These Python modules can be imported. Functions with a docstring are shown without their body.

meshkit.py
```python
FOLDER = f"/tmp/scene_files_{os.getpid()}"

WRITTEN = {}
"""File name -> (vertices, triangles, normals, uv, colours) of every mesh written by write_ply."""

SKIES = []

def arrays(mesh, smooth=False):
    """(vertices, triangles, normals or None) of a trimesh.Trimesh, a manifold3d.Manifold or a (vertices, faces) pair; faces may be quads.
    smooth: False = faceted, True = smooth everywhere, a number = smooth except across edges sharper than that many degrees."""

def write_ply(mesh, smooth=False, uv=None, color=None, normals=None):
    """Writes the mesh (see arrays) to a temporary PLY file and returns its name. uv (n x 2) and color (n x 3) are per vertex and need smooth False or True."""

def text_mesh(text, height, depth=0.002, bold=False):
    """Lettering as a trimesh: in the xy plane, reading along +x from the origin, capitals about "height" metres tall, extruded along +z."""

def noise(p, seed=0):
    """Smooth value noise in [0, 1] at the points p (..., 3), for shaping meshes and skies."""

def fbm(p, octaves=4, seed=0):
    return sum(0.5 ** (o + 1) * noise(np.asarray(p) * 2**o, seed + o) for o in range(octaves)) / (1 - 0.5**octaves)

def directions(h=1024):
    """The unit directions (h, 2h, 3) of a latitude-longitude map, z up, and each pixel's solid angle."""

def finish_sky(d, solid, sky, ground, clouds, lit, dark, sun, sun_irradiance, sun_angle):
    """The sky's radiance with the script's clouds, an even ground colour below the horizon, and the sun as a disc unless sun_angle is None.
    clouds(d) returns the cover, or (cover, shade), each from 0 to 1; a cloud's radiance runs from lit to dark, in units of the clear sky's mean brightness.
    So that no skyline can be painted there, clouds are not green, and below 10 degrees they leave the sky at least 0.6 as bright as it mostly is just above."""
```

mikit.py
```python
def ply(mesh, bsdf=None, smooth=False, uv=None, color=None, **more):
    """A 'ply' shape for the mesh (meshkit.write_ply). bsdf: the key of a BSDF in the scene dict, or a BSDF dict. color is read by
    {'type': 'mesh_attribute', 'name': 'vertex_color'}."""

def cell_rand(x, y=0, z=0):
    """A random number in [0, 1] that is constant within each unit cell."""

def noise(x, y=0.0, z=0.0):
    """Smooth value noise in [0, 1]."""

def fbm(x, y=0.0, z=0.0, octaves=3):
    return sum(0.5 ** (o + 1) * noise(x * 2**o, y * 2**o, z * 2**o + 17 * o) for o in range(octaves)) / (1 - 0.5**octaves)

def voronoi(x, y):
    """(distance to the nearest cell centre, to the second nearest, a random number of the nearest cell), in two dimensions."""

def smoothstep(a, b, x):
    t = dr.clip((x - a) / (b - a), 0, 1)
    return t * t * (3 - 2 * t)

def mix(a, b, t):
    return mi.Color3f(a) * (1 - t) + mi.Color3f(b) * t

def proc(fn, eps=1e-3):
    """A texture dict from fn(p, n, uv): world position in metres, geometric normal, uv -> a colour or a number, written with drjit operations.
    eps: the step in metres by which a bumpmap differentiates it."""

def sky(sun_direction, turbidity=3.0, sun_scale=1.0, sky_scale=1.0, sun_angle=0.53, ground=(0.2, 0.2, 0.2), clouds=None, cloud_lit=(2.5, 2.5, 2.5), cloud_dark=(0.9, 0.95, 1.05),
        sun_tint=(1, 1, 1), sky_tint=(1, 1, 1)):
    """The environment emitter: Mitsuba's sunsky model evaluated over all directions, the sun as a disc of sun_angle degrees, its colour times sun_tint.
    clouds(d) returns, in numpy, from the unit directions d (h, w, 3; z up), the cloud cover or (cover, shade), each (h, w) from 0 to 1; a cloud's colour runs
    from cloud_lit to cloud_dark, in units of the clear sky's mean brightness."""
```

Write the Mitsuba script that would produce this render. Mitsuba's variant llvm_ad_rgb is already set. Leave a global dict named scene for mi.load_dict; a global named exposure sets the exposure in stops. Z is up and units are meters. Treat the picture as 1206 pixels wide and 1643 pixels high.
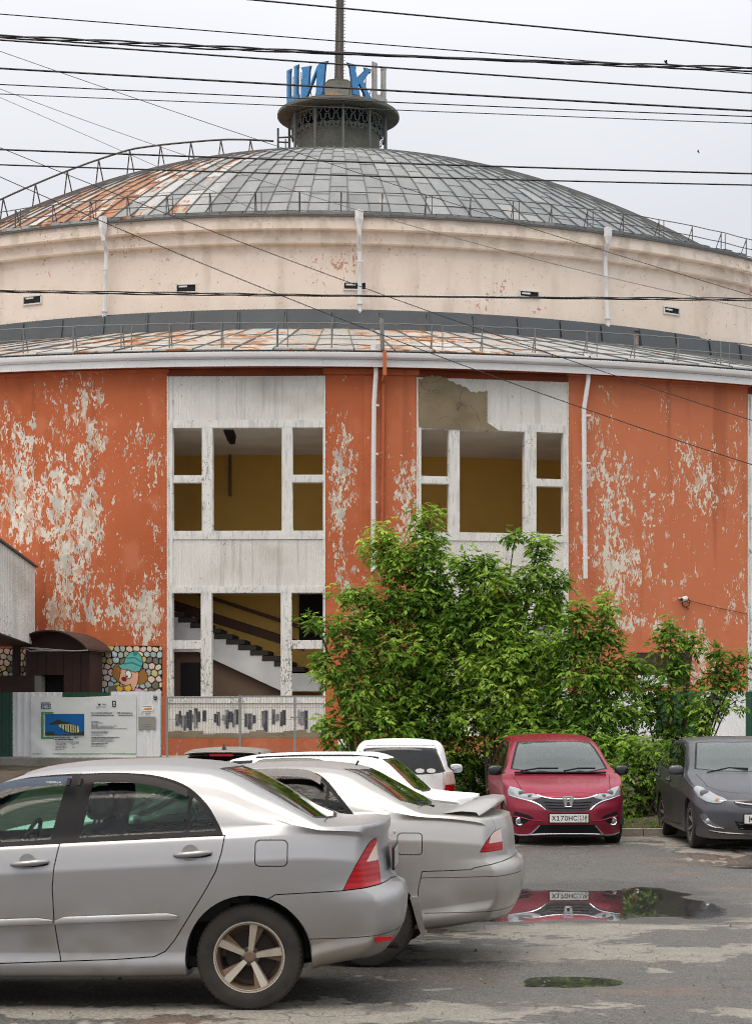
import math, random
import numpy as np, trimesh, shapely
import drjit as dr
import mitsuba as mi
import manifold3d as m3
import shapely.geometry as sg
from shapely import affinity, ops
from scipy.interpolate import PchipInterpolator
from scipy.spatial import cKDTree
import meshkit, mikit
from mikit import proc, fbm, noise, smoothstep, mix, voronoi, cell_rand

scene, labels = {}, {}
T = mi.ScalarTransform4f
rng = np.random.default_rng(7)
random.seed(7)

# ---------------------------------------------------------------- camera, light
FOC, PX0, PY0, EYE = 3000.0, 701.4, 1165.0, 1.64          # pixels of a 1206 x 1643 picture
scene['camera'] = dict(type='perspective', fov=2 * math.degrees(math.atan(603 / FOC)), fov_axis='x', near_clip=0.5, far_clip=1200.0,
                       principal_point_offset_x=(603 - PX0) / 1206, principal_point_offset_y=(821.5 - PY0) / 1643,
                       to_world=T().look_at(origin=[0, 0, EYE], target=[0, 10, EYE], up=[0, 0, 1]))


def cloud_cover(d):
    el = np.clip(d[..., 2], 0, 1)
    n = meshkit.fbm(d * np.array([2.2, 2.2, 5.0]) + 3.1, 4, 5)
    shade = 1.0 - 0.46 * np.clip(el * 1.25, 0, 1) + 0.22 * (n - 0.5)
    return np.ones(d.shape[:2]), np.clip(shade, 0, 1)


scene['sky'] = mikit.sky([-0.22, -0.40, 1.0], turbidity=3, sun_scale=0.22, sun_angle=44, sun_tint=(0.94, 0.97, 1.05), clouds=cloud_cover, cloud_lit=(3.45, 3.45, 3.5), cloud_dark=(0.88, 0.91, 0.985),
                         ground=(0.16, 0.155, 0.15))
exposure = 2.8


# ---------------------------------------------------------------- helpers
def W(px, py, d):
    """The point that shows at a pixel of the photograph, d metres away."""
    return np.array([(px - PX0) * d / FOC, d, EYE + (PY0 - py) * d / FOC])


class MB:
    """Collects pieces into one mesh."""

    def __init__(self):
        self.v, self.f, self.n = [], [], 0

    def add(self, v, f):
        v = np.asarray(v, float)
        f = np.asarray(f, int)
        if f.shape[1] == 4:
            f = np.vstack([f[:, [0, 1, 2]], f[:, [0, 2, 3]]])
        self.v.append(v)
        self.f.append(f + self.n)
        self.n += len(v)
        return self

    def tm(self, m):
        return self.add(m.vertices, m.faces)

    def hexa(self, p):
        """Eight corners: 0-3 one face in turn, 4-7 the opposite face."""
        return self.add(p, [[0, 3, 2, 1], [4, 5, 6, 7], [0, 1, 5, 4], [1, 2, 6, 5], [2, 3, 7, 6], [3, 0, 4, 7]])

    def box(self, c, s):
        x, y, z = np.asarray(s, float) / 2
        p = np.array([[-x, -y, -z], [x, -y, -z], [x, y, -z], [-x, y, -z], [-x, -y, z], [x, -y, z], [x, y, z], [-x, y, z]])
        return self.hexa(p + np.asarray(c, float))

    def bar(self, a, b, w, h=None, up=(0, 0, 1)):
        a, b = np.asarray(a, float), np.asarray(b, float)
        t = (b - a) / np.linalg.norm(b - a)
        u = np.asarray(up, float)
        if abs(t @ u) > 0.98:
            u = np.array([0, 1.0, 0])
        s = np.cross(t, u)
        s /= np.linalg.norm(s)
        u = np.cross(s, t)
        h = h or w
        o = [(-w, -h), (w, -h), (w, h), (-w, h)]
        return self.hexa([a + s * i / 2 + u * j / 2 for i, j in o] + [b + s * i / 2 + u * j / 2 for i, j in o])

    def tube(self, pts, r, sides=6, closed=False):
        p = np.asarray(pts, float)
        t = np.gradient(p, axis=0)
        if closed:
            t = np.roll(p, -1, 0) - np.roll(p, 1, 0)
        t /= np.linalg.norm(t, axis=1, keepdims=True) + 1e-12
        ref = np.array([0, 0, 1.0]) if np.abs(t[:, 2]).mean() < 0.8 else np.array([0, 1.0, 0])
        a = np.cross(t, ref)
        a /= np.linalg.norm(a, axis=1, keepdims=True) + 1e-12
        b = np.cross(t, a)
        r = np.broadcast_to(r, (len(p),))
        an = np.arange(sides) * 2 * np.pi / sides
        v = p[:, None] + r[:, None, None] * (np.cos(an)[None, :, None] * a[:, None] + np.sin(an)[None, :, None] * b[:, None])
        n = len(p)
        q = []
        for i in range(n if closed else n - 1):
            k = (i + 1) % n
            for j in range(sides):
                jj = (j + 1) % sides
                q.append([i * sides + j, k * sides + j, k * sides + jj, i * sides + jj])
        v = v.reshape(-1, 3)
        f = [[x[0], x[1], x[2]] for x in q] + [[x[0], x[2], x[3]] for x in q]
        if not closed:
            for e, s in ((0, 1), (n - 1, -1)):
                c = len(v)
                v = np.vstack([v, p[e]])
                for j in range(sides):
                    a_, b_ = e * sides + j, e * sides + (j + 1) % sides
                    f.append([c, a_, b_] if s > 0 else [c, b_, a_])
        return self.add(v, f)

    def grid(self, P, wrap=False):
        P = np.asarray(P, float)
        n, m = P.shape[:2]
        i, j = np.meshgrid(np.arange(n - 1), np.arange(m - 1), indexing='ij')
        a = i * m + j
        return self.add(P.reshape(-1, 3), np.stack([a, a + 1, a + m + 1, a + m], -1).reshape(-1, 4))

    def prism(self, poly, fn, d0, d1):
        """Polygon extruded from d0 to d1, every vertex (u, v, w) placed by fn."""
        for g in getattr(poly, 'geoms', [poly]):
            if g.is_empty or g.area < 1e-9:
                continue
            m = trimesh.creation.extrude_polygon(g, abs(d1 - d0), engine='earcut')
            v = np.array(m.vertices)
            v[:, 2] += min(d0, d1)
            self.add(fn(v), m.faces)
        return self

    def mesh(self):
        return trimesh.Trimesh(np.vstack(self.v), np.vstack(self.f), process=False)


def numbered(key):
    if key not in scene and key not in labels and not any(k.startswith(key + '__') for k in scene):
        return key
    i = 1
    while f'{key}_{i:03d}' in scene or f'{key}_{i:03d}' in labels or any(k.startswith(f'{key}_{i:03d}__') for k in scene):
        i += 1
    return f'{key}_{i:03d}'


COUNT = {}


def put(name, mesh, bsdf, parent=None, smooth=False, label=None, cat=None, group=None, kind=None, uv=None, color=None, normals=None):
    """One entry of the scene, under its holder's key; a repeat takes the next number."""
    base = f'{parent}__{name}' if parent else name
    n = COUNT.get(base, 0)
    COUNT[base] = n + 1
    key = base if n == 0 else f'{base}_{n:03d}'
    if isinstance(mesh, MB):
        mesh = mesh.mesh()
    scene[key] = mikit.ply(mesh, bsdf, smooth=smooth, uv=uv, color=color) if normals is None else dict(type='ply', filename=meshkit.write_ply(mesh, normals=normals), face_normals=False, bsdf={'type': 'ref', 'id': bsdf})
    d = {k: v for k, v in (('label', label), ('category', cat), ('group', group), ('kind', kind)) if v}
    if d:
        labels[key] = d
    return key


def thing(name, label, cat, group=None):
    n = COUNT.get(name, 0)
    COUNT[name] = n + 1
    key = name if n == 0 else f'{name}_{n:03d}'
    labels[key] = {'label': label, 'category': cat}
    if group:
        labels[key]['group'] = group
    return key


def ortho(m3x3, o):
    m3x3, o = np.asarray(m3x3, float), np.asarray(o, float)
    return lambda v: np.asarray(v) @ m3x3 + o


def rgb(*c):
    return {'type': 'rgb', 'value': list(c)}


def mat(name, color, rough=0.6, metallic=0.0, spec=0.5, clear=0.0, two=True, bump=None, **more):
    b = dict(type='principled', base_color=rgb(*color) if isinstance(color, tuple) else color, roughness=rough, metallic=metallic, **more)
    if not metallic:
        b['specular'] = spec
    if clear:
        b |= dict(clearcoat=clear, clearcoat_gloss=0.97)
    if bump:
        b = dict(type='bumpmap', scale=bump[1], arbitrary=proc(bump[0], bump[2] if len(bump) > 2 else 2e-3), bsdf=b)
    if two:
        b = dict(type='twosided', bsdf=b)
    scene[name] = b
    return name


def sc(c):
    """sRGB 0-255 to linear."""
    c = np.asarray(c, float) / 255
    return tuple(np.where(c < 0.04045, c / 12.92, ((c + 0.055) / 1.055) ** 2.4).round(4))
# ---------------------------------------------------------------- building frame: a round hall, axis at (CX, CD)
CX, CD = -4.70, 88.9
RW = 34.85            # lower wall
R2 = 24.9             # drum


def theta(px, R):
    """Azimuth (0 = towards the street) at which a pixel column meets the cylinder of radius R."""
    u = (px - PX0) / FOC
    a, b, c = 1 + u * u, -2 * (u * CX + CD), CX * CX + CD * CD - R * R
    t = (-b - math.sqrt(b * b - 4 * a * c)) / (2 * a)
    return math.atan2(u * t - CX, CD - t), t


def cyl(th, R, z):
    th, R, z = np.broadcast_arrays(np.asarray(th, float), R, z)
    return np.stack([CX + R * np.sin(th), CD - R * np.cos(th), z], -1)


def zat(px, py, R):
    return EYE + (PY0 - py) * theta(px, R)[1] / FOC


def ring(R0, z0, R1, z1, t0, t1, n=24, flip=False):
    """Part of a cone between two circles."""
    t = np.linspace(t0, t1, n + 1)
    return np.stack([cyl(t, R0, z0), cyl(t, R1, z1)], 0)


# ---------------------------------------------------------------- materials of the setting
PATCHES = []
for a_, b_, c_, d_, k_ in ((920, 1347, 115, 13, .22), (1140, 1342, 70, 8, .16), (960, 1488, 150, 13, .17), (880, 1530, 270, 15, .19), (560, 1566, 70, 10, .16), (650, 1628, 330, 15, .22), (150, 1630, 160, 14, .18), (1170, 1628, 70, 16, .2), (1055, 1557, 26, 4, .14),
                           (1000, 1400, 260, 22, -.16), (1120, 1505, 90, 10, -.12), (900, 1566, 320, 12, -.14), (330, 1600, 260, 12, -.15), (1000, 1595, 220, 10, -.1), (1100, 1440, 120, 16, -.1)):
    dd_ = FOC * 1.70 / (b_ - PY0)
    PATCHES.append(((a_ - PX0) * dd_ / FOC, dd_, c_ * dd_ / FOC, d_ * dd_ * dd_ / FOC / 1.70, k_))


def wet(p):
    """Damp streaks along the lot, from 0 dry to 1 wet."""
    n = fbm(p.x * 0.55 + 3.0, p.y * 0.62, 1.0, 4) * 0.55 + fbm(p.x * 2.6, p.y * 3.1, 4.0, 3) * 0.30 + fbm(p.x * 13, p.y * 13, 2.0, 2) * 0.15
    for x, y, w, h, k in PATCHES:
        n = n - k * dr.exp(-0.8 * (dr.square((p.x - x) / w) + dr.square((p.y - y) / h)))
    return smoothstep(0.405, 0.45, n)


def asphalt_color(p, n, uv):
    w = wet(p)
    fine = smoothstep(0.25, 0.75, fbm(p.x * 70, p.y * 70, p.z * 5, 3))
    mid = fbm(p.x * 6, p.y * 6, 2.0, 3)
    grit = smoothstep(0.72, 0.8, noise(p.x * 130, p.y * 130, 0.0))
    dry = mix((0.105, 0.097, 0.083), (0.235, 0.22, 0.19), fine * 0.6 + mid * 0.4)
    damp = mix((0.031, 0.029, 0.0265), (0.102, 0.097, 0.089), fine * 0.7 + mid * 0.3)
    c = mix(dry, damp, w)
    soak = 1 - smoothstep(-0.112, -0.096, p.z + 0.012 * (mid - 0.5))
    c = mix(c, (0.035, 0.034, 0.032), soak * 0.85)
    rust = smoothstep(0.62, 0.8, fbm(p.x * 0.7 + 9, p.y * 1.6, 7.0, 3)) * 0.5
    c = mix(c, (0.13, 0.075, 0.045), rust * (1 - soak) * w)
    oil = smoothstep(0.66, 0.72, fbm(p.x * 1.1 + 40, p.y * 0.9, 3.0, 3)) * 0.55
    c = mix(c, (0.03, 0.03, 0.03), oil)
    crack = dr.abs(fbm(p.x * 0.9 + 2, p.y * 0.9, 5.0, 4) - 0.5)
    c = mix((0.02, 0.02, 0.02), c, smoothstep(0.0, 0.006, crack) * 0.6 + 0.4)
    return mix(c, (0.27, 0.26, 0.245), grit * 0.30)


def asphalt_rough(p, n, uv):
    return 0.78 - 0.30 * wet(p)


def asphalt_bump(p, n, uv):
    return fbm(p.x * 60, p.y * 60, 0.0, 2) * 0.006 + fbm(p.x * 9, p.y * 9, 0.0, 2) * 0.006


mat('asphalt', proc(asphalt_color), rough=proc(asphalt_rough), spec=0.45, bump=(asphalt_bump, 1.0, 4e-3))


def soil_color(p, n, uv):
    return mix((0.028, 0.024, 0.018), (0.085, 0.07, 0.05), fbm(p.x * 5, p.y * 5, p.z * 5, 4))


mat('soil', proc(soil_color), rough=0.95, spec=0.1)


def concrete_color(p, n, uv):
    a = fbm(p.x * 3, p.y * 3, p.z * 3, 4)
    b = fbm(p.x * 30, p.y * 30, p.z * 30, 2)
    return mix(mix((0.16, 0.145, 0.125), (0.34, 0.32, 0.285), a), (0.12, 0.095, 0.075), smoothstep(0.55, 0.75, b) * 0.5)


mat('concrete', proc(concrete_color), rough=0.9, spec=0.2)
scene['water'] = dict(type='dielectric', int_ior=1.33, ext_ior=1.0)

# ---------------------------------------------------------------- ground: parking lot sheet, bed, terrace
PUDDLE_Z = -0.117
yk = np.array([-60, 0, 8, 11, 13, 15.6, 17.0, 18.6, 20.2, 22.3, 24.5, 27, 30, 60])
zk = np.array([0.0, 0.0, -0.02, -0.04, -0.055, -0.080, -0.116, -0.130, -0.116, -0.07, 0.02, 0.03, 0.05, 0.1])
lotz = PchipInterpolator(yk, zk)


def gz(x, y):
    """Height of the asphalt."""
    x, y = np.asarray(x, float), np.asarray(y, float)
    p = np.stack([x, y, 0 * x], -1)
    z = lotz(y)
    side = np.clip((x - 0.8) / 4.0, -1, 1)                                   # the lot falls slightly to the left
    z = z + np.where(side < 0, side, 0) * 0.10 * np.clip((y - 21) / 5, 0, 1)
    mid = np.exp(-((y - 18.7) / 2.0) ** 2)
    z = z + mid * (0.05 * np.clip(x - 2.4, 0, 1.2))
    amp = 0.030 * np.clip((y - 10) / 4, 0, 1) * np.clip((30 - y) / 6, 0.0, 1)
    z = z + amp * (meshkit.fbm(p * np.array([0.55, 0.55, 1.0]) + 7.7, 3, 3) - 0.5) * np.where(np.abs(y - 18.7) < 2.5, 0.75, 0.6)
    z = z + 0.012 * np.exp(-((y - 18.7) / 2.6) ** 2) * (meshkit.fbm(p * np.array([2.6, 2.2, 1.0]), 3, 8) - 0.5) * 2
    z = z - 0.06 * np.exp(-((x - 0.86) / 0.55) ** 2 - ((y - 12.62) / 0.46) ** 2)       # the small pothole with its own puddle
    z = z + 0.03 * np.exp(-((x - 0.86) / 0.8) ** 2 - ((y - 12.62) / 0.7) ** 2) * (meshkit.fbm(p * np.array([4.0, 3.0, 1.0]), 3, 12) - 0.5)
    z = z - 0.10 * np.exp(-((x - 3.85) / 0.62) ** 2 - ((y - 23.2) / 0.55) ** 2)
    return z


def sheet(xs, ys, fn):
    X, Y = np.meshgrid(xs, ys, indexing='ij')
    return np.stack([X, Y, fn(X, Y)], -1)


xs = np.concatenate([np.linspace(-400, -9, 18)[:-1], np.linspace(-9, 9, 330), np.linspace(9, 400, 18)[1:]])
ys = np.concatenate([np.linspace(-300, 7, 16)[:-1], np.linspace(7, 25, 330), np.linspace(25, 29, 20)[1:], np.linspace(29, 700, 22)[1:]])
put('ground', MB().grid(sheet(xs, ys, gz)), 'asphalt', smooth=True, kind='structure')


def puddle(cx, cy, rx, ry, z):
    a = np.linspace(0, 2 * np.pi, 48, endpoint=False)
    v = np.vstack([[cx, cy, z], np.stack([cx + rx * np.cos(a), cy + ry * np.sin(a), a * 0 + z], -1)])
    f = [[0, 1 + i, 1 + (i + 1) % 48] for i in range(48)]
    put('puddle', trimesh.Trimesh(v, f, process=False), 'water', kind='structure')


puddle(1.7, 18.8, 4.4, 2.3, PUDDLE_Z)
puddle(0.86, 12.62, 1.1, 0.75, float(gz(0.86, 12.62)) + 0.022)
puddle(3.85, 23.2, 1.5, 1.0, float(gz(3.85, 23.2)) + 0.040)

# raised ground by the building, behind the kerb
KERB_Y = 27.25
TER_X = np.array([-30, -12, -8, -2, 2, 6, 12, 40])
TER_Z = np.array([0.80, 0.80, 0.80, 0.75, 0.90, 1.28, 1.30, 1.30])
terz = PchipInterpolator(TER_X, TER_Z)


def bedz(x, y):
    t = np.clip((y - KERB_Y) / 12.0, 0, 1)
    base = gz(x, np.minimum(y, 29)) + 0.02
    z = base * (1 - t) + (terz(x) - 0.25) * t
    p = np.stack([x, y, 0 * x], -1)
    return z + 0.10 * (meshkit.fbm(p * 1.3, 3, 9) - 0.5) * np.clip((y - KERB_Y) * 2, 0, 1) + 0.03


put('soil_bed', MB().grid(sheet(np.linspace(-16, 16, 90), np.linspace(KERB_Y + 0.14, 50.4, 80), bedz)), 'soil', smooth=True, kind='structure')
kb = MB()
for i in range(-9, 12):
    x0_, x1_ = i * 1.0 + 0.006, i * 1.0 + 0.994
    z0_, z1_ = gz(x0_, KERB_Y), gz(x1_, KERB_Y)
    kb.hexa([[x0_, KERB_Y, z0_ - .2], [x1_, KERB_Y, z1_ - .2], [x1_, KERB_Y + .14, z1_ - .2], [x0_, KERB_Y + .14, z0_ - .2],
             [x0_, KERB_Y, z0_ + .11], [x1_, KERB_Y, z1_ + .11], [x1_, KERB_Y + .14, z1_ + .115], [x0_, KERB_Y + .14, z0_ + .115]])
put('kerb', kb, 'concrete', kind='structure')
put('terrace', MB().grid(sheet(np.linspace(-30, 30, 61), np.linspace(50.3, 62, 12), lambda x, y: terz(x) - 0.012)), 'concrete', smooth=True, kind='structure')

# grit and small stones lying on the asphalt
r = np.random.default_rng(15)
oct_v = np.array([[1, 0, 0], [-1, 0, 0], [0, 1, 0], [0, -1, 0], [0, 0, 1], [0, 0, -1.0]])
oct_f = np.array([[0, 2, 4], [2, 1, 4], [1, 3, 4], [3, 0, 4], [2, 0, 5], [1, 2, 5], [3, 1, 5], [0, 3, 5]])
ns = 1000
sy = 9.6 + 15 * r.uniform(0, 1, ns) ** 1.6
sx = r.uniform(-.26, .19, ns) * sy
ss = r.uniform(.002, .0085, ns) * (1 + (r.uniform(0, 1, ns) < .03) * 1.2)
sv = oct_v[None] * ss[:, None, None] * r.uniform(.6, 1.3, (ns, 6, 1)) + np.stack([sx, sy, gz(sx, sy) + ss * .3], -1)[:, None]
mat('grit', proc(lambda p, n, uv: mix((0.05, 0.047, 0.043), (0.24, 0.22, 0.19), cell_rand(p.x * 9, p.y * 9, 1))), rough=0.9)
put('gravel', trimesh.Trimesh(sv.reshape(-1, 3), (oct_f[None] + np.arange(ns)[:, None, None] * 6).reshape(-1, 3), process=False), 'grit', kind='stuff', label='loose grit and small stones on the asphalt', cat='gravel')
# ---------------------------------------------------------------- building materials
def arc(p):
    th = dr.atan2(p.x - CX, CD - p.y)
    return th, th * RW


# where the orange paint has come off: (pixel x, pixel y, half width, half height, strength) on the wall
PEEL = [(30, 770, 55, 110, .9), (135, 760, 50, 110, 1.), (120, 870, 40, 60, .7), (245, 740, 26, 75, .75), (60, 850, 60, 50, .45), (105, 945, 40, 45, .7), (165, 985, 60, 28, .7), (232, 985, 36, 48, .95),
        (90, 990, 40, 22, .6), (250, 890, 16, 60, .6), (70, 1015, 45, 10, .9), (225, 1020, 22, 30, .6), (20, 690, 40, 30, .4), (548, 730, 20, 75, .8), (545, 830, 22, 80, .55), (560, 940, 26, 45, .8), (650, 790, 22, 80, .6), (655, 860, 25, 50, .55), (575, 1060, 40, 80, .3),
        (965, 720, 30, 55, .7), (990, 800, 60, 60, .45), (955, 860, 40, 70, .6), (1000, 905, 45, 25, .8), (980, 960, 45, 40, .65), (1128, 760, 26, 60, .9), (1080, 740, 40, 50, .5), (1180, 800, 16, 90, .6), (1100, 800, 70, 40, .35),
        (1080, 930, 50, 20, .5), (1050, 880, 60, 40, .3), (1160, 980, 30, 30, .45), (1040, 1000, 60, 22, .9), (1120, 1050, 26, 50, 1.1), (1180, 960, 20, 50, .6), (1010, 640, 60, 20, .25), (150, 640, 30, 18, .35)]
PEELS = []
for a_, b_, c_, d_, e_ in PEEL:
    t_, dist_ = theta(a_, RW)
    e_ = e_ * (.85 if a_ > 900 else 1.0)
    PEELS.append((t_ * RW, EYE + (PY0 - b_) * dist_ / FOC, c_ * dist_ / FOC / max(math.cos(t_), .3), d_ * dist_ / FOC, e_))


def peel(p):
    th, s = arc(p)
    m = mi.Float(0)
    for a, z, w, h, k in PEELS:
        m = m + k * dr.exp(-0.9 * (dr.square((s - a) / w) + dr.square((p.z - z) / h)))
    wob = 0.25 * (fbm(s * 3.0, p.z * 3.0, 9.0, 3) - 0.5)
    n = fbm(s * 1.7 + wob, p.z * 0.8 + wob, 1.0, 3) * 0.24 + fbm(s * 9.5 + wob * 6, p.z * 4.2, 5.0, 3) * 0.42 + fbm(s * 36.0 + wob * 9, p.z * 14.0, 2.0, 2) * 0.34
    return n + 0.25 * dr.minimum(m, 1.15) - 0.712, m, s


def orange_color(p, n, uv):
    f, m, s = peel(p)
    off = smoothstep(0.0, 0.012, f)
    under = mix((0.50, 0.465, 0.385), (0.68, 0.65, 0.56), fbm(s * 6, p.z * 4, 2.0, 3))
    under = mix(under, (0.34, 0.34, 0.315), smoothstep(0.50, 0.66, fbm(s * 3.1 + 7, p.z * 2.2, 3.0, 3)) * 0.55)
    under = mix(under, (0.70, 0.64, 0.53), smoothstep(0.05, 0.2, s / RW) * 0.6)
    under = mix(under, (0.5, 0.27, 0.17), smoothstep(0.55, 0.68, fbm(s * 11 + 2, p.z * 6, 8.0, 2)) * 0.7)
    a = fbm(s * 0.8, p.z * 0.6, 4.0, 4)
    paint = mix((0.395, 0.099, 0.036), (0.495, 0.137, 0.057), a)
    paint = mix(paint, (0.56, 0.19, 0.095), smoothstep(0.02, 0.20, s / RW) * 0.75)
    streak = fbm(s * 3.2, p.z * 0.22, 9.0, 3)
    paint = mix(paint, (0.24, 0.065, 0.028), smoothstep(0.55, 0.8, streak) * 0.36)
    paint = mix(paint, (0.56, 0.20, 0.105), smoothstep(0.55, 0.8, fbm(s * 1.7 + 4, p.z * 1.1, 2.5, 3)) * 0.5)
    edge = smoothstep(-0.02, 0.0, f) * (1 - off)
    paint = mix(paint, (0.62, 0.33, 0.2), edge * 0.6)
    return mix(paint, under, off)


def orange_bump(p, n, uv):
    f, m, s = peel(p)
    return (1 - smoothstep(0.0, 0.02, f)) * 0.006 + fbm(s * 25, p.z * 25, 0.0, 2) * 0.004


mat('orange_plaster', proc(orange_color), rough=0.85, spec=0.25, bump=(orange_bump, 1.0, 8e-3))


def dark_red(p, n, uv):
    th, s = arc(p)
    return mix((0.16, 0.04, 0.02), (0.30, 0.075, 0.032), fbm(s * 1.5, p.z * 3, 1.0, 4))


mat('red_cornice', proc(dark_red), rough=0.8, spec=0.25)


def cream_color(p, n, uv):
    th, s = arc(p)
    base = mix((0.75, 0.645, 0.545), (0.81, 0.715, 0.625), fbm(s * 0.5, p.z * 0.5, 1.0, 4))
    st = fbm(s * 1.1, p.z * 0.35, 3.0, 4)
    base = mix(base, (0.43, 0.35, 0.27), smoothstep(0.55, 0.8, st) * 0.35)
    top = smoothstep(17.2, 18.9, p.z)
    dirt = smoothstep(0.45, 0.66, fbm(s * 2.6, p.z * 2.4, 6.0, 4)) * (0.05 + 0.28 * top)
    base = mix(base, (0.36, 0.29, 0.2), dirt)
    sp = fbm(s * 7, p.z * 6, 2.0, 3)
    rp = smoothstep(0.75, 0.78, fbm(s * 11, p.z * 10, 2.0, 3) * 0.5 + 0.5 * fbm(s * 0.6 + 11, p.z * 0.8, 5.0, 3) + 0.06 * smoothstep(16.2, 17.8, p.z))
    base = mix(base, (0.42, 0.17, 0.085), rp * 0.75)
    return mix(base, (0.16, 0.13, 0.1), smoothstep(0.84, 0.87, fbm(s * 14, p.z * 14, 9.0, 2)) * 0.6)


def cream_bump(p, n, uv):
    return fbm(p.x * 14, p.y * 14, p.z * 14, 3) * 0.005


mat('cream_plaster', proc(cream_color), rough=0.9, spec=0.2, bump=(cream_bump, 1.0, 1e-2))


def white_color(p, n, uv):
    th, s = arc(p)
    base = mix((0.60, 0.59, 0.545), (0.74, 0.73, 0.685), fbm(s * 1.5, p.z * 1.0, 2.0, 4))
    streak = fbm(s * 9.0, p.z * 0.45, 7.0, 3)
    base = mix(base, (0.30, 0.295, 0.27), smoothstep(0.58, 0.85, streak) * 0.32)
    base = mix(base, (0.36, 0.33, 0.26), smoothstep(0.5, 0.8, fbm(s * 0.7, p.z * 0.9, 1.0, 3)) * 0.45)
    chip = fbm(s * 24, p.z * 13, 3.0, 3) * 0.6 + 0.4 * fbm(s * 1.3, p.z * 1.1, 8.0, 3)
    return mix(base, (0.13, 0.125, 0.115), smoothstep(0.74, 0.76, chip) * 0.6)


mat('white_rib', proc(white_color), rough=0.75, spec=0.3)


def frame_color(p, n, uv):
    th, s = arc(p)
    base = mix((0.62, 0.61, 0.575), (0.76, 0.755, 0.72), fbm(s * 2.5, p.z * 2.0, 2.0, 4))
    base = mix(base, (0.36, 0.39, 0.37), smoothstep(0.53, 0.70, fbm(s * 22, p.z * 3.0, 5.0, 3)) * 0.45)
    low = 1.0 - smoothstep(5.2, 6.3, p.z)
    chip = fbm(s * 34, p.z * 18, 3.0, 3) * 0.62 + 0.38 * fbm(s * 1.9, p.z * 1.3, 8.0, 3) + 0.05 * low
    return mix(base, (0.075, 0.068, 0.055), smoothstep(0.70, 0.72, chip) * 0.7)


mat('white_frame', proc(frame_color), rough=0.7, spec=0.3)


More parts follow.
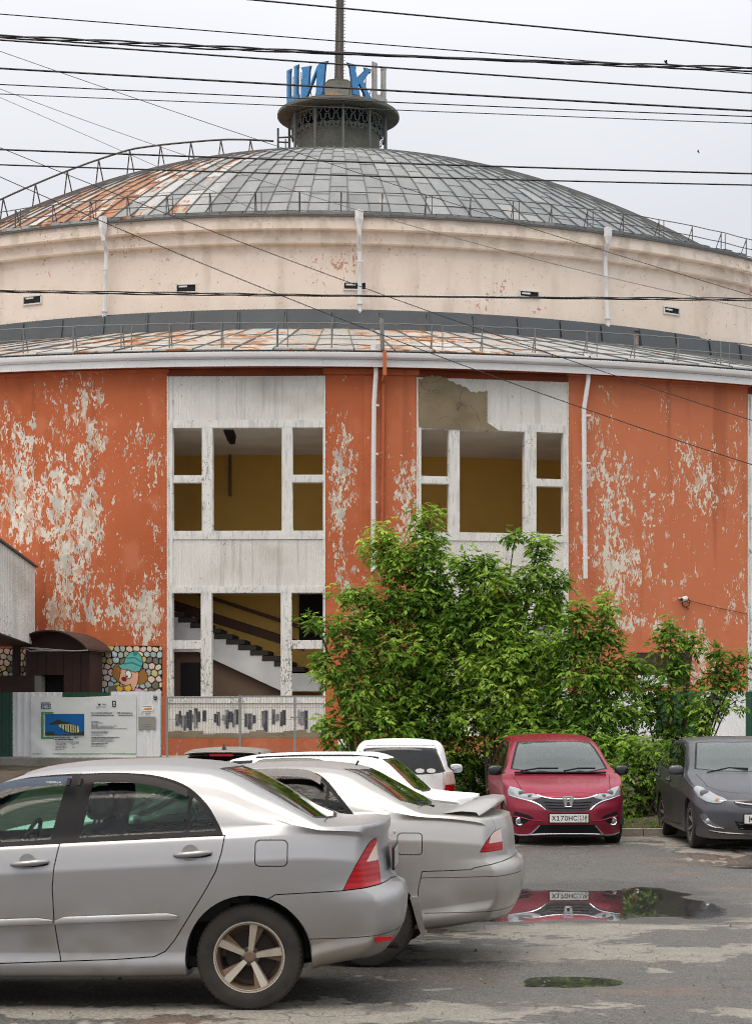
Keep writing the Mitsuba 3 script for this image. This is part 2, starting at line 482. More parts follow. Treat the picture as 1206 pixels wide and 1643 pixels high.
def bare_color(p, n, uv):
    th, s = arc(p)
    c = mix((0.17, 0.135, 0.085), (0.29, 0.235, 0.155), fbm(s * 2.2, p.z * 3.0, 3.0, 4))
    crack = dr.abs(fbm(s * 1.6, p.z * 2.6, 6.0, 3) - 0.5)
    return mix((0.09, 0.07, 0.045), c, smoothstep(0.0, 0.02, crack) * 0.7 + 0.3)


mat('bare_plaster', proc(bare_color), rough=0.95, spec=0.1)
mat('yellow_wall', proc(lambda p, n, uv: mix((0.70, 0.435, 0.095), (0.80, 0.52, 0.14), fbm(p.x * 0.9, p.z * 0.9, p.y, 4))), rough=0.7, spec=0.3)
mat('grey_ceiling', proc(lambda p, n, uv: mix((0.50, 0.47, 0.42), (0.70, 0.67, 0.61), fbm(p.x * 0.8, p.y * 1.2, 1.0, 4))), rough=0.9)
mat('brown_paint', (0.115, 0.042, 0.02), rough=0.6)
mat('brown_wall', (0.17, 0.11, 0.075), rough=0.8)
mat('dark_void', (0.012, 0.011, 0.011), rough=0.9)
mat('dark_step', (0.03, 0.025, 0.022), rough=0.8)
mat('stringer_white', proc(lambda p, n, uv: mix((0.55, 0.55, 0.545), (0.70, 0.70, 0.69), fbm(p.x * 2, p.z * 2, 1.0, 4))), rough=0.7)
mat('white_metal', proc(lambda p, n, uv: mix((0.60, 0.60, 0.60), (0.74, 0.74, 0.74), fbm(p.x * 1.3, p.y, p.z * 0.6, 4))), rough=0.45, spec=0.5)
mat('rail_steel', (0.075, 0.07, 0.065), rough=0.7)
mat('pale_rail', (0.16, 0.165, 0.16), rough=0.6)
mat('black_strip', (0.02, 0.02, 0.022), rough=0.7)


def rust_mix(base, p, a, b, bias):
    n = fbm(a * 1.1, b * 0.55, 3.0, 4) * 0.6 + fbm(a * 4.5, b * 2.0, 1.0, 3) * 0.4
    r = smoothstep(0.0, 0.05, n - bias)
    rc = mix((0.105, 0.038, 0.020), (0.42, 0.17, 0.05), fbm(a * 5, b * 5, 7.0, 3))
    edge = smoothstep(-0.05, 0.0, n - bias)
    base = mix(base, (0.50, 0.36, 0.22), edge * 0.55)
    return mix(base, rc, r)


NG, DOME_ROWS = 176, 15


def dome_color(p, n, uv):
    th = dr.atan2(p.x - CX, CD - p.y)
    rho = dr.sqrt(dr.square(p.x - CX) + dr.square(p.y - CD))
    g = dr.floor(th / (2 * math.pi) * NG)
    row = dr.floor((24.4 - rho) / 1.62 + 0.5 * (g - 2 * dr.floor(g / 2)))
    r1, r2 = cell_rand(g + 300, row, 1), cell_rand(g + 300, row, 2)
    left = 1 - smoothstep(-0.34, -0.17, th + 0.16 * (cell_rand(g + 300, 4, 4) - 0.5))
    grey = mix((0.14, 0.147, 0.147), (0.205, 0.214, 0.212), r1)
    grey = mix(grey, (0.135, 0.152, 0.158), smoothstep(0.0, 0.6, th))
    pale = mix((0.30, 0.31, 0.305), (0.47, 0.47, 0.455), r2)
    base = mix(grey, mix(pale, grey, smoothstep(0.55, 0.6, r1)), left)
    base = mix(base, (0.27, 0.28, 0.275), smoothstep(0.93, 0.94, r2) * 0.5)
    base = base * (0.86 + 0.28 * fbm(th * 60, rho * 1.4, 2.0, 3))
    tone = smoothstep(0.55, 0.8, r1) * 0.10 + smoothstep(0.75, 1.0, r2) * 0.06
    rusty = smoothstep(0.55, 0.95, -th)
    return rust_mix(base, p, th * 24, rho, 0.80 - left * (0.302 + tone) - rusty * 0.085)


mat('dome_metal', proc(dome_color), rough=0.5, spec=0.5)


def low_roof_color(p, n, uv):
    th = dr.atan2(p.x - CX, CD - p.y)
    rho = dr.sqrt(dr.square(p.x - CX) + dr.square(p.y - CD))
    g = dr.floor(th * 35 / 1.15)
    r1, r2 = cell_rand(g + 300, 1, 1), cell_rand(g + 300, 2, 2)
    pale = mix((0.27, 0.265, 0.245), (0.41, 0.40, 0.375), r1)
    grey = smoothstep(0.20, 0.24, th) * 0.8 + smoothstep(0.8, 0.82, r2) * 0.6
    base = mix(pale, (0.27, 0.275, 0.275), dr.minimum(grey, 1.0))
    base = base * (0.85 + 0.3 * fbm(th * 60, rho * 2.4, 2.0, 3))
    return rust_mix(base, p, th * 35, rho * 1.6, 0.585 + 0.16 * smoothstep(0.22, 0.3, th) - 0.07 * r1)


mat('low_roof_metal', proc(low_roof_color), rough=0.55, spec=0.45)
mat('flashing_metal', proc(lambda p, n, uv: mix((0.045, 0.053, 0.061), (0.075, 0.085, 0.093), fbm(p.x * 1.4, p.y, p.z * 1.6, 4))), rough=0.5, spec=0.5)
mat('seam_metal', (0.125, 0.128, 0.125), rough=0.6)
mat('lantern_green', proc(lambda p, n, uv: mix((0.055, 0.064, 0.05), (0.15, 0.145, 0.115), fbm(p.x * 1.5, p.y * 1.5, p.z * 2, 4))), rough=0.7)
mat('lantern_post', (0.11, 0.115, 0.105), rough=0.6)
mat('lantern_dark', (0.018, 0.02, 0.024), rough=0.6)
mat('lattice', (0.13, 0.15, 0.15), rough=0.6)
mat('lantern_rust', (0.30, 0.15, 0.06), rough=0.8)
mat('mast_paint', proc(lambda p, n, uv: mix((0.06, 0.058, 0.05), (0.19, 0.165, 0.135), fbm(p.x * 8, p.y * 8, p.z * 1.2, 4))), rough=0.8)
mat('letter_blue', proc(lambda p, n, uv: mix((0.03, 0.17, 0.42), (0.06, 0.25, 0.52), fbm(p.x * 3, p.y, p.z * 3, 3))), rough=0.5)
mat('letter_back', (0.36, 0.35, 0.34), rough=0.6)
mat('letter_side', (0.05, 0.07, 0.11), rough=0.6)

# ---------------------------------------------------------------- the building
B = thing('circus_building', 'round derelict hall with peeling orange walls, cream drum and rusty grey dome', 'building')
TH = lambda px: theta(px, RW)[0]
Z_SOFFIT, Z_FTOP = EYE + 10.35, EYE + 10.74
bays = [(268, 522), (668, 911.5), (1199, 1452)]


def curved_wall(t0, t1, z0, z1, Ro, Ri, n):
    t = np.linspace(t0, t1, n + 1)
    loop = [cyl(t, Ro, z0), cyl(t, Ro, z1), cyl(t, Ri, z1), cyl(t, Ri, z0), cyl(t, Ro, z0)]
    m = MB().grid(np.stack(loop, 0))
    for s, k in ((t0, 0), (t1, -1)):
        q = [l[k] for l in loop[:4]]
        m.add(q, [[0, 1, 2, 3] if k == 0 else [3, 2, 1, 0]])
    return m


def pier(px0, px1, n, label=None):
    return put('wall', curved_wall(TH(px0), TH(px1), -0.6, Z_SOFFIT, RW, RW - 0.45, n), 'orange_plaster', B, smooth=25, label=label)


pier(-34, 268, 14, 'orange wall left of the glazed bays, paint flaking in large grey patches')
pier(522, 668, 6, 'narrow orange pier between the two white bays')
pier(911.5, 1199, 12, 'orange wall right of the second white bay, paint flaking in small spots')
put('wall', curved_wall(TH(1452), 2 * math.pi + TH(-34), -0.6, Z_SOFFIT, RW, RW - 0.45, 60), 'orange_plaster', B, smooth=25)
# shallow steps of the pier between the bays and cornice blocks under the eave
for a, b in ((-34, 268), (522, 668), (911.5, 1199)):
    put('cornice_block', curved_wall(TH(a) - .002, TH(b) + .002, zat((a + b) / 2, 601, RW), Z_SOFFIT - 0.002, RW + 0.09, RW + 0.002, 10), 'orange_plaster', B, smooth=25)
put('pilaster', curved_wall(TH(583), TH(611), -0.4, zat(600, 603, RW), RW + 0.05, RW + 0.002, 2), 'orange_plaster', B)
# eave: soffit, fascia, gutter
t_all = np.linspace(-1.2, 1.2, 121)
put('soffit', MB().grid(np.stack([cyl(t_all, RW - 0.5, Z_SOFFIT + .012), cyl(t_all, 35.22, Z_SOFFIT + .012)], 0)), 'red_cornice', B)
fas, zf = MB(), Z_SOFFIT
for i in range(len(t_all) - 1):
    g = 0.00004
    a = np.linspace(t_all[i] + g, t_all[i + 1] - g, 3)
    fas.grid(np.stack([cyl(a, 35.22, zf - 0.01), cyl(a, 35.26, zf - 0.01), cyl(a, 35.26, zf + 0.19), cyl(a, 35.22, zf + 0.19)], 0))
put('fascia', fas, 'white_metal', B, smooth=25)
gut = MB()
for i in range(0, len(t_all) - 1, 4):
    a = np.linspace(t_all[i], t_all[i + 4], 9)
    gut.grid(np.stack([cyl(t_all[i] + np.array([0, .0006]), r, zf + z) for r, z in ((35.245, .195), (35.305, .195), (35.367, .247), (35.382, .31), (35.377, .388), (35.34, .395))], 0))
    prof = [(35.24, .20), (35.30, .20), (35.36, .25), (35.375, .31), (35.37, .385), (35.34, .39), (35.34, .30)]
    gut.grid(np.stack([cyl(a, r, zf + z) for r, z in prof], 0))
put('gutter', gut, 'white_metal', B, smooth=30)
put('roof_edge', MB().grid(np.stack([cyl(t_all, 35.36, zf + .33), cyl(t_all, 35.36, zf + .43), cyl(t_all, 34.9, zf + .53)], 0)), 'black_strip', B)

# lower roof: gores of sheet metal with standing seams
ZL0, RL0, ZL1, RL1 = zf + 0.43, 35.32, EYE + 13.54, 25.12
lowr = lambda th, r, dz=0.0: cyl(th, r, ZL0 + (ZL1 - ZL0) * (RL0 - r) / (RL0 - RL1) + dz)
dth = 1.15 / 35
seam, rest = MB(), MB()
for i in range(-34, 36):
    a, b = i * dth + 0.0006, (i + 1) * dth - 0.0006
    for r0, r1 in ((RL0, 30.6), (30.6, RL1)):
        lift = 0.012 * ((i * 7919 + int(r0)) % 3)
        m = MB()
        m.hexa([lowr(a, r0, -.02), lowr(b, r0, -.02), lowr(b, r1, -.02), lowr(a, r1, -.02), lowr(a, r0, .03 + lift), lowr(b, r0, .03 + lift), lowr(b, r1, .012 + lift), lowr(a, r1, .012 + lift)])
        if -0.34 < a < 0.36:
            put('roof_sheet', m, 'low_roof_metal', B)
        else:
            rest.tm(m.mesh())
    seam.bar(lowr(a - .0006, RL0, .04), lowr(a - .0006, RL1, .04), 0.03, 0.06)
put('roof_sheets', rest, 'low_roof_metal', B, kind='stuff')
put('roof_seam', seam, 'seam_metal', B, kind='stuff')
# flashing band at the foot of the drum
dfl = 1.62 / 25
fx = lambda th: 0.012 * math.sin(th * 57.0)
for i in range(-11, 13):
    a, b = i * dfl - 0.02 + .0012, (i + 1) * dfl - 0.02 - .0012
    if i == 7:
        b -= 0.008
    zt, dz = EYE + 14.24, 0.03 * math.sin(i * 2.3)
    s = lambda th, r, z: cyl(th, r, z)
    m = MB().hexa([s(a, 25.10, ZL1 - .1), s(b, 25.10, ZL1 - .1), s(b, 24.90, ZL1 - .1), s(a, 24.90, ZL1 - .1), s(a, 24.95, zt + dz), s(b, 24.95, zt - dz), s(b, 24.86, zt - dz), s(a, 24.86, zt + dz)])
    m.bar(s(a, 25.14, ZL1 - .05), s(a, 24.98, zt), 0.05, 0.04)
    put('flashing_panel', m, 'flashing_metal', B)
put('flashing_strip', curved_wall(-0.62, 0.62, EYE + 14.22, EYE + 14.33, 24.72, 24.5, 40), 'seam_metal', B)

# drum
td = np.linspace(0, 2 * math.pi, 181)
put('drum_wall', MB().grid(np.stack([cyl(td, 24.6, EYE + 13.2), cyl(td, 24.6, EYE + 16.9)], 0)), 'cream_plaster', B, smooth=True)
zc = EYE + 17.54
put('drum_cornice', MB().grid(np.stack([cyl(td, r, zc + z) for r, z in ((24.59, -.97), (24.84, -.97), (24.85, -.955), (24.84, -.56), (24.835, -.545), (25.08, -.545), (25.095, -.53), (25.09, -.12), (24.5, -.10))], 0)), 'cream_plaster', B, smooth=30)
put('drum_eave', MB().grid(np.stack([cyl(td, r, zc + z) for r, z in ((25.0, -.13), (25.20, -.13), (25.21, -.07), (24.0, .10))], 0)), 'seam_metal', B)
eav = MB()
for i in range(-44, 45):
    a = np.linspace(i * .0155 + .0003, (i + 1) * .0155 - .0003, 3)
    j = 0.015 * ((i * 37) % 5)
    eav.grid(np.stack([cyl(a, 25.22, zc - .085 + j * .3), cyl(a, 25.23, zc - .015 + j), cyl(a, 24.3, zc + .13 + j)], 0))
put('eave_flashing', eav, 'dome_metal', B)


def plate_at(px0, px1, py0, py1, R, dR0, dR1):
    t0, t1 = theta(px0, R)[0], theta(px1, R)[0]
    z0, z1 = zat((px0 + px1) / 2, py1, R), zat((px0 + px1) / 2, py0, R)
    return curved_wall(t0, t1, z0, z1, R + dR1, R + dR0, 2)


for px0, px1, py0, py1 in ((38, 67, 475, 487), (283, 315, 456, 468), (551, 587, 453, 464), (833, 864, 467, 476), (1064, 1089, 493, 503)):
    k = put('wall_vent', plate_at(px0, px1, py0, py1, 24.6, -.3, 0.006), 'dark_void', B)
    fr = MB()
    for q in ((px0 - 1, px1 + 1, py1 - .5, py1 + 1.5), (px0 - 1, px0 + 1, py0, py1), (px1 - 1, px1 + 1, py0, py1)):
        fr.tm(plate_at(*q, 24.6, 0.007, 0.06).mesh())
    fr.tm(plate_at(px0 - 1, px1 + 1, py0 - 1.5, py0 + .5, 24.6, 0.007, 0.05).mesh())
    fr.tm(plate_at(px0 + 4, px0 + (px1 - px0) * .55, py0 + 2, py0 + 4.5, 24.6, 0.007, 0.03).mesh())
    put('vent_frame', fr, 'white_frame', k)

# dome: z above the eye as measured against the skyline
dome_z = lambda r: EYE + 26.04 - 8.54 * (1.17 * (r / 24.6) ** 2 - 0.17 * (r / 24.6) ** 30)
dome = lambda th, r, dz=0.0: cyl(th, r, dome_z(np.asarray(r, float)) + dz)
gth = 2 * math.pi / NG
panels, ribs, rest = [], MB(), MB()
for g in range(NG):
    a, b = g * gth, (g + 1) * gth
    thm = (a + b) / 2 if a < math.pi else (a + b) / 2 - 2 * math.pi
    off = 0.5 * (g % 2 if a < math.pi else (g - NG) % 2)
    rr = [24.4] + [24.4 - 1.62 * (k + 1 - off) for k in range(DOME_ROWS)]
    rr = [r for r in rr if r > 1.7 and r <= 24.4] + [1.7]
    for r0, r1 in zip(rr[:-1], rr[1:]):
        e = 0.0008
        m = MB()
        mid = (r0 + r1) / 2
        P = lambda th, r, dz: dome(th, r, dz)
        top = [P(a + e, r0, .045), P(b - e, r0, .045), P(b - e, mid, .03), P(b - e, r1, .012), P(a + e, r1, .012), P(a + e, mid, .03)]
        bot = [P(a + e, r0, -.02), P(b - e, r0, -.02)]
        m.add(top + bot, [[0, 1, 2], [0, 2, 5], [5, 2, 3], [5, 3, 4], [6, 7, 1], [6, 1, 0]])
        # how large it shows
        c = P((a + b) / 2, mid, 0)
        d = c - np.array([0, 0, EYE])
        q = np.array(top[:2] + [top[3], top[4]])
        sx, sy = PX0 + FOC * q[:, 0] / q[:, 1], PY0 - FOC * (q[:, 2] - EYE) / q[:, 1]
        area = 0.5 * abs(sum(sx[i] * sy[(i + 1) % 4] - sx[(i + 1) % 4] * sy[i] for i in range(4)))
        n = np.cross(top[1] - top[0], top[4] - top[0])
        seen = (n @ d) < 0 and -20 < sx.mean() < 1226
        panels.append((area if seen else 0, m))
    if math.cos(thm) > -0.3:
        rs = np.linspace(24.4, 1.8, 22)
        pts = [dome(a, r, .06) for r in rs]
        for p, q in zip(pts[:-1], pts[1:]):
            ribs.bar(p, q, 0.020, 0.055)
panels.sort(key=lambda x: -x[0])
for _, m in panels[:290]:
    put('dome_sheet', m, 'dome_metal', B)
for _, m in panels[290:]:
    rest.tm(m.mesh())
put('dome_sheets', rest, 'dome_metal', B, kind='stuff')
put('dome_seam', ribs, 'seam_metal', B, kind='stuff')


def railing(R, z, step, h, t0, t1, mt, phase=0.0, double=3):
    posts, i = MB(), 0
    t = t0 + phase
    while t < t1:
        o, inn = cyl(t, R, z), cyl(t, R - 0.35, z + .1)
        posts.bar(o - [0, 0, .1], o + [0, 0, h], 0.035, up=(0, 1, 0))
        posts.bar(inn, cyl(t + .001, R - .02, z + h - .03), 0.028, up=(0, 1, 0))
        if i % double == 0:
            o2 = cyl(t + .009, R, z)
            posts.bar(o2 - [0, 0, .1], o2 + [0, 0, h * .97], 0.028, up=(0, 1, 0))
        i += 1
        t += step * (1 + 0.06 * math.sin(i * 5.1))
    put('railing_post', posts, mt, B, kind='stuff')
    tt = np.linspace(t0, t1, 80)
    wob = 0.012 * np.sin(tt * 300)
    for k in (h, h * .55, h * 0.2):
        put('railing_bar', MB().tube(cyl(tt, R, z + k + wob), 0.017, 5), mt, B)


railing(34.8, ZL0 + .12, 1.52 / 34.8, .78, -0.40, 0.44, 'pale_rail', .01)
railing(24.65, zc + .02, 1.50 / 24.65, .82, -1.3, 1.3, 'rail_steel', .02, 2)

# arched handrail up the left flank of the dome
TW = -1.20
HR = ([3, 5.4, 7.3, 9.9, 12, 14, 15.8, 24.6], [1.59, 1.74, 1.79, 1.93, 1.78, 1.63, 1.52, 1.2])
tr, rr = MB(), np.linspace(24.6, 3.2, 60)
hr = np.interp(rr, *HR)
tr.tube([dome(TW, r, h) for r, h in zip(rr, hr)], 0.045, 6)
put('handrail', tr, 'rail_steel', B)
for r in np.arange(24.2, 4.0, -1.42):
    h = np.interp(r, *HR)
    m = MB()
    topp = dome(TW, r, h)
    m.bar(dome(TW, r + .22, -.05), topp, 0.05)
    m.bar(dome(TW, r - .36, -.05), topp, 0.05)
    put('handrail_strut', m, 'rail_steel', B)
ladder = MB()
for r in np.arange(24.4, 3.4, -0.42):
    ladder.bar(dome(TW - .012, r, .12), dome(TW + .03, r, .12), 0.28, 0.05)
put('roof_ladder', ladder, 'rail_steel', B, kind='stuff')


# downpipes
def downpipe(pts, R, w, label=None, top=0.0, ntop=4):
    """pts: pixels from the gutter down; the first two make the funnel."""
    P = []
    for i, (x, y) in enumerate(pts):
        q = R + .16 + (top if i < ntop - 1 else 0)
        P.append(cyl(theta(x, q)[0], q, zat(x, y, q)))
    P[0] = P[0] + (np.array([0, 0, 0]))
    pipe = MB().tube(np.array(P[1:]), w, 8)
    for q in np.arange(P[-1][2] + .6, P[2][2] - .3, 1.4):
        f = (q - P[-1][2]) / (P[2][2] - P[-1][2])
        c = P[-1] * (1 - f) + P[2] * f
        pipe.box(c + [0, .05, 0], [w * 2.9, .16, .05])
    k = put('downpipe', pipe, 'white_metal', B, smooth=40)
    f0, f1 = P[0], P[1]
    hh = f0[2] - f1[2]
    fm = MB().tube([f0 + [0, 0, .1], f0 - [0, 0, hh * .55], f1 - [0, 0, .05]], [w * 1.9, w * 1.9, w * 1.05], 4)
    put('funnel', fm, 'white_metal', k)


downpipe([(165, 352), (165, 376), (166, 384), (171, 404), (169, 460), (167, 527)], 24.72, .075, top=.42)
downpipe([(576, 341), (576, 360), (576, 376), (576.5, 402), (577, 470), (577.5, 515)], 24.72, .075, top=.42)
downpipe([(975, 369), (975, 386), (974, 392), (970.5, 410), (972, 470), (975.5, 538)], 24.72, .075, top=.42)
downpipe([(602, 559), (602.5, 586), (603, 600), (600, 645), (599, 740), (598.5, 917)], RW + .1, .068)
downpipe([(944, 573), (943.5, 598), (943, 612), (936.5, 655), (937, 760), (939, 928)], RW + .1, .068)
vp = lambda x, y, o=.3: cyl(theta(x, RW + o)[0], RW + o, zat(x, y, RW + o))
k = put('vent_pipe', MB().tube([vp(614.5, 606, .1), vp(614, 700, .1), vp(612, 870, .1)], .05, 8), 'orange_plaster', B, smooth=40)
put('pipe_offset', MB().bar(vp(617, 563, .66), vp(617, 602, .66), .11, .11, up=(0, 1, 0)).bar(vp(617, 601, .62), vp(614.5, 612, .1), .09), 'orange_plaster', k)
put('pipe_cap', MB().tube([vp(613.5, 561, .55), vp(612.5, 520, .55), vp(612, 512, .5)], .06, 8), 'pale_rail', k, smooth=40)
# ---------------------------------------------------------------- glazed bays: flat frames between the piers
class Plane:
    """A flat bay: u along it, w out of it, z up; pixels are carried onto it."""

    def __init__(self, px0, px1, out=0.0):
        self.P0, self.P1 = cyl(TH(px0), RW - .02 + out, 0.0), cyl(TH(px1), RW - .02 + out, 0.0)
        e = self.P1 - self.P0
        self.L = np.linalg.norm(e)
        self.e = e / self.L
        self.n = np.array([self.e[1], -self.e[0], 0.0])

    def at(self, px, py, w=0.0):
        d = np.array([(px - PX0) / FOC, 1.0, (PY0 - py) / FOC])
        o = self.P0 + self.n * w
        t = (self.n @ (o - np.array([0, 0, EYE]))) / (self.n @ d)
        p = np.array([0, 0, EYE]) + d * t
        return (p - self.P0) @ self.e, p[2]

    def pt(self, u, z, w):
        return self.P0 + self.e * u + self.n * w + np.array([0, 0, z])

    def fn(self, v):
        v = np.asarray(v, float)
        return self.P0 + v[:, :1] * self.e + v[:, 2:3] * self.n + v[:, 1:2] * np.array([0, 0, 1.0])

    def box(self, m, u0, u1, z0, z1, w0, w1):
        p = [self.pt(u, z, w) for w in (w0, w1) for u, z in ((u0, z0), (u1, z0), (u1, z1), (u0, z1))]
        return m.hexa(p)

    def pbox(self, m, x0, x1, y0, y1, w0, w1):
        u0, z1 = self.at(x0, y0)
        u1, z0 = self.at(x1, y1)
        return self.box(m, u0, u1, z0, z1, w0, w1)


def ribbed(pl, u0, u1, z0, z1, w, cut=None):
    """Corrugated sheet: upright ribs."""
    n = int((u1 - u0) / 0.076)
    us, ws = [], []
    for i in range(n):
        a, s = u0 + (u1 - u0) * i / n, (u1 - u0) / n
        us += [a, a + s * .40, a + s * .55, a + s * .85]
        ws += [w, w, w + .010, w + .010]
    us.append(u1)
    ws.append(w)
    us, ws = np.array(us), np.array(ws)
    zb = np.full(len(us), z1) if cut is None else np.array([cut(u) for u in us])
    lo = np.stack([us, np.full(len(us), z0), ws], -1)
    hi = np.stack([us, zb, ws], -1)
    top = hi.copy()
    top[:, 2] = w - .03
    return MB().grid(np.stack([pl.fn(lo), pl.fn(hi), pl.fn(top)], 0))


LV = dict(top=603, rail0=674, rail1=686, sill0=851.5, sill1=865, low0=941, low1=951, base0=1117, base1=1128, foot=1181)
BAY1 = Plane(268, 522)
ZL = {k: BAY1.at(395, y)[1] for k, y in LV.items()}
TR = [BAY1.at(300, y)[1] for y in (774, 762)] + [BAY1.at(300, y)[1] for y in (1041, 1027)]


def build_bay(pl, xs, label, patch=False):
    """xs: left jamb, mullions and right jamb edges in pixels."""
    U = [pl.at(x, 860)[0] for x in xs]
    jl, m0, m1, n0, n1, jr = U
    L = pl.L
    f = MB()
    pl.box(f, 0.0, jl, ZL['base0'], ZL['rail0'], -.28, .02)
    pl.box(f, jr, L, ZL['base0'], ZL['rail0'], -.28, .02)
    pl.box(f, jl - .07, jl + .001, ZL['base1'], ZL['top'] - .05, .021, .05)
    pl.box(f, 0.0, L, ZL['rail1'], ZL['rail0'], -.281, .032)
    pl.box(f, 0.0, L, ZL['sill1'], ZL['sill0'], -.279, .036)
    pl.box(f, 0.0, L, ZL['low1'], ZL['low0'], -.279, .034)
    pl.box(f, 0.0, L, ZL['base1'], ZL['base0'], -.282, .045)
    pl.box(f, 0.0, .035, ZL['foot'], ZL['top'], -.1, .042)
    pl.box(f, L - .035, L, ZL['foot'], ZL['top'], -.1, .042)
    k = put('window_bay', f, 'white_frame', B, label=label)
    for a, b in ((m0, m1), (n0, n1)):
        put('mullion', pl.box(MB(), a, b, ZL['sill0'], ZL['rail1'], -.27, .022), 'white_frame', k)
        put('mullion', pl.box(MB(), a - .03, b - .03, ZL['base0'], ZL['low1'], -.27, .022), 'white_frame', k)
    for a, b in ((jl, m0), (n1, jr)):
        put('transom', pl.box(MB(), a, b, TR[0], TR[1], -.25, .012), 'white_frame', k)
        put('transom', pl.box(MB(), a - .03, b - .02, TR[2], TR[3], -.25, .014), 'white_frame', k)
    cut = None
    if patch:
        ua, ub = pl.at(671, 640)[0], pl.at(781, 640)[0]
        zz = lambda y: pl.at(730, y)[1]
        ragged = lambda u: zz(np.interp(u, [pl.at(x, 640)[0] for x in (668, 690, 712, 722, 732, 745, 757, 770, 780)], [612, 604, 605, 612, 616, 620, 629, 627, 626]))
        m = MB()
        poly = [(ua, ZL['rail1'] + .03)] + [(u, ragged(u) + .03 * math.sin(u * 31)) for u in np.linspace(ua, ub, 26)] + [(ub, ZL['rail1'] - .02), (ub + .35, ZL['rail1'] - .03), (ub + .35, ZL['rail1'] + .012), (pl.at(716, 686)[0], ZL['rail1'] + .012)]
        m.prism(sg.Polygon(poly), pl.fn, .038, .055)
        put('bare_plaster', m, 'bare_plaster', k, label='brown bare plaster where the white sheeting has come off')
    put('ribbed_panel', ribbed(pl, .035, L - .035, ZL['rail0'], ZL['top'], 0.0), 'white_rib', k)
    put('ribbed_panel', ribbed(pl, .035, L - .035, ZL['low0'], ZL['sill1'], 0.0), 'white_rib', k)
    put('ribbed_panel', ribbed(pl, .035, L - .035, ZL['foot'], ZL['base1'], 0.0), 'white_rib', k)
    put('lintel', pl.box(MB(), 0.0, L, ZL['top'], Z_SOFFIT - .003, -.3, .012), 'red_cornice', k)
    put('plinth', pl.box(MB(), 0.0, L, -.6, ZL['foot'], -.3, .03), 'orange_plaster', k)
    back = MB()
    for a, b in ((ZL['rail1'] + .02, ZL['top']), (ZL['low0'], ZL['sill1']), (ZL['foot'], ZL['base1'])):
        pl.box(back, .005, L - .005, a, b, -.27, -.02)
    put('bay_backing', back, 'grey_ceiling', k)
    return k


BAY2, BAY3 = Plane(668, 911.5), Plane(1199, 1452)
bay1 = build_bay(BAY1, (277, 324, 341, 452, 469, 518), 'white glazed bay with a stair behind its lower openings')
build_bay(BAY2, (675, 720, 737, 841, 860, 903), 'white bay half hidden by the maple shrubs, its upper sheeting torn away', patch=True)
build_bay(BAY3, (1205, 1252, 1270, 1380, 1398, 1446), None)
# dark brush marks painted over writing on the lowest panel
r = np.random.default_rng(5)
sm = MB()
for x0, x1 in ((282, 303), (305, 318), (325, 331), (343, 350), (356, 364), (362, 380), (393, 403), (400, 407), (420, 428), (436, 446), (449, 456), (478, 488)):
    x = x0
    while x < x1:
        w = r.uniform(3.0, 6.5)
        ya, yb = 1136 + r.uniform(0, 12), 1150 + r.uniform(4, 24)
        u0, z1 = BAY1.at(x, ya)
        u1, z0 = BAY1.at(x + w * 1.02, yb)
        BAY1.box(sm, u0, u1, z0, z1, .005, .0235)
        x += w * r.uniform(.9, 1.15)
mat('smear', proc(lambda p, n, uv: mix((0.04, 0.042, 0.052), (0.26, 0.26, 0.265), smoothstep(0.45, 0.8, fbm(p.x * 14, p.z * 2.2, 3.0, 3)))), rough=0.8)
put('paint_smear', sm, 'smear', bay1, kind='stuff')
pk = MB()
for x in np.linspace(268, 521, 24):
    u, z = BAY1.at(x, 1181)
    BAY1.box(pk, u, u + .26, z - .05, z + .10 + r.uniform(-.05, .09), .031, .04)
put('plaster_edge', pk, 'bare_plaster', bay1)

# ---------------------------------------------------------------- inside: corridor ring with floors, ceiling and a yellow back wall
ti0, ti1 = TH(-34) - .02, TH(1452) + .02
RB = 29.2
tt = np.linspace(ti0, ti1, 60)
zceil, zslab1, zslab0 = EYE + 8.66, ZL['sill1'] + .06, ZL['low0'] - .05


def slab(r0, r1, z0, z1):
    return curved_wall(ti0, ti1, z0, z1, r0, r1, 60)


put('inner_wall', slab(RB, RB - .2, -.5, zceil + .3), 'yellow_wall', B, smooth=20)
put('ceiling', slab(RW - .46, RB + .003, zceil, zceil + .25), 'grey_ceiling', B)
put('floor_slab', slab(RW - .46, RB + .003, zslab0, zslab1), 'grey_ceiling', B)
put('ground_slab', slab(RW - .46, RB + .003, .3, .82), 'grey_ceiling', B)
for t, s in ((ti0, 1), (ti1, -1)):
    m = MB().hexa([cyl(t, RB, -.5), cyl(t, RW - .1, -.5), cyl(t + s * .006, RW - .1, -.5), cyl(t + s * .006, RB, -.5), cyl(t, RB, 12), cyl(t, RW - .1, 12), cyl(t + s * .006, RW - .1, 12), cyl(t + s * .006, RB, 12)])
    put('end_wall', m, 'yellow_wall', B)
# pipe stub and broken ceiling patches seen in the upper openings
up = lambda x, y: BAY1.at(x, y, -5.3)
u, z = up(366, 795)
put('wall_pipe', BAY1.box(MB(), u, u + .09, z, zceil, -5.45, -5.35), 'brown_wall', B)
hole = sg.Polygon([(357, 687), (374, 687), (379, 700), (377, 712), (369, 713), (363, 703)])
ch = MB()
pz = [(lambda d: (d * ((zceil - .004 - EYE) / ((PY0 - y) / FOC)), d))(1.0) for x, y in hole.exterior.coords[:-1]]
pts = [np.array([(x - PX0) / FOC, 1.0, 0]) * ((zceil - .004 - EYE) / ((PY0 - y) / FOC)) for x, y in hole.exterior.coords[:-1]]
ch.add([[p[0], p[1], zceil - .006] for p in pts], [[0, i, i + 1] for i in range(1, len(pts) - 1)])
put('ceiling_hole', ch, 'dark_void', B)

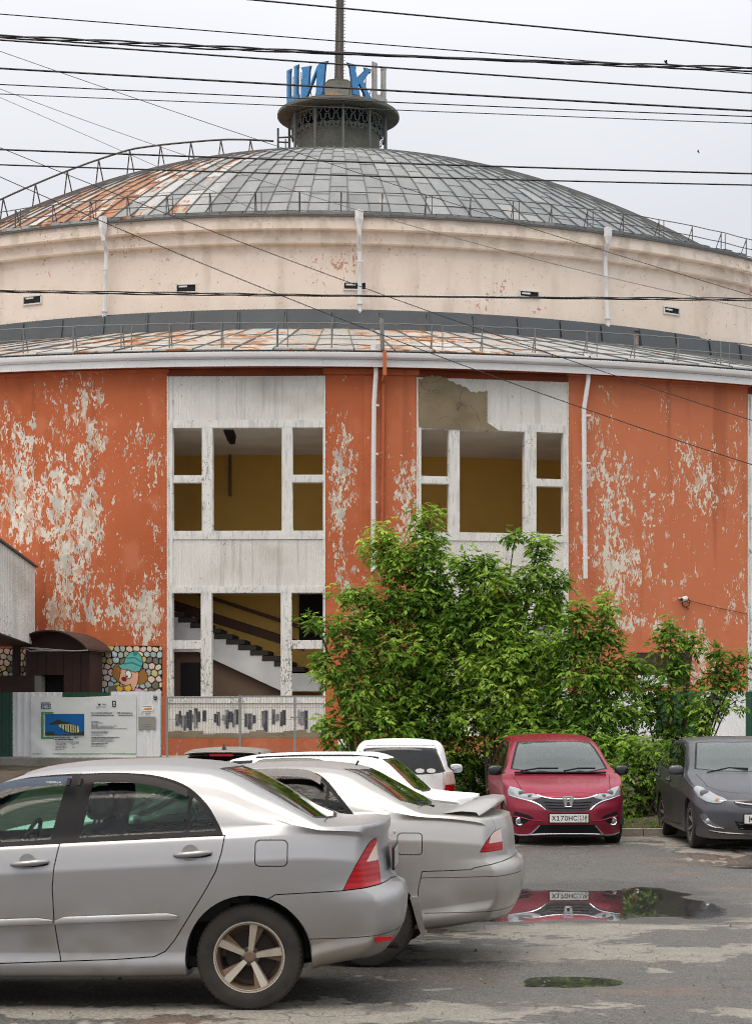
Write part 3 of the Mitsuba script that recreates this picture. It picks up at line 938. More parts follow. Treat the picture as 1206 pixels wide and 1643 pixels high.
# stair behind the lower half of the first bay
SW = -1.0
st = lambda x, y: BAY1.at(x, y, SW)
saw = [(272, 990), (287, 990)]
for i in range(9):
    x, y = 287 + 19.2 * i, 990 + 8.8 * i
    saw += [(x, y + 8.8), (x + 19.2, y + 8.8)]
low = [(460, 1115), (450, 1108), (337, 1055.5), (318, 1046), (272, 1046)]
stair = put('stair', MB().prism(sg.Polygon([st(x, y) for x, y in saw + low]), BAY1.fn, SW - .10, SW), 'stringer_white', B)
for i in range(-1, 10):
    x, y = 287 + 19.2 * i, 990 + 8.8 * (i + 1)
    u0, z0 = st(x - 1, y)
    u1, z1 = st(x + 28, y - 8)
    put('step', BAY1.box(MB(), u0, u1, z0 + .004, z1, SW - 1.45, SW + .03), 'dark_step', stair)
u0, z0 = BAY1.at(462, 1109, -.7)
u1, z1 = BAY1.at(523, 1080, -.7)
put('landing', BAY1.box(MB(), u0, u1, z0, z1, -2.4, -.7), 'stringer_white', stair)
back = MB()
u0, z0 = BAY1.at(236, 1130, -2.55)
u1, z1 = BAY1.at(546, 920, -2.55)
put('stair_wall', BAY1.box(MB(), u0, u1, z0, zslab0 - .003, -2.75, -2.55), 'yellow_wall', B)
sw = lambda x, y: BAY1.at(x, y, -2.52)
band = MB()
band.prism(sg.Polygon([sw(236, 949), sw(488, 1030), sw(488, 1045), sw(236, 966)]), BAY1.fn, -2.549, -2.52)
put('painted_band', band, 'brown_paint', B)
put('stair_handrail', MB().prism(sg.Polygon([sw(290, 940), sw(530, 1019), sw(530, 1025), sw(290, 946)]), BAY1.fn, -2.50, -2.44), 'brown_paint', B)
u0, z0 = BAY1.at(480, 1029, -2.52)
u1, z1 = BAY1.at(530, 940, -2.52)
put('doorway', BAY1.box(MB(), u0, u1, z0, min(z1, zslab0 - .01), -2.548, -2.47), 'dark_void', B, label='dark doorway at the foot of the stair')
sw2 = lambda x, y: BAY1.at(x, y, -1.25)
put('understair_wall', MB().prism(sg.Polygon([sw2(250, 1130), sw2(536, 1130), sw2(470, 1118), sw2(337, 1056), sw2(318, 1044), sw2(250, 1038)]), BAY1.fn, -1.33, -1.25), 'brown_wall', B)
u0, z0 = BAY1.at(290, 1122, -1.2)
u1, z1 = BAY1.at(322, 1063, -1.2)
put('doorway', BAY1.box(MB(), u0, u1, z0, z1, -1.249, -1.2), 'dark_void', B, label='dark doorway under the stair')
# the same lower storey in the second bay: a dark maroon wall and white stair face, mostly behind leaves
u0, z0 = BAY2.at(640, 1130, -1.6)
u1, z1 = BAY2.at(940, 930, -1.6)
put('inner_partition', BAY2.box(MB(), u0, u1, z0, zslab0 - .003, -1.8, -1.6), 'brown_paint', B)
u0, z0 = BAY2.at(836, 1062, -.8)
u1, z1 = BAY2.at(925, 1003, -.8)
put('landing_front', BAY2.box(MB(), u0, u1, z0, z1, -1.2, -.8), 'stringer_white', B)

# ---------------------------------------------------------------- lantern on the dome, with mast
LAN = np.array([CX, CD, 0.0])


def rev(prof, n=64, mt=None, t0=0, t1=2 * math.pi):
    t = np.linspace(t0, t1, n + 1)
    return MB().grid(np.stack([np.stack([CX + r * np.sin(t), CD - r * np.cos(t), np.full(n + 1, z)], -1) for r, z in prof], 0))


HZ = lambda y: EYE + (PY0 - y) * CD / FOC
zp = HZ(189.5)
lan = put('lantern', rev([(1.95, 27.2), (1.95, HZ(221)), (2.05, HZ(219)), (2.05, HZ(215)), (1.9, HZ(214)), (.4, HZ(213))]), 'lantern_green', B, smooth=30)
put('platform', rev([(1.7, zp - .05), (2.82, zp - .05), (2.86, zp - .02), (2.88, zp + .16), (2.84, zp + .19), (.2, zp + .35)], 72), 'lantern_green', lan, smooth=30)
put('rim', rev([(2.885, zp - .01), (2.90, zp + .02), (2.90, zp + .09), (2.885, zp + .11)], 72), 'lantern_post', lan, smooth=30)
put('inner_drum', rev([(1.25, HZ(216)), (1.25, zp - .055)]), 'lantern_dark', lan, smooth=True)
for i in range(11):
    t = (i + .26) / 11 * 2 * math.pi
    put('post', MB().bar(cyl(t, 2.33, 27.1) - 0, cyl(t, 2.33, zp - .05), .11, .11, up=(math.sin(t), -math.cos(t), 0)), 'lantern_post', lan)
lat = MB()
for row in range(3):
    zc_ = zp - .28 - row * .34
    nn = 34
    for i in range(nn):
        t = (i + .5 * (row % 2)) / nn * 2 * math.pi
        h = math.pi / nn
        pts = [cyl(t + h * a, 2.2, zc_ + .19 * b) for a, b in ((-1.0, .9), (-.55, .9), (-.55, .1), (-.3, -.45), (.3, -.45), (.55, .1), (.55, .9), (1.0, .9))]
        lat.tube(pts, .026, 4)
put('lattice', lat, 'lattice', lan, kind='stuff')
put('lattice_ring', rev([(2.19, zp - .2), (2.22, zp - .2), (2.22, zp - .12), (2.19, zp - .12)], 48), 'lantern_post', lan)
# small maintenance frame at the left
fr = MB()
a0, a1 = W(446, 205, CD), W(446, 243, CD)
fr.bar(a0, a1, .09)
fr.bar(W(446, 220, CD), W(470, 219, CD), .06).bar(W(446, 227, CD), W(466, 228, CD), .06).bar(W(458, 222, CD), W(458, 243, CD), .05).bar(W(478, 214, CD), W(462, 219, CD), .06)
put('access_frame', fr, 'rail_steel', lan)
# mast
mp = [(1.62, HZ(180)), (1.45, HZ(174)), (1.10, HZ(163)), (.86, HZ(152)), (.72, HZ(143)), (.64, HZ(135)), (.64, HZ(132)), (.40, HZ(131.5))]
mst = put('mast', rev(mp, 8), 'lantern_green', B, smooth=False)
put('mast_patch', MB().add([cyl(t, r, z) for t, r, z in ((-.75, 1.52, HZ(173.5)), (.35, 1.52, HZ(173.5)), (.15, 1.16, HZ(163)), (-.3, 1.05, HZ(158)), (-.55, 1.18, HZ(164)))], [[0, 1, 2], [0, 2, 3], [0, 3, 4]]), 'lantern_rust', mst)
sh = MB()
c0, c1 = np.array([CX + .02, CD, HZ(132)]), np.array([CX + .12, CD, HZ(-90)])
sh.tube([c0, c1], [.215, .165], 8)
put('shaft', sh, 'mast_paint', mst)
hv = MB()
for s in (-1, 1):
    hv.bar(c0 + [s * .12, -.185, 0], c1 + [s * .09, -.145, 0], .045)
for i in range(42):
    c = c0 + (c1 - c0) * (i + .5) / 42
    hv.bar(c + [-.22, -.08, 0], c + [.29, -.08, .02], .02)
put('mast_rungs', hv, 'rail_steel', mst, kind='stuff')

# ---------------------------------------------------------------- cut-out letters standing on the rim of the lantern
LETTERS = {
    'И': [[(0, 0), (.22, 0), (.30, .05), (.80, .78), (.74, .1), (.70, 0), (1.02, 0), (1.06, .1), (1.18, .92), (1.25, 1.0), (.98, 1.0), (.80, .90), (.34, .22), (.40, .84), (.44, .94), (.0, .94), (.07, .84), (-.0, .1)]],
    'К': [[(0, 1), (.33, .98), (.36, .90), (.30, .90), (.42, .55), (.82, .86), (.80, .94), (1.10, .92), (1.06, .84), (.98, .82), (.70, .50), (.98, .12), (1.10, .0), (.80, -.02), (.80, .08), (.52, .42), (.46, .34), (.56, .0), (.24, .03), (.10, .86)]],
    'Ц': [[(0, 1), (.2, 1.0), (.2, .95), (.17, .92), (.17, .16), (.62, .16), (.62, .9), (.6, .95), (.6, 1.0), (.82, 1.0), (.82, .95), (.79, .92), (.79, .16), (.86, .14), (.9, -.14), (.78, -.16), (.76, 0), (.0, 0), (0, .92)]],
}
sign = thing('roof_sign', 'ring of cut-out metal letters on the lantern platform, blue ones in front', 'sign')


def letter(ch, az, w, h, face, name, label, rot=0.0, base=2.45):
    g = sg.Polygon(LETTERS[ch][0]).buffer(0)
    t = math.radians(az)
    c = cyl(t, base, zp + .30)
    t2 = t + math.radians(rot)
    e, n = np.array([math.cos(t2), math.sin(t2), 0]), np.array([math.sin(t2), -math.cos(t2), 0])
    sx = w / 1.15
    f = lambda v: c + (v[:, :1] - .58) * sx * e + v[:, 1:2] * h * np.array([0, 0, 1.0]) + v[:, 2:3] * n
    k = put('letter', MB().prism(g, f, 0, .10), face[0], sign, label=label)
    put('letter_edge', MB().prism(g.buffer(.03, join_style=2), f, -.05, -.004), face[1], k)
    b = MB()
    for u in (.25, .9):
        p = c + (u - .58) * sx * e - n * .1
        b.bar(p - [0, 0, .34], p + [0, 0, h * .8], .035)
        b.bar(p - [0, 0, .3] - n * .6, p + [0, 0, h * .6], .03)
    put('letter_strut', b, 'rail_steel', k)


blue, back = ('letter_blue', 'letter_side'), ('letter_back', 'letter_back')
letter('Ц', -52, 1.30, 1.62, blue, 'letter', 'blue letter Ц seen from the side', rot=-4)
letter('И', -25, 1.22, 1.50, blue, 'letter', 'blue letter И')
letter('К', 27, 1.22, 1.45, blue, 'letter', 'blue letter К')
letter('Ц', 58, 1.40, 1.70, back, 'letter', 'grey letter Ц turned away, blue paint gone', rot=0)
# ---------------------------------------------------------------- fences, banner, canopy, annexe
mat('sheet_white', proc(lambda p, n, uv: mix((0.60, 0.62, 0.64), (0.72, 0.735, 0.75), fbm(p.x * 1.5, p.y, p.z * 1.5, 4))), rough=0.4, spec=0.5)
mat('sheet_green', proc(lambda p, n, uv: mix((0.008, 0.045, 0.026), (0.016, 0.075, 0.045), fbm(p.x * 1.5, p.y, p.z * 1.5, 4))), rough=0.45, spec=0.5)
mat('banner_cloth', proc(lambda p, n, uv: mix((0.58, 0.61, 0.60), (0.70, 0.725, 0.715), fbm(p.x * 1.2, p.y, p.z * 2, 3))), rough=0.5, spec=0.4)
for nm, c in (('print_dark', (40, 46, 58)), ('print_grey', (105, 110, 116)), ('print_green', (86, 138, 92)), ('print_blue', (22, 96, 160)), ('print_navy', (40, 60, 96)), ('print_cream', (196, 190, 140)), ('print_shade', (52, 58, 48)), ('plate_grey', (140, 139, 133)),
              ('print_white', (225, 226, 224)), ('print_orange', (200, 140, 70)), ('print_red', (170, 45, 45)), ('stone_a', (206, 196, 170)), ('stone_b', (160, 170, 158)), ('stone_c', (192, 178, 118)), ('stone_d', (168, 190, 192)), ('stone_e', (212, 190, 176)),
              ('stone_f', (112, 108, 92)), ('mortar', (28, 26, 24)), ('clown_hair', (150, 104, 52)), ('clown_skin', (214, 168, 140)), ('clown_hat', (96, 170, 162)), ('clown_band', (40, 128, 124)), ('clown_bow', (214, 176, 70)), ('clown_nose', (120, 40, 34)), ('clown_shirt', (206, 168, 184)),
              ('print_black', (16, 16, 18))):
    mat(nm, sc(c), rough=0.75, spec=0.25)
mat('maroon', proc(lambda p, n, uv: mix((0.028, 0.010, 0.010), (0.06, 0.022, 0.018), fbm(p.x * 2, p.y * 2, p.z * 3, 4))), rough=0.6)
mat('canopy_sheet', proc(lambda p, n, uv: mix((0.02, 0.013, 0.011), (0.06, 0.044, 0.038), fbm(p.x * 2, p.y * 2, p.z * 3, 4))), rough=0.5)
mat('steel_grey', (0.23, 0.235, 0.235), rough=0.5, spec=0.5)


class Wall3(Plane):
    """A flat upright stretch between two pixels at given distances."""

    def __init__(self, px0, d0, px1, d1):
        self.P0, self.P1 = W(px0, PY0, d0) * [1, 1, 0], W(px1, PY0, d1) * [1, 1, 0]
        e = self.P1 - self.P0
        self.L = np.linalg.norm(e)
        self.e = e / self.L
        self.n = np.array([self.e[1], -self.e[0], 0.0])


def profiled(pl, px0, px1, py0, py1, pitch, depth, w=0.0):
    """Trapezoid-profiled fence sheet between pixel edges."""
    u0, z1 = pl.at(px0, py0)
    u1, z0 = pl.at(px1, py1)
    n = max(2, int(round((u1 - u0) / pitch)))
    us, ws = [], []
    for i in range(n):
        a, s = u0 + (u1 - u0) * i / n, (u1 - u0) / n
        us += [a, a + s * .52, a + s * .62, a + s * .88, a + s * .98]
        ws += [w, w, w + depth, w + depth, w]
    us.append(u1)
    ws.append(w)
    us, ws = np.array(us), np.array(ws)
    lo, hi = np.stack([us, np.full(len(us), z0), ws], -1), np.stack([us, np.full(len(us), z1), ws], -1)
    b0, b1 = lo.copy(), hi.copy()
    b0[:, 2] -= .004
    b1[:, 2] -= .004
    return MB().grid(np.stack([pl.fn(b0), pl.fn(lo), pl.fn(hi), pl.fn(b1)], 0))


FL = Wall3(-60, 51.2, 262, 51.0)
fen = thing('sheet_fence', 'profiled sheet fence in white and dark green left of the glazed bay, carrying a banner', 'fence')
put('sheet', profiled(FL, -60, 20.5, 1111, 1214, .19, .03), 'sheet_green', fen, label='dark green fence sheet at the far left')
put('sheet', profiled(FL, 20.5, 100, 1110.5, 1214, .19, .03), 'sheet_white', fen, label='white fence sheet left of the banner')
put('sheet', profiled(FL, 100, 178, 1111, 1214, .19, .03), 'sheet_green', fen, label='dark green fence sheet behind the banner')
put('sheet', profiled(FL, 178, 258, 1109.5, 1213.5, .19, .03), 'sheet_white', fen, label='white fence sheet right of the banner, with stickers')
ps = MB()
for x in (-20, 60, 140, 215, 257):
    u, z = FL.at(x, 1112)
    put('fence_post', FL.box(MB(), u - .03, u + .03, .6, z - .03, -.10, -.03), 'steel_grey', fen)

# banner
u0, z1 = FL.at(50.5, 1117)
u1, z0 = FL.at(219, 1217)
nu, nv = 60, 30
U, V = np.meshgrid(np.linspace(0, 1, nu), np.linspace(0, 1, nv), indexing='ij')
fold = 0.030 * np.exp(-((U * 1.6 + V * .9 - .32) / .10) ** 2) * (1 - V) + .022 * np.exp(-((U * 1.4 + V - .55) / .07) ** 2) * np.clip(1 - U * 2, 0, 1) + 0.02 * np.sin(V * 9 + U * 4) * np.exp(-U * 5) + .012 * np.sin(U * 11 + V * 3) * (1 - V) ** 2
fold2 = .03 * np.exp(-((V - .10 + .03 * U) / .03) ** 2)
bw = .055 + .02 * np.sin(U * 3) * V + fold - 0.6 * fold2 * .3
zz = z0 + (z1 - z0) * V + V * (.07 * U ** 1.5 - .05 * np.sin(U * 3.14)) - (1 - V) * .06 * (1 - U) * 0
P = np.stack([u0 + (u1 - u0) * U, zz, bw], -1)
Pt = FL.fn(P.reshape(-1, 3)).reshape(nu, nv, 3)
ban = put('banner', MB().grid(Pt), 'banner_cloth', smooth=True, label='white printed information banner stretched over the sheet fence', cat='banner')


def on_banner(m, x0, x1, y0, y1, lift=.014, fn=None):
    """A flat print between pixels, draped on the banner."""
    return draped(m, sg.box(x0, y0, x1, y1), lift)


def draped(m, poly, lift=.014):
    def place(v):
        q = np.array([FL.at(x, y, .08) for x, y in v[:, :2]])
        a = np.clip((q[:, 0] - u0) / (u1 - u0), 0, 1)
        b = np.clip((q[:, 1] - z0) / (z1 - z0), 0, 1)
        ii, jj = np.clip(a * (nu - 1), 0, nu - 1.001), np.clip(b * (nv - 1), 0, nv - 1.001)
        i, j, s, t = ii.astype(int), jj.astype(int), ii % 1, jj % 1
        wv = bw[i, j] * (1 - s) * (1 - t) + bw[i + 1, j] * s * (1 - t) + bw[i, j + 1] * (1 - s) * t + bw[i + 1, j + 1] * s * t
        return FL.fn(np.stack([q[:, 0], q[:, 1], wv + lift + v[:, 2]], -1))
    return m.prism(poly, place, 0, .004)


def strip(x0, x1, y0, y1, n=8):
    return ops.unary_union([sg.box(x0 + (x1 - x0) * i / n, y0, x0 + (x1 - x0) * (i + 1) / n, y1) for i in range(n)])


gl = MB()
for q in ((66, 70, 1142, 1185), (66, 86, 1142, 1145), (66, 87, 1182.5, 1185.5)):
    on_banner(gl, *q)
on_banner(gl, 52, 218, 1209.0, 1210.2)
put('green_frame', gl, 'print_green', ban, kind='stuff')
pic = put('picture', on_banner(MB(), 72.5, 135, 1145.5, 1180, .016), 'print_blue', ban, label='printed picture of the hall under a blue sky')
put('picture_wall', draped(MB(), sg.Polygon([(74, 1166), (82, 1161), (96, 1161), (112, 1160), (118, 1163), (126, 1165), (127, 1175), (108, 1177), (92, 1178), (91, 1175), (74, 1173)]), .022), 'print_cream', pic)
put('picture_roof', draped(MB(), sg.Polygon([(77, 1162), (88, 1157), (93, 1154), (97, 1156), (112, 1160), (119, 1163), (112, 1162), (96, 1162.5), (82, 1163)]), .028), 'print_shade', pic)
sh = MB()
draped(sh, sg.Polygon([(72.5, 1172), (90, 1174), (93, 1178.5), (108, 1177.5), (127, 1175), (135, 1174), (135, 1180), (72.5, 1180)]), .028)
for x in (98.5, 103, 107, 111, 115, 118.5, 122):
    draped(sh, sg.box(x, 1163, x + 1.6, 1176), .028)
put('picture_shade', sh, 'print_shade', pic, kind='stuff')
# rows of print: heading, blocks of small type
r = np.random.default_rng(11)
head, small = MB(), MB()


def text_row(m, x0, x1, y, h):
    x = x0
    while x < x1:
        w = r.uniform(1.6, 6.0)
        xe = min(x + w, x1)
        y0_ = y - r.uniform(0, .25)
        on_banner(m, x, xe, y0_, y0_ + h)
        x = xe + r.uniform(.5, .9)


for x0, x1, y in ((146.5, 180, 1143.3), (188, 213, 1143.3), (146.5, 183, 1147), (190, 213, 1147), (88, 113, 1183.2), (119, 125, 1183), (88, 117, 1186)):
    text_row(head, x0, x1, y, 1.25)
for x0, x1, y in ((146.5, 160, 1157.6), (146.5, 157.5, 1162.8), (146.5, 174, 1173.8), (146.5, 191, 1182.8), (146.5, 173, 1192.4)):
    text_row(head, x0, x1, y, 1.0)
for x0, x1, y in ((146.5, 165, 1159.6), (146.5, 187, 1164.6), (146.5, 183, 1166.6), (146.5, 204, 1168.6), (146.5, 173, 1175.8), (146.5, 165, 1179), (146.5, 183, 1185), (146.5, 181, 1187), (146.5, 183, 1189), (146.5, 166, 1194.6), (146.5, 171, 1197), (154, 170, 1133.8),
                  (89, 127, 1190), (89, 108, 1192), (112, 126, 1192), (89, 106, 1194.4), (115, 119, 1194.4), (89, 106, 1197), (115, 120, 1199), (89, 108, 1199), (89, 104, 1201.6)):
    text_row(small, x0, x1, y, .75)
put('print_heading', head, 'print_dark', ban, kind='stuff')
put('print_text', small, 'print_grey', ban, kind='stuff')
lg = MB()
for q in ((66, 81, 1127, 1128.2), (66, 67.2, 1129.5, 1137), (80, 81.2, 1129.5, 1137), (66, 81, 1129.3, 1130.3), (66, 81, 1136.2, 1137.3), (68.5, 69.6, 1131.5, 1135), (69.5, 73, 1131.5, 1132.3), (69.5, 72, 1134.2, 1135), (74.5, 78.5, 1132.4, 1133.3), (77.6, 78.6, 1131.4, 1135.2)):
    on_banner(lg, *q)
put('logo', lg, 'print_navy', ban, kind='stuff', label='small navy logo of a boxed mark in the corner')
lg = draped(MB(), sg.Polygon([(157, 1129), (162, 1129), (161.2, 1131), (159.5, 1132.6), (157.8, 1131)]))
on_banner(lg, 164, 170, 1129.2, 1130.2)
put('logo', lg, 'print_navy', ban, kind='stuff')
k = put('logo', draped(MB(), sg.box(180, 1124.5, 186, 1134)), 'print_dark', ban, label='dark green square logo with two white rounds')
put('logo_round', draped(draped(MB(), sg.Point(183, 1127.6).buffer(1.5, 6), .02), sg.box(181.3, 1130.6, 184.7, 1132), .02), 'print_white', k, kind='stuff')
# stickers on the white sheet
st1 = put('sticker', FL.pbox(MB(), 222.5, 250, 1150, 1170.5, .035, .041), 'plate_grey', label='grey rectangular notice on the white fence sheet right of the banner', cat='notice')
put('notice_line', FL.pbox(FL.pbox(FL.pbox(MB(), 231, 241, 1162.2, 1163.3, .0411, .043), 228, 245, 1164.8, 1165.7, .0411, .043), 234, 239, 1167, 1168, .0411, .043), 'print_grey', st1, kind='stuff')
st2 = put('sticker', MB().prism(sg.Polygon([FL.at(x, y, .04) for x, y in ((228, 1133), (246, 1131.5), (247, 1137), (244, 1143), (232, 1143.5), (226.5, 1142))]), FL.fn, .035, .041), 'print_white', label='torn white sticker with an orange mark on the fence', cat='sticker')
put('sticker_mark', MB().prism(sg.Polygon([FL.at(x, y, .04) for x, y in ((229, 1139), (233, 1136), (243, 1135.5), (245, 1138), (238, 1140))]), FL.fn, .0411, .043), 'print_orange', st2)
put('sticker_mark', FL.pbox(MB(), 229, 244, 1133.0, 1133.9, .0411, .043), 'print_black', st2)
put('sticker_mark', FL.pbox(MB(), 229, 245, 1141, 1141.9, .0411, .043), 'print_dark', st2)
st3 = put('sticker', MB().prism(sg.Polygon([FL.at(x, y, .04) for x, y in ((246, 1116), (251.5, 1116.5), (252, 1121), (249.5, 1124), (247, 1122.5))]), FL.fn, .035, .041), 'print_black', label='small black shield sticker at the top corner of the fence', cat='sticker')
put('sticker_mark', FL.pbox(FL.pbox(MB(), 247.4, 250.6, 1117.7, 1118.4, .0411, .043), 248, 250.8, 1120, 1120.7, .0411, .043), 'print_white', st3, kind='stuff')

# fence at the right, on its low concrete wall
FR = Wall3(900, 52.6, 1290, 53.4)
f2 = thing('sheet_fence', 'profiled sheet fence in white and dark green behind the right-hand shrubs', 'fence')
for a, b, m, top in ((860, 978, 'sheet_white', 1112), (978, 1052, 'sheet_white', 1109), (1052, 1123.5, 'sheet_green', 1109), (1123.5, 1196, 'sheet_white', 1109.5), (1196, 1290, 'sheet_green', 1109.5)):
    put('sheet', profiled(FR, a, b, top, 1181, .10, .016), m, f2)
for x in (1052, 1123, 1196):
    u, z = FR.at(x, 1112)
    put('fence_post', FR.box(MB(), u - .03, u + .03, .9, z - .03, -.10, -.03), 'steel_grey', f2)
bw_ = MB()
FR.pbox(bw_, 820, 1290, 1181.5, 1190, -.25, .22)
put('retaining_wall', bw_, 'concrete', label='low concrete strip under the right-hand sheet fence', cat='wall')
rw = MB()
x_ = np.linspace(-30, 30, 61)
for a, b in zip(x_[:-1], x_[1:]):
    za, zb = terz(a) - .02, terz(b) - .02
    rw.hexa([[a, 50.25, -.3], [b, 50.25, -.3], [b, 50.5, -.3], [a, 50.5, -.3], [a, 50.25, za], [b, 50.25, zb], [b, 50.5, zb + .004], [a, 50.5, za + .004]])
put('terrace_edge', rw, 'concrete', kind='structure')

# open steel mesh fence in front of the glazed bay
FM = Wall3(262, 50.95, 520, 50.95)
mf = thing('mesh_fence', 'temporary steel mesh fence with thin posts in front of the lowest ribbed panel', 'fence')
for x, y0 in ((268, 1118), (385, 1115), (473, 1118)):
    u, z = FM.at(x, y0)
    put('post', FM.box(MB(), u - .028, u + .028, .6, z, -.03, .03), 'steel_grey', mf)
rl = MB()
for a, b, y in ((268, 385, 1117.5), (385, 520, 1116)):
    ua, z = FM.at(a, y)
    ub, _ = FM.at(b, y)
    FM.box(rl, ua, ub, z - .05, z, -.025, .025)
put('top_rail', rl, 'steel_grey', mf, kind='stuff')
wm = MB()
ua, zt = FM.at(268, 1118)
ub, _ = FM.at(520, 1118)
for u in np.arange(ua, ub, .075):
    FM.box(wm, u, u + .007, .75, zt, -.004, .003)
for z in (zt - .3, zt - .62, zt - 1.0, zt - 1.4):
    FM.box(wm, ua, ub, z, z + .009, .0035, .01)
put('mesh_wire', wm, 'pale_rail', mf, kind='stuff')
u, z = FM.at(473, 1151)
put('clamp', FM.box(FM.box(MB(), u - .12, u + .12, z - .02, z + .02, .031, .05), u - .14, u + .14, z - 1.0, z - .96, .031, .05), 'steel_grey', mf, kind='stuff')

# entrance: brown vestibule under an arched canopy, seen above the fence
VW = Plane(44, 152, out=1.3)
ves = thing('entrance_vestibule', 'dark maroon boarded entrance porch between the painted stones', 'porch')
for i, (a, b) in enumerate(((46, 60), (60, 74), (74, 88), (88, 102), (102, 116), (116, 130), (130, 144))):
    ua, z1 = VW.at(a + .3, 1038)
    ub, z0 = VW.at(b - .3, 1135)
    if b > 60 and a < 95:
        _, z0 = VW.at(a, 1083)
    put('board', VW.box(MB(), ua, ub, z0, z1, -1.0, .0 + .012 * (i % 2)), 'maroon', ves)
put('low_board', VW.pbox(MB(), 2, 56, 1084, 1135, .03, .08), 'maroon', ves)
put('doorway', VW.pbox(MB(), 66, 96, 1083, 1135, -.95, -.4), 'dark_void', ves)
put('door_frame', VW.pbox(MB(), 55, 66, 1084, 1135, -.3, .02), 'plate_grey', ves)
put('side_post', VW.pbox(MB(), 41, 48, 1040, 1135, -.2, .0), 'canopy_sheet', ves)
can = thing('entrance_canopy', 'dark arched sheet-metal canopy over the entrance porch', 'canopy')
cu = [VW.at(x, y, .0) for x, y in ((48, 1040), (60, 1023), (74, 1016.5), (90, 1014.5), (105, 1015), (120, 1019), (136, 1027), (150, 1038), (155, 1045))]
cx = np.array(cu)
tq = np.linspace(0, 1, 24)
cpx = PchipInterpolator(np.linspace(0, 1, len(cx)), cx)(tq)
loop = []
for w, dz in ((.75, 0), (.75, .035), (-1.25, .035), (-1.25, 0), (.75, 0)):
    loop.append(VW.fn(np.stack([cpx[:, 0], cpx[:, 1] + dz, np.full(24, w)], -1)))
put('arched_sheet', MB().grid(np.stack(loop, 0)), 'canopy_sheet', can, smooth=40)
bk = sg.Polygon(list(map(tuple, cpx)) + [])
put('arch_panel', MB().prism(bk, VW.fn, .1, .14), 'maroon', can)
lp = MB()
for s in (.2, .45, .7):
    q = cpx[int(s * 23)]
    lp.tube(VW.fn(np.array([[cpx[0][0] + .1, cpx[0][1], 0.72], [q[0], cpx[0][1] - .12, .74], [q[0] + .5, cpx[-1][1], .73]])), .018, 5)
put('canopy_stay', lp, 'steel_grey', can, kind='stuff')

# white annexe box entering at the left edge
an = thing('white_annexe', 'white upper box of an annexe with dark underside, at the left edge', 'annexe')
pN, pF = np.array([(-30 - PX0) * 43.5 / FOC, 43.5]), np.array([(57 - PX0) * 54.3 / FOC, 54.3])
zt, zb = EYE + (PY0 - 911) * 54.3 / FOC, EYE + (PY0 - 1036) * 54.3 / FOC
dv = (pF - pN) / np.linalg.norm(pF - pN)
nv = np.array([dv[1], -dv[0]])
side = MB()
Ltot = np.linalg.norm(pF - pN)
for i in range(int(Ltot / .16)):
    a, b = pN + dv * i * .16, pN + dv * (i * .16 + .155)
    o = nv * .01 * (i % 2)
    side.hexa([[*(a + o), zb], [*(b + o), zb], [*(b - nv * .1), zb], [*(a - nv * .1), zb], [*(a + o), zt], [*(b + o), zt], [*(b - nv * .1), zt], [*(a - nv * .1), zt]])
put('side_cladding', side, 'white_rib', an, kind='stuff')
q = [pN - nv * .1, pF - nv * .1, pF - nv * 6, pN - nv * 6]
put('box_body', MB().hexa([[*c, zb + .06] for c in q] + [[*c, zt - .02] for c in q]), 'white_metal', an)
q2 = [pN + nv * .0 - nv * .02, pF - nv * .02, pF - nv * 6, pN - nv * 6]
put('box_soffit', MB().hexa([[*c, zb - .03] for c in q2] + [[*c, zb + .05] for c in q2]), 'canopy_sheet', an)
put('top_trim', MB().bar([*(pN + nv * .03), zt + .03], [*(pF + nv * .03), zt + .03], .1, .05), 'rail_steel', an)
for f in (.45, .97):
    c = pN + dv * Ltot * f - nv * .5
    put('column', MB().bar([*c, .5], [*c, zb - .03], .2), 'canopy_sheet', an)

# ---------------------------------------------------------------- mural of painted stones and a clown beside the porch
def mural_fn(v):
    """Pixels carried onto the round wall."""
    out = []
    for x, y, w in v:
        t, d = theta(x, RW + .01)
        out.append(cyl(t, RW + .008 + w, EYE + (PY0 - y) * d / FOC))
    return np.array(out)


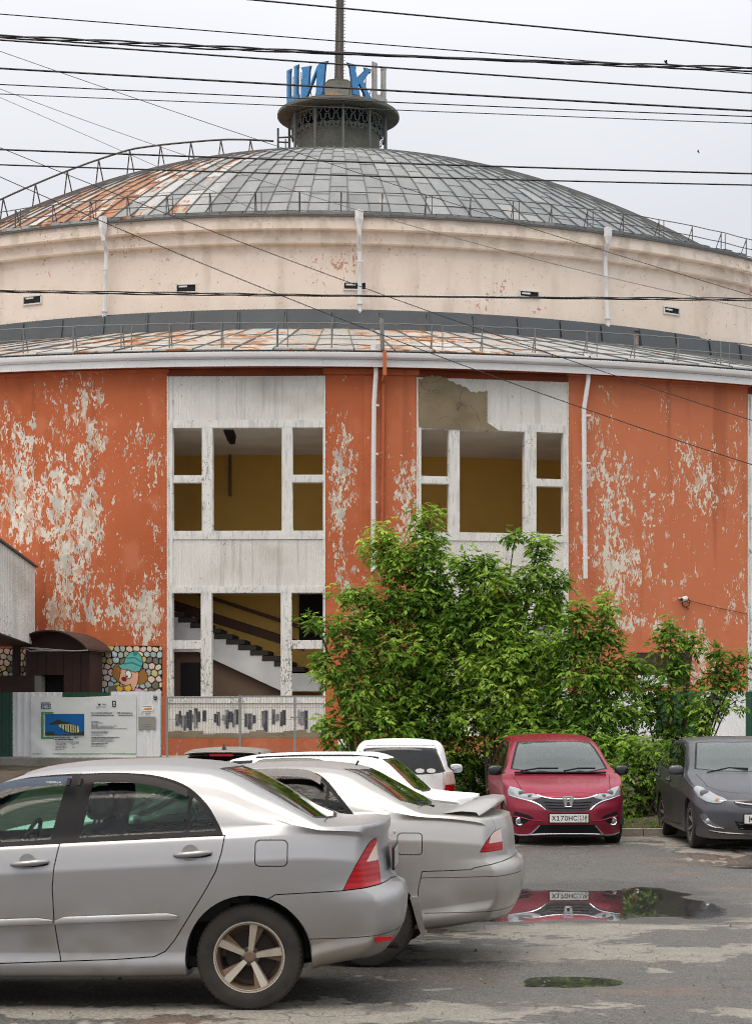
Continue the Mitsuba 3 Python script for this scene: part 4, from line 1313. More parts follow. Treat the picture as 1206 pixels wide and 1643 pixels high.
for region, seed in ((sg.box(152, 1036, 260.5, 1118), 3), (sg.box(-25, 1040, 46, 1100), 4)):
    x0, y0, x1, y1 = region.bounds
    mu = put('mural', MB().prism(ops.unary_union([sg.box(x0 + (x1 - x0) * i / 8, y0, x0 + (x1 - x0) * (i + 1) / 8, y1) for i in range(8)]), mural_fn, -.004, .0), 'mortar', B, label='painted stone pattern on dark ground beside the porch' if seed == 3 else None)
    r = np.random.default_rng(seed)
    pts = []
    ny, nx = int((y1 - y0) / 9.6), int((x1 - x0) / 10.2)
    for j in range(-1, ny + 1):
        for i in range(-1, nx + 1):
            pts.append((x0 + (i + .5 + .5 * (j % 2) + r.uniform(-.28, .28)) * 10.2, y0 + (j + .5 + r.uniform(-.25, .25)) * 9.6))
    cells = ops.voronoi_diagram(sg.MultiPoint(pts), envelope=region.buffer(30))
    for g in cells.geoms:
        c = g.intersection(region).buffer(-2.4).buffer(1.5, quad_segs=2)
        if c.is_empty or c.area < 6:
            continue
        put('stone', MB().prism(c, mural_fn, .0, .012), 'stone_' + 'abcdeef'[r.integers(0, 7)], mu)
    if seed == 3:
        E_ = lambda cx, cy, a, b, rot=0: affinity.rotate(affinity.scale(sg.Point(cx, cy).buffer(1, 12), a, b), rot)
        fig = [('hair', E_(190, 1078, 9.5, 13, 10), 'clown_hair', .016), ('hair', E_(226, 1086, 11, 11.5), 'clown_hair', .016),
               ('shoulders', sg.Polygon([(196, 1110), (204, 1104), (214, 1103), (226, 1106), (236, 1110.5), (240, 1118), (190, 1118)]), 'clown_shirt', .016),
               ('face', sg.Polygon([(196, 1072), (202, 1069), (216, 1072), (221, 1082), (219, 1096), (214, 1106), (204, 1106), (198, 1098), (193, 1091), (195, 1083)]).buffer(1.5), 'clown_skin', .021),
               ('hat', sg.Polygon([(192, 1068), (200, 1066), (203, 1056), (210, 1048), (218, 1046), (226, 1054), (228, 1064), (224, 1075), (217, 1077), (206, 1073), (196, 1072)]).buffer(1), 'clown_hat', .026),
               ('hat_band', sg.LineString([(201, 1065), (212, 1063), (226, 1069)]).buffer(1.3), 'clown_band', .03), ('hat_band', sg.LineString([(205, 1056), (216, 1055), (227, 1062)]).buffer(1.1), 'clown_band', .03),
               ('pompom', E_(217, 1049, 3.6, 3.2), 'clown_band', .03), ('eye', E_(206.5, 1082, 4.2, 6.0, -15), 'print_white', .027), ('pupil', E_(204.3, 1085, 1.3, 1.8), 'print_black', .031), ('nose', E_(199.5, 1089.5, 4.4, 3.6, 20), 'clown_nose', .031),
               ('cheek', E_(212, 1094, 3.2, 3.0), 'clown_skin', .027), ('mouth', sg.LineString([(197, 1098), (203, 1101), (210, 1098)]).buffer(.7), 'print_black', .027), ('ear', E_(219, 1087, 2.6, 3.4), 'clown_skin', .027),
               ('bow', sg.Polygon([(188, 1100), (198, 1103), (208, 1099), (212, 1104), (208, 1110), (199, 1106.5), (190, 1111), (187, 1106)]), 'clown_bow', .034), ('bow_knot', E_(199, 1105, 2.4, 2.2), 'clown_hair', .038), ('book', sg.Polygon([(174, 1101), (187, 1099.5), (188, 1110), (174, 1112)]), 'stone_f', .02)]
        for nm, g, m, lift in fig:
            put('clown_' + nm, MB().prism(g, mural_fn, lift - .004, lift), m, B)
            if nm in ('hair', 'face', 'hat', 'shoulders', 'bow', 'eye'):
                put('clown_outline', MB().prism(g.buffer(1.1).difference(g.buffer(.15)), mural_fn, lift - .003, lift + .001), 'print_black', B)

# small window with maroon boards low in the right-hand wall, camera, notice
def wall_fn(v):
    return np.array([cyl(theta(x, RW)[0], RW + w, zat(x, y, RW)) for x, y, w in v])


k = put('boarded_window', MB().prism(ops.unary_union([sg.box(1019 + i * 22, 1047, 1019 + (i + 1) * 22, 1102) for i in range(4)]), wall_fn, .003, .02), 'maroon', B)
put('window_reveal', MB().prism(sg.box(1017, 1044, 1109, 1104).difference(sg.box(1019.5, 1047, 1106, 1102)), wall_fn, .002, .05), 'orange_plaster', k)
put('window_board', MB().prism(sg.box(1020, 1083, 1076, 1102), wall_fn, .021, .035), 'sheet_white', k)
cam = thing('security_camera', 'small white security camera with a coil of black cable on the orange wall', 'camera')
p = wall_fn([[1089, 960, .0], [1089, 961, .28], [1083, 963, .42]])
put('bracket', MB().tube(p[:2], .03, 6), 'white_metal', cam)
put('housing', MB().tube([p[1] + [.08, 0, .01], p[2]], [.07, .065], 8), 'white_metal', cam)
put('lens', MB().tube([p[2], p[2] + (p[2] - p[1]) * .25], .045, 8), 'black_strip', cam)
a = np.linspace(0, 2 * math.pi * 2.7, 50)
c = wall_fn([[1099, 967, .05]])[0]
coil = np.stack([c[0] + (.115 + .008 * np.sin(a * 3)) * np.cos(a), c[1] - .01 * np.sin(a * 2) - .0005 * a, c[2] + .125 * np.sin(a)], -1)
put('cable_coil', MB().tube(np.vstack([wall_fn([[1087, 961, .05]]), coil, wall_fn([[1103, 977, .05]])]), .014, 5), 'black_strip', cam)
put('cable', MB().tube(wall_fn([[1099 + i * 11, 962 + i * 2.55 + 1.2 * math.sin(i * .35), .04] for i in range(10)]), .008, 4), 'black_strip', cam)
nt = put('notice_board', MB().prism(sg.box(542, 1186, 566, 1208), wall_fn, .01, .04), 'print_white', label='small white notice with red lettering at the foot of the narrow pier', cat='notice')
tm = meshkit.text_mesh('тел', .13, .004, bold=True)
o = wall_fn([[550.5, 1194, .043]])[0]
put('lettering', trimesh.Trimesh(np.array(tm.vertices)[:, [0, 2, 1]] * [1, -1, 1] + o, tm.faces, process=False), 'print_red', nt)
# ---------------------------------------------------------------- cars: a lofted shell cut along its panel lines
def paint(name, c, metal=.55, rough=.32, dirt=.12):
    def col(p, n, uv):
        d = fbm(p.x * 3, p.y * 3, p.z * 4, 3)
        low = 1 - smoothstep(.15, .75, p.z)
        return mix(c, (0.24, 0.21, 0.165), dirt * (0.16 + 1.5 * low) * smoothstep(.25, .7, d))
    return mat(name, proc(col), rough=rough, metallic=metal, clear=0.9)


paint('paint_silver', (0.37, 0.37, 0.375), .68, .33, .6)
paint('paint_champagne', (0.45, 0.44, 0.42), .68, .31, .6)
paint('paint_white', (0.74, 0.75, 0.75), .1, .35, .1)
paint('paint_red', (0.28, 0.010, 0.036), .45, .28, .06)
paint('paint_grey', (0.078, 0.08, 0.092), .55, .30, .15)
paint('paint_dark', (0.30, 0.27, 0.24), .5, .35, .3)
mat('trim_black', (0.014, 0.014, 0.015), rough=.5, spec=.15)
mat('gloss_black', (0.008, 0.008, 0.01), rough=.12, clear=.8)
mat('seat_cloth', (0.045, 0.045, 0.045), rough=.9)
mat('cabin_dark', (0.022, 0.022, 0.024), rough=.85)
mat('cabin_light', (0.30, 0.29, 0.27), rough=.85)
mat('tyre_rubber', proc(lambda p, n, uv: mix((0.017, 0.016, 0.015), (0.052, 0.047, 0.041), fbm(p.x * 9, p.y * 9, p.z * 9, 3))), rough=.85, spec=.3)
mat('alloy_worn', proc(lambda p, n, uv: mix((0.42, 0.37, 0.29), (0.56, 0.51, 0.43), fbm(p.x * 12, p.y * 12, p.z * 12, 3))), rough=.38, metallic=.6)
mat('alloy_brown', (0.17, 0.115, 0.08), rough=.5, metallic=.4)
mat('alloy_silver', (0.50, 0.50, 0.50), rough=.35, metallic=.7)
mat('brake_dark', (0.03, 0.022, 0.018), rough=.8)
mat('chrome', (0.72, 0.72, 0.73), rough=.12, metallic=1.0)
mat('lamp_red', proc(lambda p, n, uv: mix((0.30, 0.003, 0.006), (0.50, 0.008, 0.012), smoothstep(-.6, .4, dr.sin(p.z * 190.0)) * (0.55 + 0.45 * smoothstep(.70, .74, noise(p.z * 7.0, 3.0))))), rough=.2, spec=.3, clear=.35)
mat('lamp_clear', (0.62, 0.46, 0.42), rough=.15, spec=.4, clear=.5)
mat('lamp_pink', (0.60, 0.20, 0.15), rough=.12, clear=1.0)
mat('lamp_white', (0.36, 0.38, 0.40), rough=.14, metallic=.5, clear=1.0)
mat('lamp_amber', (0.55, 0.30, 0.16), rough=.15, clear=1.0)
mat('lamp_grey', (0.16, 0.17, 0.18), rough=.12, metallic=.3, clear=1.0)
mat('plate_white', sc((205, 205, 200)), rough=.5)
mat('glass_reflecting', (0.045, 0.06, 0.056), rough=.03, spec=.85)
mat('glass_film', (0.006, 0.007, 0.007), rough=.03, spec=.5)
mat('mirror_glass', (0.75, 0.76, 0.78), rough=.04, metallic=1.0)
mat('visor_smoke', (0.035, 0.032, 0.032), rough=.45, spec=.12)
mat('visor_blue', (0.07, 0.09, 0.125), rough=.45, spec=.12)
for nm, c, io in (('glass_green', (.42, .63, .54), 1.28), ('glass_dark', (.05, .054, .054), 1.26), ('glass_screen', (.24, .30, .285), 1.62), ('glass_mid', (.22, .25, .24), 1.5), ('glass_rear', (.10, .11, .11), 1.52)):
    scene[nm] = dict(type='thindielectric', int_ior=io, ext_ior=1.0, specular_transmittance=rgb(*c))


def smooth_fn(pts):
    p = np.array(sorted(pts), float)
    return PchipInterpolator(p[:, 0], p[:, 1], extrapolate=True)


def qb(a, c, b, n):
    t = np.linspace(0, 1, n)[:, None]
    return (1 - t) ** 2 * a + 2 * t * (1 - t) * c + t * t * b


class Car:
    """x back, y to the car's left as seen from behind (-y is the side towards the viewer of a car parked nose left), z up; rear wheel at x = 0."""

    def __init__(self, **k):
        self.__dict__.update(k)
        for n in ('top', 'bot', 'hw', 'belt'):
            setattr(self, n, smooth_fn(getattr(self, n)))
        self.front_e, self.rear_e = smooth_fn(self.front_e), smooth_fn(self.rear_e)
        self.tumble = getattr(self, 'tumble', .31)
        self.crease = getattr(self, 'crease', .15)

    def section(self, x, off):
        zt, zb, W_, zs = float(self.top(x)) - off, float(self.bot(x)) + off, float(self.hw(x)) - off, float(self.belt(x))
        zs = min(zs, zt - .028)
        gh = zt - zs
        q_ = min(1, gh / .26)
        sh = .052 * q_ * q_ * (3 - 2 * q_)                       # shoulder step in
        wt = W_ - sh - self.tumble * gh
        A = np.array
        zm = zb + (zs - zb) * .46
        rr = min(.13, gh * .45)
        cr = min(.055, gh * .35)
        L = [A([0, zb])]
        c0 = A([W_ - .05, zb])
        low = A([W_ - .016, zb + .085])
        top_in = A([wt - rr * 1.15, zt - .35 * cr])
        d = (A([W_ - sh, zs]) - A([wt, zt])) / (np.linalg.norm(A([W_ - sh, zs]) - A([wt, zt])) + 1e-9)
        pts = [qb(L[0], A([W_ * .4, zb]), c0 - A([.07, 0]), 7)]
        pts.append(qb(c0 - A([.07, 0]), A([W_ - .016, zb]), low, 7)[1:])
        hc = self.crease * min(1.0, max(0.0, (zs - zb) / .75))      # the side turns in above this line
        zc = zs - hc
        tin = min(.040, hc * .24)
        base = A([W_ - .030, zb + .16])
        pts.append(qb(low, A([W_ - .030, zb + .135]), base, 5)[1:])
        pts.append(qb(base, A([W_ - .010, zm + .05]), A([W_, zc - .02]), 11)[1:])
        pts.append(qb(A([W_, zc - .02]), A([W_ + .001, zc]), A([W_ - tin * .13, zc + .018]), 5)[1:])
        a = A([W_ - tin * .85, zs - .018])
        b = A([W_ - sh, zs]) - d * min(.05, gh * .3)
        pts.append(qb(pts[-1][-1], A([W_ - tin * .42, zc + hc * .5]), a, 7)[1:])
        pts.append(qb(a, A([W_ - tin - .001, zs - .002]), b, 6)[1:])
        e = A([wt, zt - cr]) + d * min(rr, gh * .4)
        e[1] = min(e[1], zt - cr * .6)
        pts.append(qb(b, (b + e) / 2 + A([.012 * min(1, gh / .3), 0]), e, 9)[1:])
        pts.append(qb(e, A([wt - .012, zt - cr * .45]), A([wt - rr, zt - cr * .55 + .0]), 9)[1:])
        f = pts[-1][-1]
        pts.append(qb(f, A([f[0] * .5, zt + .004]), A([0, zt]), 11)[1:])
        return np.vstack(pts)

    def loft(self, off=0.0):
        xs = np.concatenate([np.linspace(self.x0 + off, self.x0 + .55, 14)[:-1], np.linspace(self.x0 + .55, self.x1 - .45, self.n)[:-1], np.linspace(self.x1 - .45, self.x1 - off, 14)])
        S = [self.section(x, off) for x in xs]
        n = len(S[0])
        rings = []
        for x, s in zip(xs, S):
            rings.append(np.column_stack([np.full(n, x), s]))

        def cap(x, s):
            c = np.array([0, .5 * (s[:, 1].min() + s[:, 1].max())])
            return [np.column_stack([np.full(n, x), c + (s - c) * k]) for k in (.96, .88, .76, .6, .42, .22)], np.array([x, *c])

        ca, pa = cap(xs[0], S[0])
        cb, pb = cap(xs[-1], S[-1])
        R = ca[::-1] + rings + cb
        V = np.array(R)                                      # k, n, 3
        K = len(V)
        half = V.reshape(-1, 3)
        idx = np.arange(K * n).reshape(K, n)
        f = []
        for k in range(K - 1):
            a, b = idx[k], idx[k + 1]
            f += [[a[i], b[i], b[i + 1]] for i in range(n - 1)] + [[a[i], b[i + 1], a[i + 1]] for i in range(n - 1)]
        v = np.vstack([half, pa, pb])
        ia, ib = K * n, K * n + 1
        f += [[ia, idx[0][i], idx[0][i + 1]] for i in range(n - 1)] + [[ib, idx[-1][i + 1], idx[-1][i]] for i in range(n - 1)]
        f = np.array(f)
        v = self.shape(v)
        v[np.abs(v[:, 1]) < 1e-9, 1] = 0
        mv = v * [1, -1, 1]
        allv, allf = np.vstack([v, mv]), np.vstack([f, f[:, ::-1] + len(v)])
        m = trimesh.Trimesh(allv, allf, process=False)
        m.merge_vertices(digits_vertex=7)
        m.update_faces(m.nondegenerate_faces(height=1e-12) | True)
        if m.volume < 0:
            m.invert()
        return m

    def shape(self, v):
        v = v.copy()
        Wd = np.maximum(self.hw(np.clip(v[:, 0], self.x0, self.x1)), .3)
        t = np.clip(np.abs(v[:, 1]) / Wd, 0, 1)
        wr = np.clip((v[:, 0] - (self.x1 - .66)) / .66, 0, 1) ** 1.5
        wf = np.clip(((self.x0 + .95) - v[:, 0]) / .95, 0, 1) ** 1.5
        z = v[:, 2]
        v[:, 0] += wr * (self.rear_e(z) - self.rear_c * t ** 3.2) - wf * (self.front_e(z) - self.front_c * t ** 2.6)
        return v


def man(m):
    return m3.Manifold(m3.Mesh(np.ascontiguousarray(m.vertices, dtype=np.float32), np.ascontiguousarray(m.faces, dtype=np.uint32)))


def prism_xz(poly, side, y0=.25, y1=1.2):
    """Side-view polygon as a solid on one side (or both)."""
    out = None
    for g in getattr(poly, 'geoms', [poly]):
        if g.area < 1e-7:
            continue
        m = trimesh.creation.extrude_polygon(g, y1 - y0, engine='earcut')
        v = np.array(m.vertices)
        for s in ((-1, 1) if side == 0 else (side,)):
            q = np.column_stack([v[:, 0], s * (y0 + v[:, 2]), v[:, 1]])
            t = trimesh.Trimesh(q, m.faces, process=False)
            if t.volume < 0:
                t.invert()
            out = man(t) if out is None else out + man(t)
    return out


def prism_yz(poly, x0, x1):
    out = None
    for g in getattr(poly, 'geoms', [poly]):
        if g.area < 1e-7:
            continue
        m = trimesh.creation.extrude_polygon(g, x1 - x0, engine='earcut')
        v = np.array(m.vertices)
        t = trimesh.Trimesh(np.column_stack([x0 + v[:, 2], v[:, 0], v[:, 1]]), m.faces, process=False)
        if t.volume < 0:
            t.invert()
        out = man(t) if out is None else out + man(t)
    return out


def prism_xy(poly, z0, z1):
    out = None
    for g in getattr(poly, 'geoms', [poly]):
        m = trimesh.creation.extrude_polygon(g, z1 - z0, engine='earcut')
        v = np.array(m.vertices)
        t = trimesh.Trimesh(np.column_stack([v[:, 0], v[:, 1], z0 + v[:, 2]]), m.faces, process=False)
        if t.volume < 0:
            t.invert()
        out = man(t) if out is None else out + man(t)
    return out


def line_ring(poly, w):
    return poly.buffer(w / 2, join_style=1).difference(poly.buffer(-w / 2, join_style=1))


def spline(pts, n=8, closed=False):
    """Smooth curve through points (Catmull-Rom)."""
    p = np.array(pts, float)
    q = np.vstack([p[-1], p, p[:2]]) if closed else np.vstack([2 * p[0] - p[1], p, 2 * p[-1] - p[-2]])
    out = []
    for i in range(1, len(q) - 2):
        for t in np.linspace(0, 1, n, endpoint=False):
            a, b, c, d = q[i - 1], q[i], q[i + 1], q[i + 2]
            out.append(.5 * (2 * b + (c - a) * t + (2 * a - 5 * b + 4 * c - d) * t * t + (3 * b - 3 * c + d - a) * t ** 3))
    if not closed:
        out.append(p[-1])
    return np.array(out)


class Shell:
    """Outer minus inner loft; pieces are taken from it one after another."""

    def __init__(self, car, th=.03):
        self.car = car
        skin = car.loft(0)
        self.outer, self.inner = man(skin).as_original(), man(car.loft(th)).as_original()
        self.tri = np.array(skin.vertices)[skin.faces]
        fn = np.cross(self.tri[:, 1] - self.tri[:, 0], self.tri[:, 2] - self.tri[:, 0])
        vn = np.zeros((len(skin.vertices), 3))
        for k in range(3):
            np.add.at(vn, skin.faces[:, k], fn)
        self.trin = (vn / (np.linalg.norm(vn, axis=1, keepdims=True) + 1e-12))[skin.faces]
        self.tree = cKDTree(self.tri.mean(1))
        self.oid, self.iid = self.outer.original_id(), self.inner.original_id()
        self.rest = self.outer - self.inner
        self.liner = []

    def split(self, man_):
        """Triangles that came from the outer skin, from the inner skin, and the cut edges."""
        m = man_.to_mesh()
        v, f = np.array(m.vert_properties[:, :3], float), np.array(m.tri_verts)
        src = np.zeros(len(f), int)
        ri, ro = m.run_index, m.run_original_id
        for i, o in enumerate(ro):
            src[ri[i] // 3:ri[i + 1] // 3] = o
        return v, f, src

    def normals(self, p):
        """Normals of the uncut skin at points on it."""
        _, c = self.tree.query(p, k=14)
        a, b, d = self.tri[c, 0], self.tri[c, 1] - self.tri[c, 0], self.tri[c, 2] - self.tri[c, 0]
        q = p[:, None] - a
        bb, bd, dd = (b * b).sum(-1), (b * d).sum(-1), (d * d).sum(-1)
        qb_, qd = (q * b).sum(-1), (q * d).sum(-1)
        den = bb * dd - bd * bd + 1e-18
        v, w = (dd * qb_ - bd * qd) / den, (bb * qd - bd * qb_) / den
        u = 1 - v - w
        off = np.abs((q * np.cross(b, d)).sum(-1)) / (np.sqrt(den) + 1e-12)
        bad = np.maximum(0, -np.minimum(np.minimum(u, v), w)) * np.sqrt(bb + dd) + off
        i = np.argmin(bad, 1)
        r_ = np.arange(len(p))
        wt = np.clip(np.stack([u, v, w], -1)[r_, i], 0, 1)
        n = (self.trin[c[r_, i]] * wt[:, :, None]).sum(1)
        return n / (np.linalg.norm(n, axis=1, keepdims=True) + 1e-12)

    def take(self, cutter, gap=None):
        piece = self.rest ^ cutter
        self.rest = self.rest - cutter
        return piece

    def cut(self, cutter):
        self.rest = self.rest - cutter


class Placed:
    def __init__(self, at, yaw, flip=False):
        c, s = math.cos(yaw), math.sin(yaw)
        self.R = np.array([[c, -s, 0], [s, c, 0], [0, 0, 1.0]])
        self.o = np.asarray(at, float)

    def __call__(self, v):
        return np.asarray(v) @ self.R.T + self.o


def sub(v, f):
    u, inv = np.unique(f, return_inverse=True)
    return trimesh.Trimesh(v[u], inv.reshape(-1, 3), process=False)


class Builder:
    def __init__(self, key, car, at, yaw, paint):
        self.key, self.car, self.pl, self.paint = key, car, Placed(at, yaw), paint
        self.sh = Shell(car)
        self.linv, self.n_l = MB(), 0

    def piece(self, name, man_, bsdf, parent=None, smooth=32, skin=False, label=None):
        """skin: outer faces only (glass)."""
        v, f, src = self.sh.split(man_)
        if len(f) == 0:
            return None
        out = f[src == self.sh.oid] if skin else f[src != self.sh.iid]
        inn = f[src == self.sh.iid]
        if len(inn) and not skin:
            t = sub(v, inn)
            self.linv.add(self.pl(t.vertices), t.faces)
        if len(out) == 0:
            return None
        on, edge = f[src == self.sh.oid], f[(src != self.sh.oid) & (src != self.sh.iid)]
        V, N, F, k = [], [], [], 0
        if len(on):
            t = sub(v, on)
            V.append(np.array(t.vertices))
            N.append(self.sh.normals(V[-1]))
            F.append(np.array(t.faces))
            k = len(V[-1])
        if len(edge) and not skin:
            ev = v[edge]
            n = np.cross(ev[:, 1] - ev[:, 0], ev[:, 2] - ev[:, 0])
            V.append(ev.reshape(-1, 3))
            N.append(np.repeat(n / (np.linalg.norm(n, axis=1, keepdims=True) + 1e-12), 3, 0))
            F.append(np.arange(len(edge) * 3).reshape(-1, 3) + k)
        V, N, F = np.vstack(V), np.vstack(N), np.vstack(F)
        return put(name, trimesh.Trimesh(self.pl(V), F, process=False), bsdf, parent or self.key, label=label, normals=N @ self.pl.R.T)

    def add(self, name, mb, bsdf, parent=None, smooth=False, label=None, kind=None):
        m = mb.mesh() if isinstance(mb, MB) else mb
        t = trimesh.Trimesh(self.pl(m.vertices), m.faces, process=False)
        return put(name, t, bsdf, parent or self.key, smooth=smooth, label=label, kind=kind)

    def side_window(self, poly, glass, frame=.028, parent=None, sides=(-1, 1), name='window', div=None, fmat='trim_black', zmin=.5):
        """A window in its dark surround, on each side."""
        for s in sides:
            p = self.sh.take(prism_xz(poly, s, .30))
            inner = poly.buffer(-frame, join_style=1)
            if div is not None:
                inner = inner.difference(div)
            gl = p ^ prism_xz(inner, s, .30)
            fr = p - prism_xz(inner, s, .30)
            k = self.piece(name, fr, fmat, parent if s == -1 or parent is None else None)
            self.piece('pane', gl, glass, k, skin=True, smooth=True)

    def finish_body(self, label=None):
        self.piece('body', self.sh.rest, self.paint, label=label)
        put('cabin_lining', self.linv, 'cabin_dark', self.key)


def wheel(b, x, y, r, w, side, style, rim_r, mats, spoke_n=5, rot=0.0, wname='wheel'):
    """A wheel at (x, y) with its outer face on side (-1 or 1); the face and rim lie in the xz plane."""
    c = np.array([x, y, r])
    s = side
    prof = [(rim_r * .97, .5), (rim_r * 1.0, .47), (rim_r * 1.06, .50), (rim_r + (r - rim_r) * .45, .56), (r * .955, .50), (r * .985, .42), (r, .34), (r, .12), (r * .975, .11), (r * .975, .09), (r, .08), (r, -.08), (r * .975, -.09), (r * .975, -.11), (r, -.12), (r, -.34), (r * .985, -.42), (r * .955, -.5), (rim_r, -.5)]
    a = np.linspace(0, 2 * np.pi, 73)
    G = np.stack([np.stack([c[0] + q * np.cos(a), np.full(73, c[1] + s * t * w), c[2] + q * np.sin(a)], -1) for q, t in prof], 0)
    k = b.add(wname, MB().grid(G), 'tyre_rubber', smooth=40)
    tr = MB()
    for i in range(60):
        t = 2 * np.pi * (i + .5) / 60
        for z0, z1 in ((.36, .47), (-.47, -.36)):
            d = np.array([np.cos(t), 0, np.sin(t)])
            e = np.array([-np.sin(t), 0, np.cos(t)])
            p = c + d * r * .985
            tr.hexa([p + np.array([0, s * z * w, 0]) + e * ee + d * dd for dd in (-.012, .0008) for z, ee in ((z0, -.008), (z1, -.008), (z1, .008), (z0, .008))])
    b.add('tread', tr, 'tyre_rubber', k, kind='stuff')
    face, dark = mats
    rim = [(rim_r * .985, .50), (rim_r * 1.03, .505), (rim_r * 1.03, .485), (rim_r * .95, .47), (rim_r * .90, .36), (rim_r * .88, -.3), (rim_r * .2, -.32)]
    G = np.stack([np.stack([c[0] + q * np.cos(a), np.full(73, c[1] + s * t * w), c[2] + q * np.sin(a)], -1) for q, t in rim], 0)
    kr = b.add('rim', MB().grid(G[:4]), face, k, smooth=30)
    b.add('barrel', MB().grid(G[3:]), dark, k, smooth=30)
    rot_ = rot
    for i in range(spoke_n):
        t = rot_ + i * 2 * np.pi / spoke_n
        d, e = np.array([np.cos(t), 0, np.sin(t)]), np.array([-np.sin(t), 0, np.cos(t)])
        Y = np.array([0, s * w, 0])
        P = lambda q, u, yy: c + d * q * rim_r + e * u * rim_r + Y * yy
        w0, w1 = (.085, .135) if style == 'five' else (.05, .085)
        y0, y1 = .30, .455
        m = MB().hexa([P(.16, -w0, .12), P(.16, w0, .12), P(.98, w1, .25), P(.98, -w1, .25), P(.16, -w0 * .8, y0), P(.16, w0 * .8, y0), P(.98, w1 * .86, y1), P(.98, -w1 * .86, y1)])
        b.add('spoke', m, face, k)
        if style == 'five':
            b.add('spoke_shadow', MB().hexa([P(.2, -.05, .08), P(.2, .05, .08), P(.98, -.10, .2), P(.98, -.34, .2), P(.2, -.05, .10), P(.2, .05, .10), P(.98, -.10, .30), P(.98, -.34, .30)]), dark, k)
    hub = [(rim_r * .0 + .001, .335), (rim_r * .13, .335), (rim_r * .145, .32), (rim_r * .26, .28), (rim_r * .28, .1)]
    G = np.stack([np.stack([c[0] + q * np.cos(a), np.full(73, c[1] + s * t * w), c[2] + q * np.sin(a)], -1) for q, t in hub], 0)
    b.add('hub_cap', MB().grid(G), dark if style == 'five' else face, k, smooth=30)
    nuts = MB()
    for i in range(5):
        t = rot_ + (i + .5) * 2 * np.pi / 5
        q = c + np.array([np.cos(t), 0, np.sin(t)]) * rim_r * .22
        nuts.tube([q + [0, s * w * .2, 0], q + [0, s * w * .33, 0]], .011, 6)
    b.add('wheel_nut', nuts, 'brake_dark', k, kind='stuff')
    disc = [(rim_r * .2, -.02), (rim_r * .72, -.02), (rim_r * .72, -.08), (rim_r * .2, -.1)]
    G = np.stack([np.stack([c[0] + q * np.cos(a), np.full(73, c[1] + s * t * w), c[2] + q * np.sin(a)], -1) for q, t in disc], 0)
    b.add('brake_disc', MB().grid(G), 'brake_dark', k, smooth=30)
    return k


def arch(b, x, zc, r, yin):
    """Wheel openings on both sides with dark wells."""
    circ = sg.Polygon([(x + r * math.cos(t), zc + r * 1.0 * math.sin(t)) for t in np.linspace(0, 2 * math.pi, 49)[:-1]]).union(sg.box(x - r * .985, -.2, x + r * .985, zc))
    b.sh.cut(prism_xz(circ, 0, yin, 1.3))
    rim = []
    t = np.linspace(-.12, math.pi + .12, 40)
    for s in (-1, 1):
        Wd = float(b.car.hw(x))
        m = MB()
        rows = [np.stack([x + q * np.cos(t), np.full(40, s * y), zc + q * np.sin(t)], -1) for q, y in ((r + .004, Wd - .03), (r + .006, yin - .03), (.02, yin - .03))]
        m.grid(np.stack(rows, 0))
        b.add('wheel_well', m, 'cabin_dark')


def seat(b, x, y, z, parent=None, head=True, m='seat_cloth'):
    """A seat with a leaning back and a head restraint on posts."""
    def pad(c, s, lean=0.0):
        box = man(trimesh.creation.box(s)).refine_to_length(.06)
        q = box.to_mesh()
        v, f = np.array(q.vert_properties[:, :3], float), np.array(q.tri_verts)
        h = np.array(s) / 2
        n = v / h
        k = (np.abs(n) ** 4).sum(1) ** .25
        v = v / np.maximum(k[:, None], 1e-6) * np.minimum(1, np.abs(n).max(1))[:, None] ** .0
        v[:, 0] += lean * v[:, 2]
        return trimesh.Trimesh(v + c, f, process=False)
    k = b.add('seat', MB().tm(pad((x - .02, y, z + .40), (.16, .50, .62), .22)).tm(pad((x - .30, y, z + .10), (.52, .50, .17))), m, smooth=40)
    if head:
        hr = MB().tm(pad((x + .10, y, z + .84), (.13, .28, .21), .15))
        for s in (-.07, .07):
            hr.tube([[x + .06, y + s, z + .66], [x + .09, y + s, z + .80]], .008, 6)
        b.add('head_restraint', hr, m, k, smooth=40)


def dash_and_wheel(b, x, z, half, ywheel):
    m = MB()
    t = np.linspace(0, math.pi, 12)
    rows = [np.stack([np.array([x + .28 - .32 * math.cos(q) * 0 - .30 * (1 - math.sin(q)) if False else x + .24 * math.cos(q) for q in t]), np.full(12, y), z - .10 + .14 * np.sin(t)], -1) for y in np.linspace(-half, half, 6)]
    m.grid(np.stack(rows, 0))
    b.add('dashboard', m, 'cabin_dark', smooth=True)
    a = np.linspace(0, 2 * math.pi, 25)[:-1]
    c = np.array([x + .42, ywheel, z - .02])
    ring_ = np.stack([c[0] + .07 * np.sin(a), c[1] + .18 * np.cos(a), c[2] + .17 * np.sin(a)], -1)
    b.add('steering_wheel', MB().tube(ring_, .014, 6, closed=True).bar(c + [0, -.17, 0], c + [0, .17, 0], .03, .05).bar(c, c + [-.22, 0, -.08], .05), 'cabin_dark')


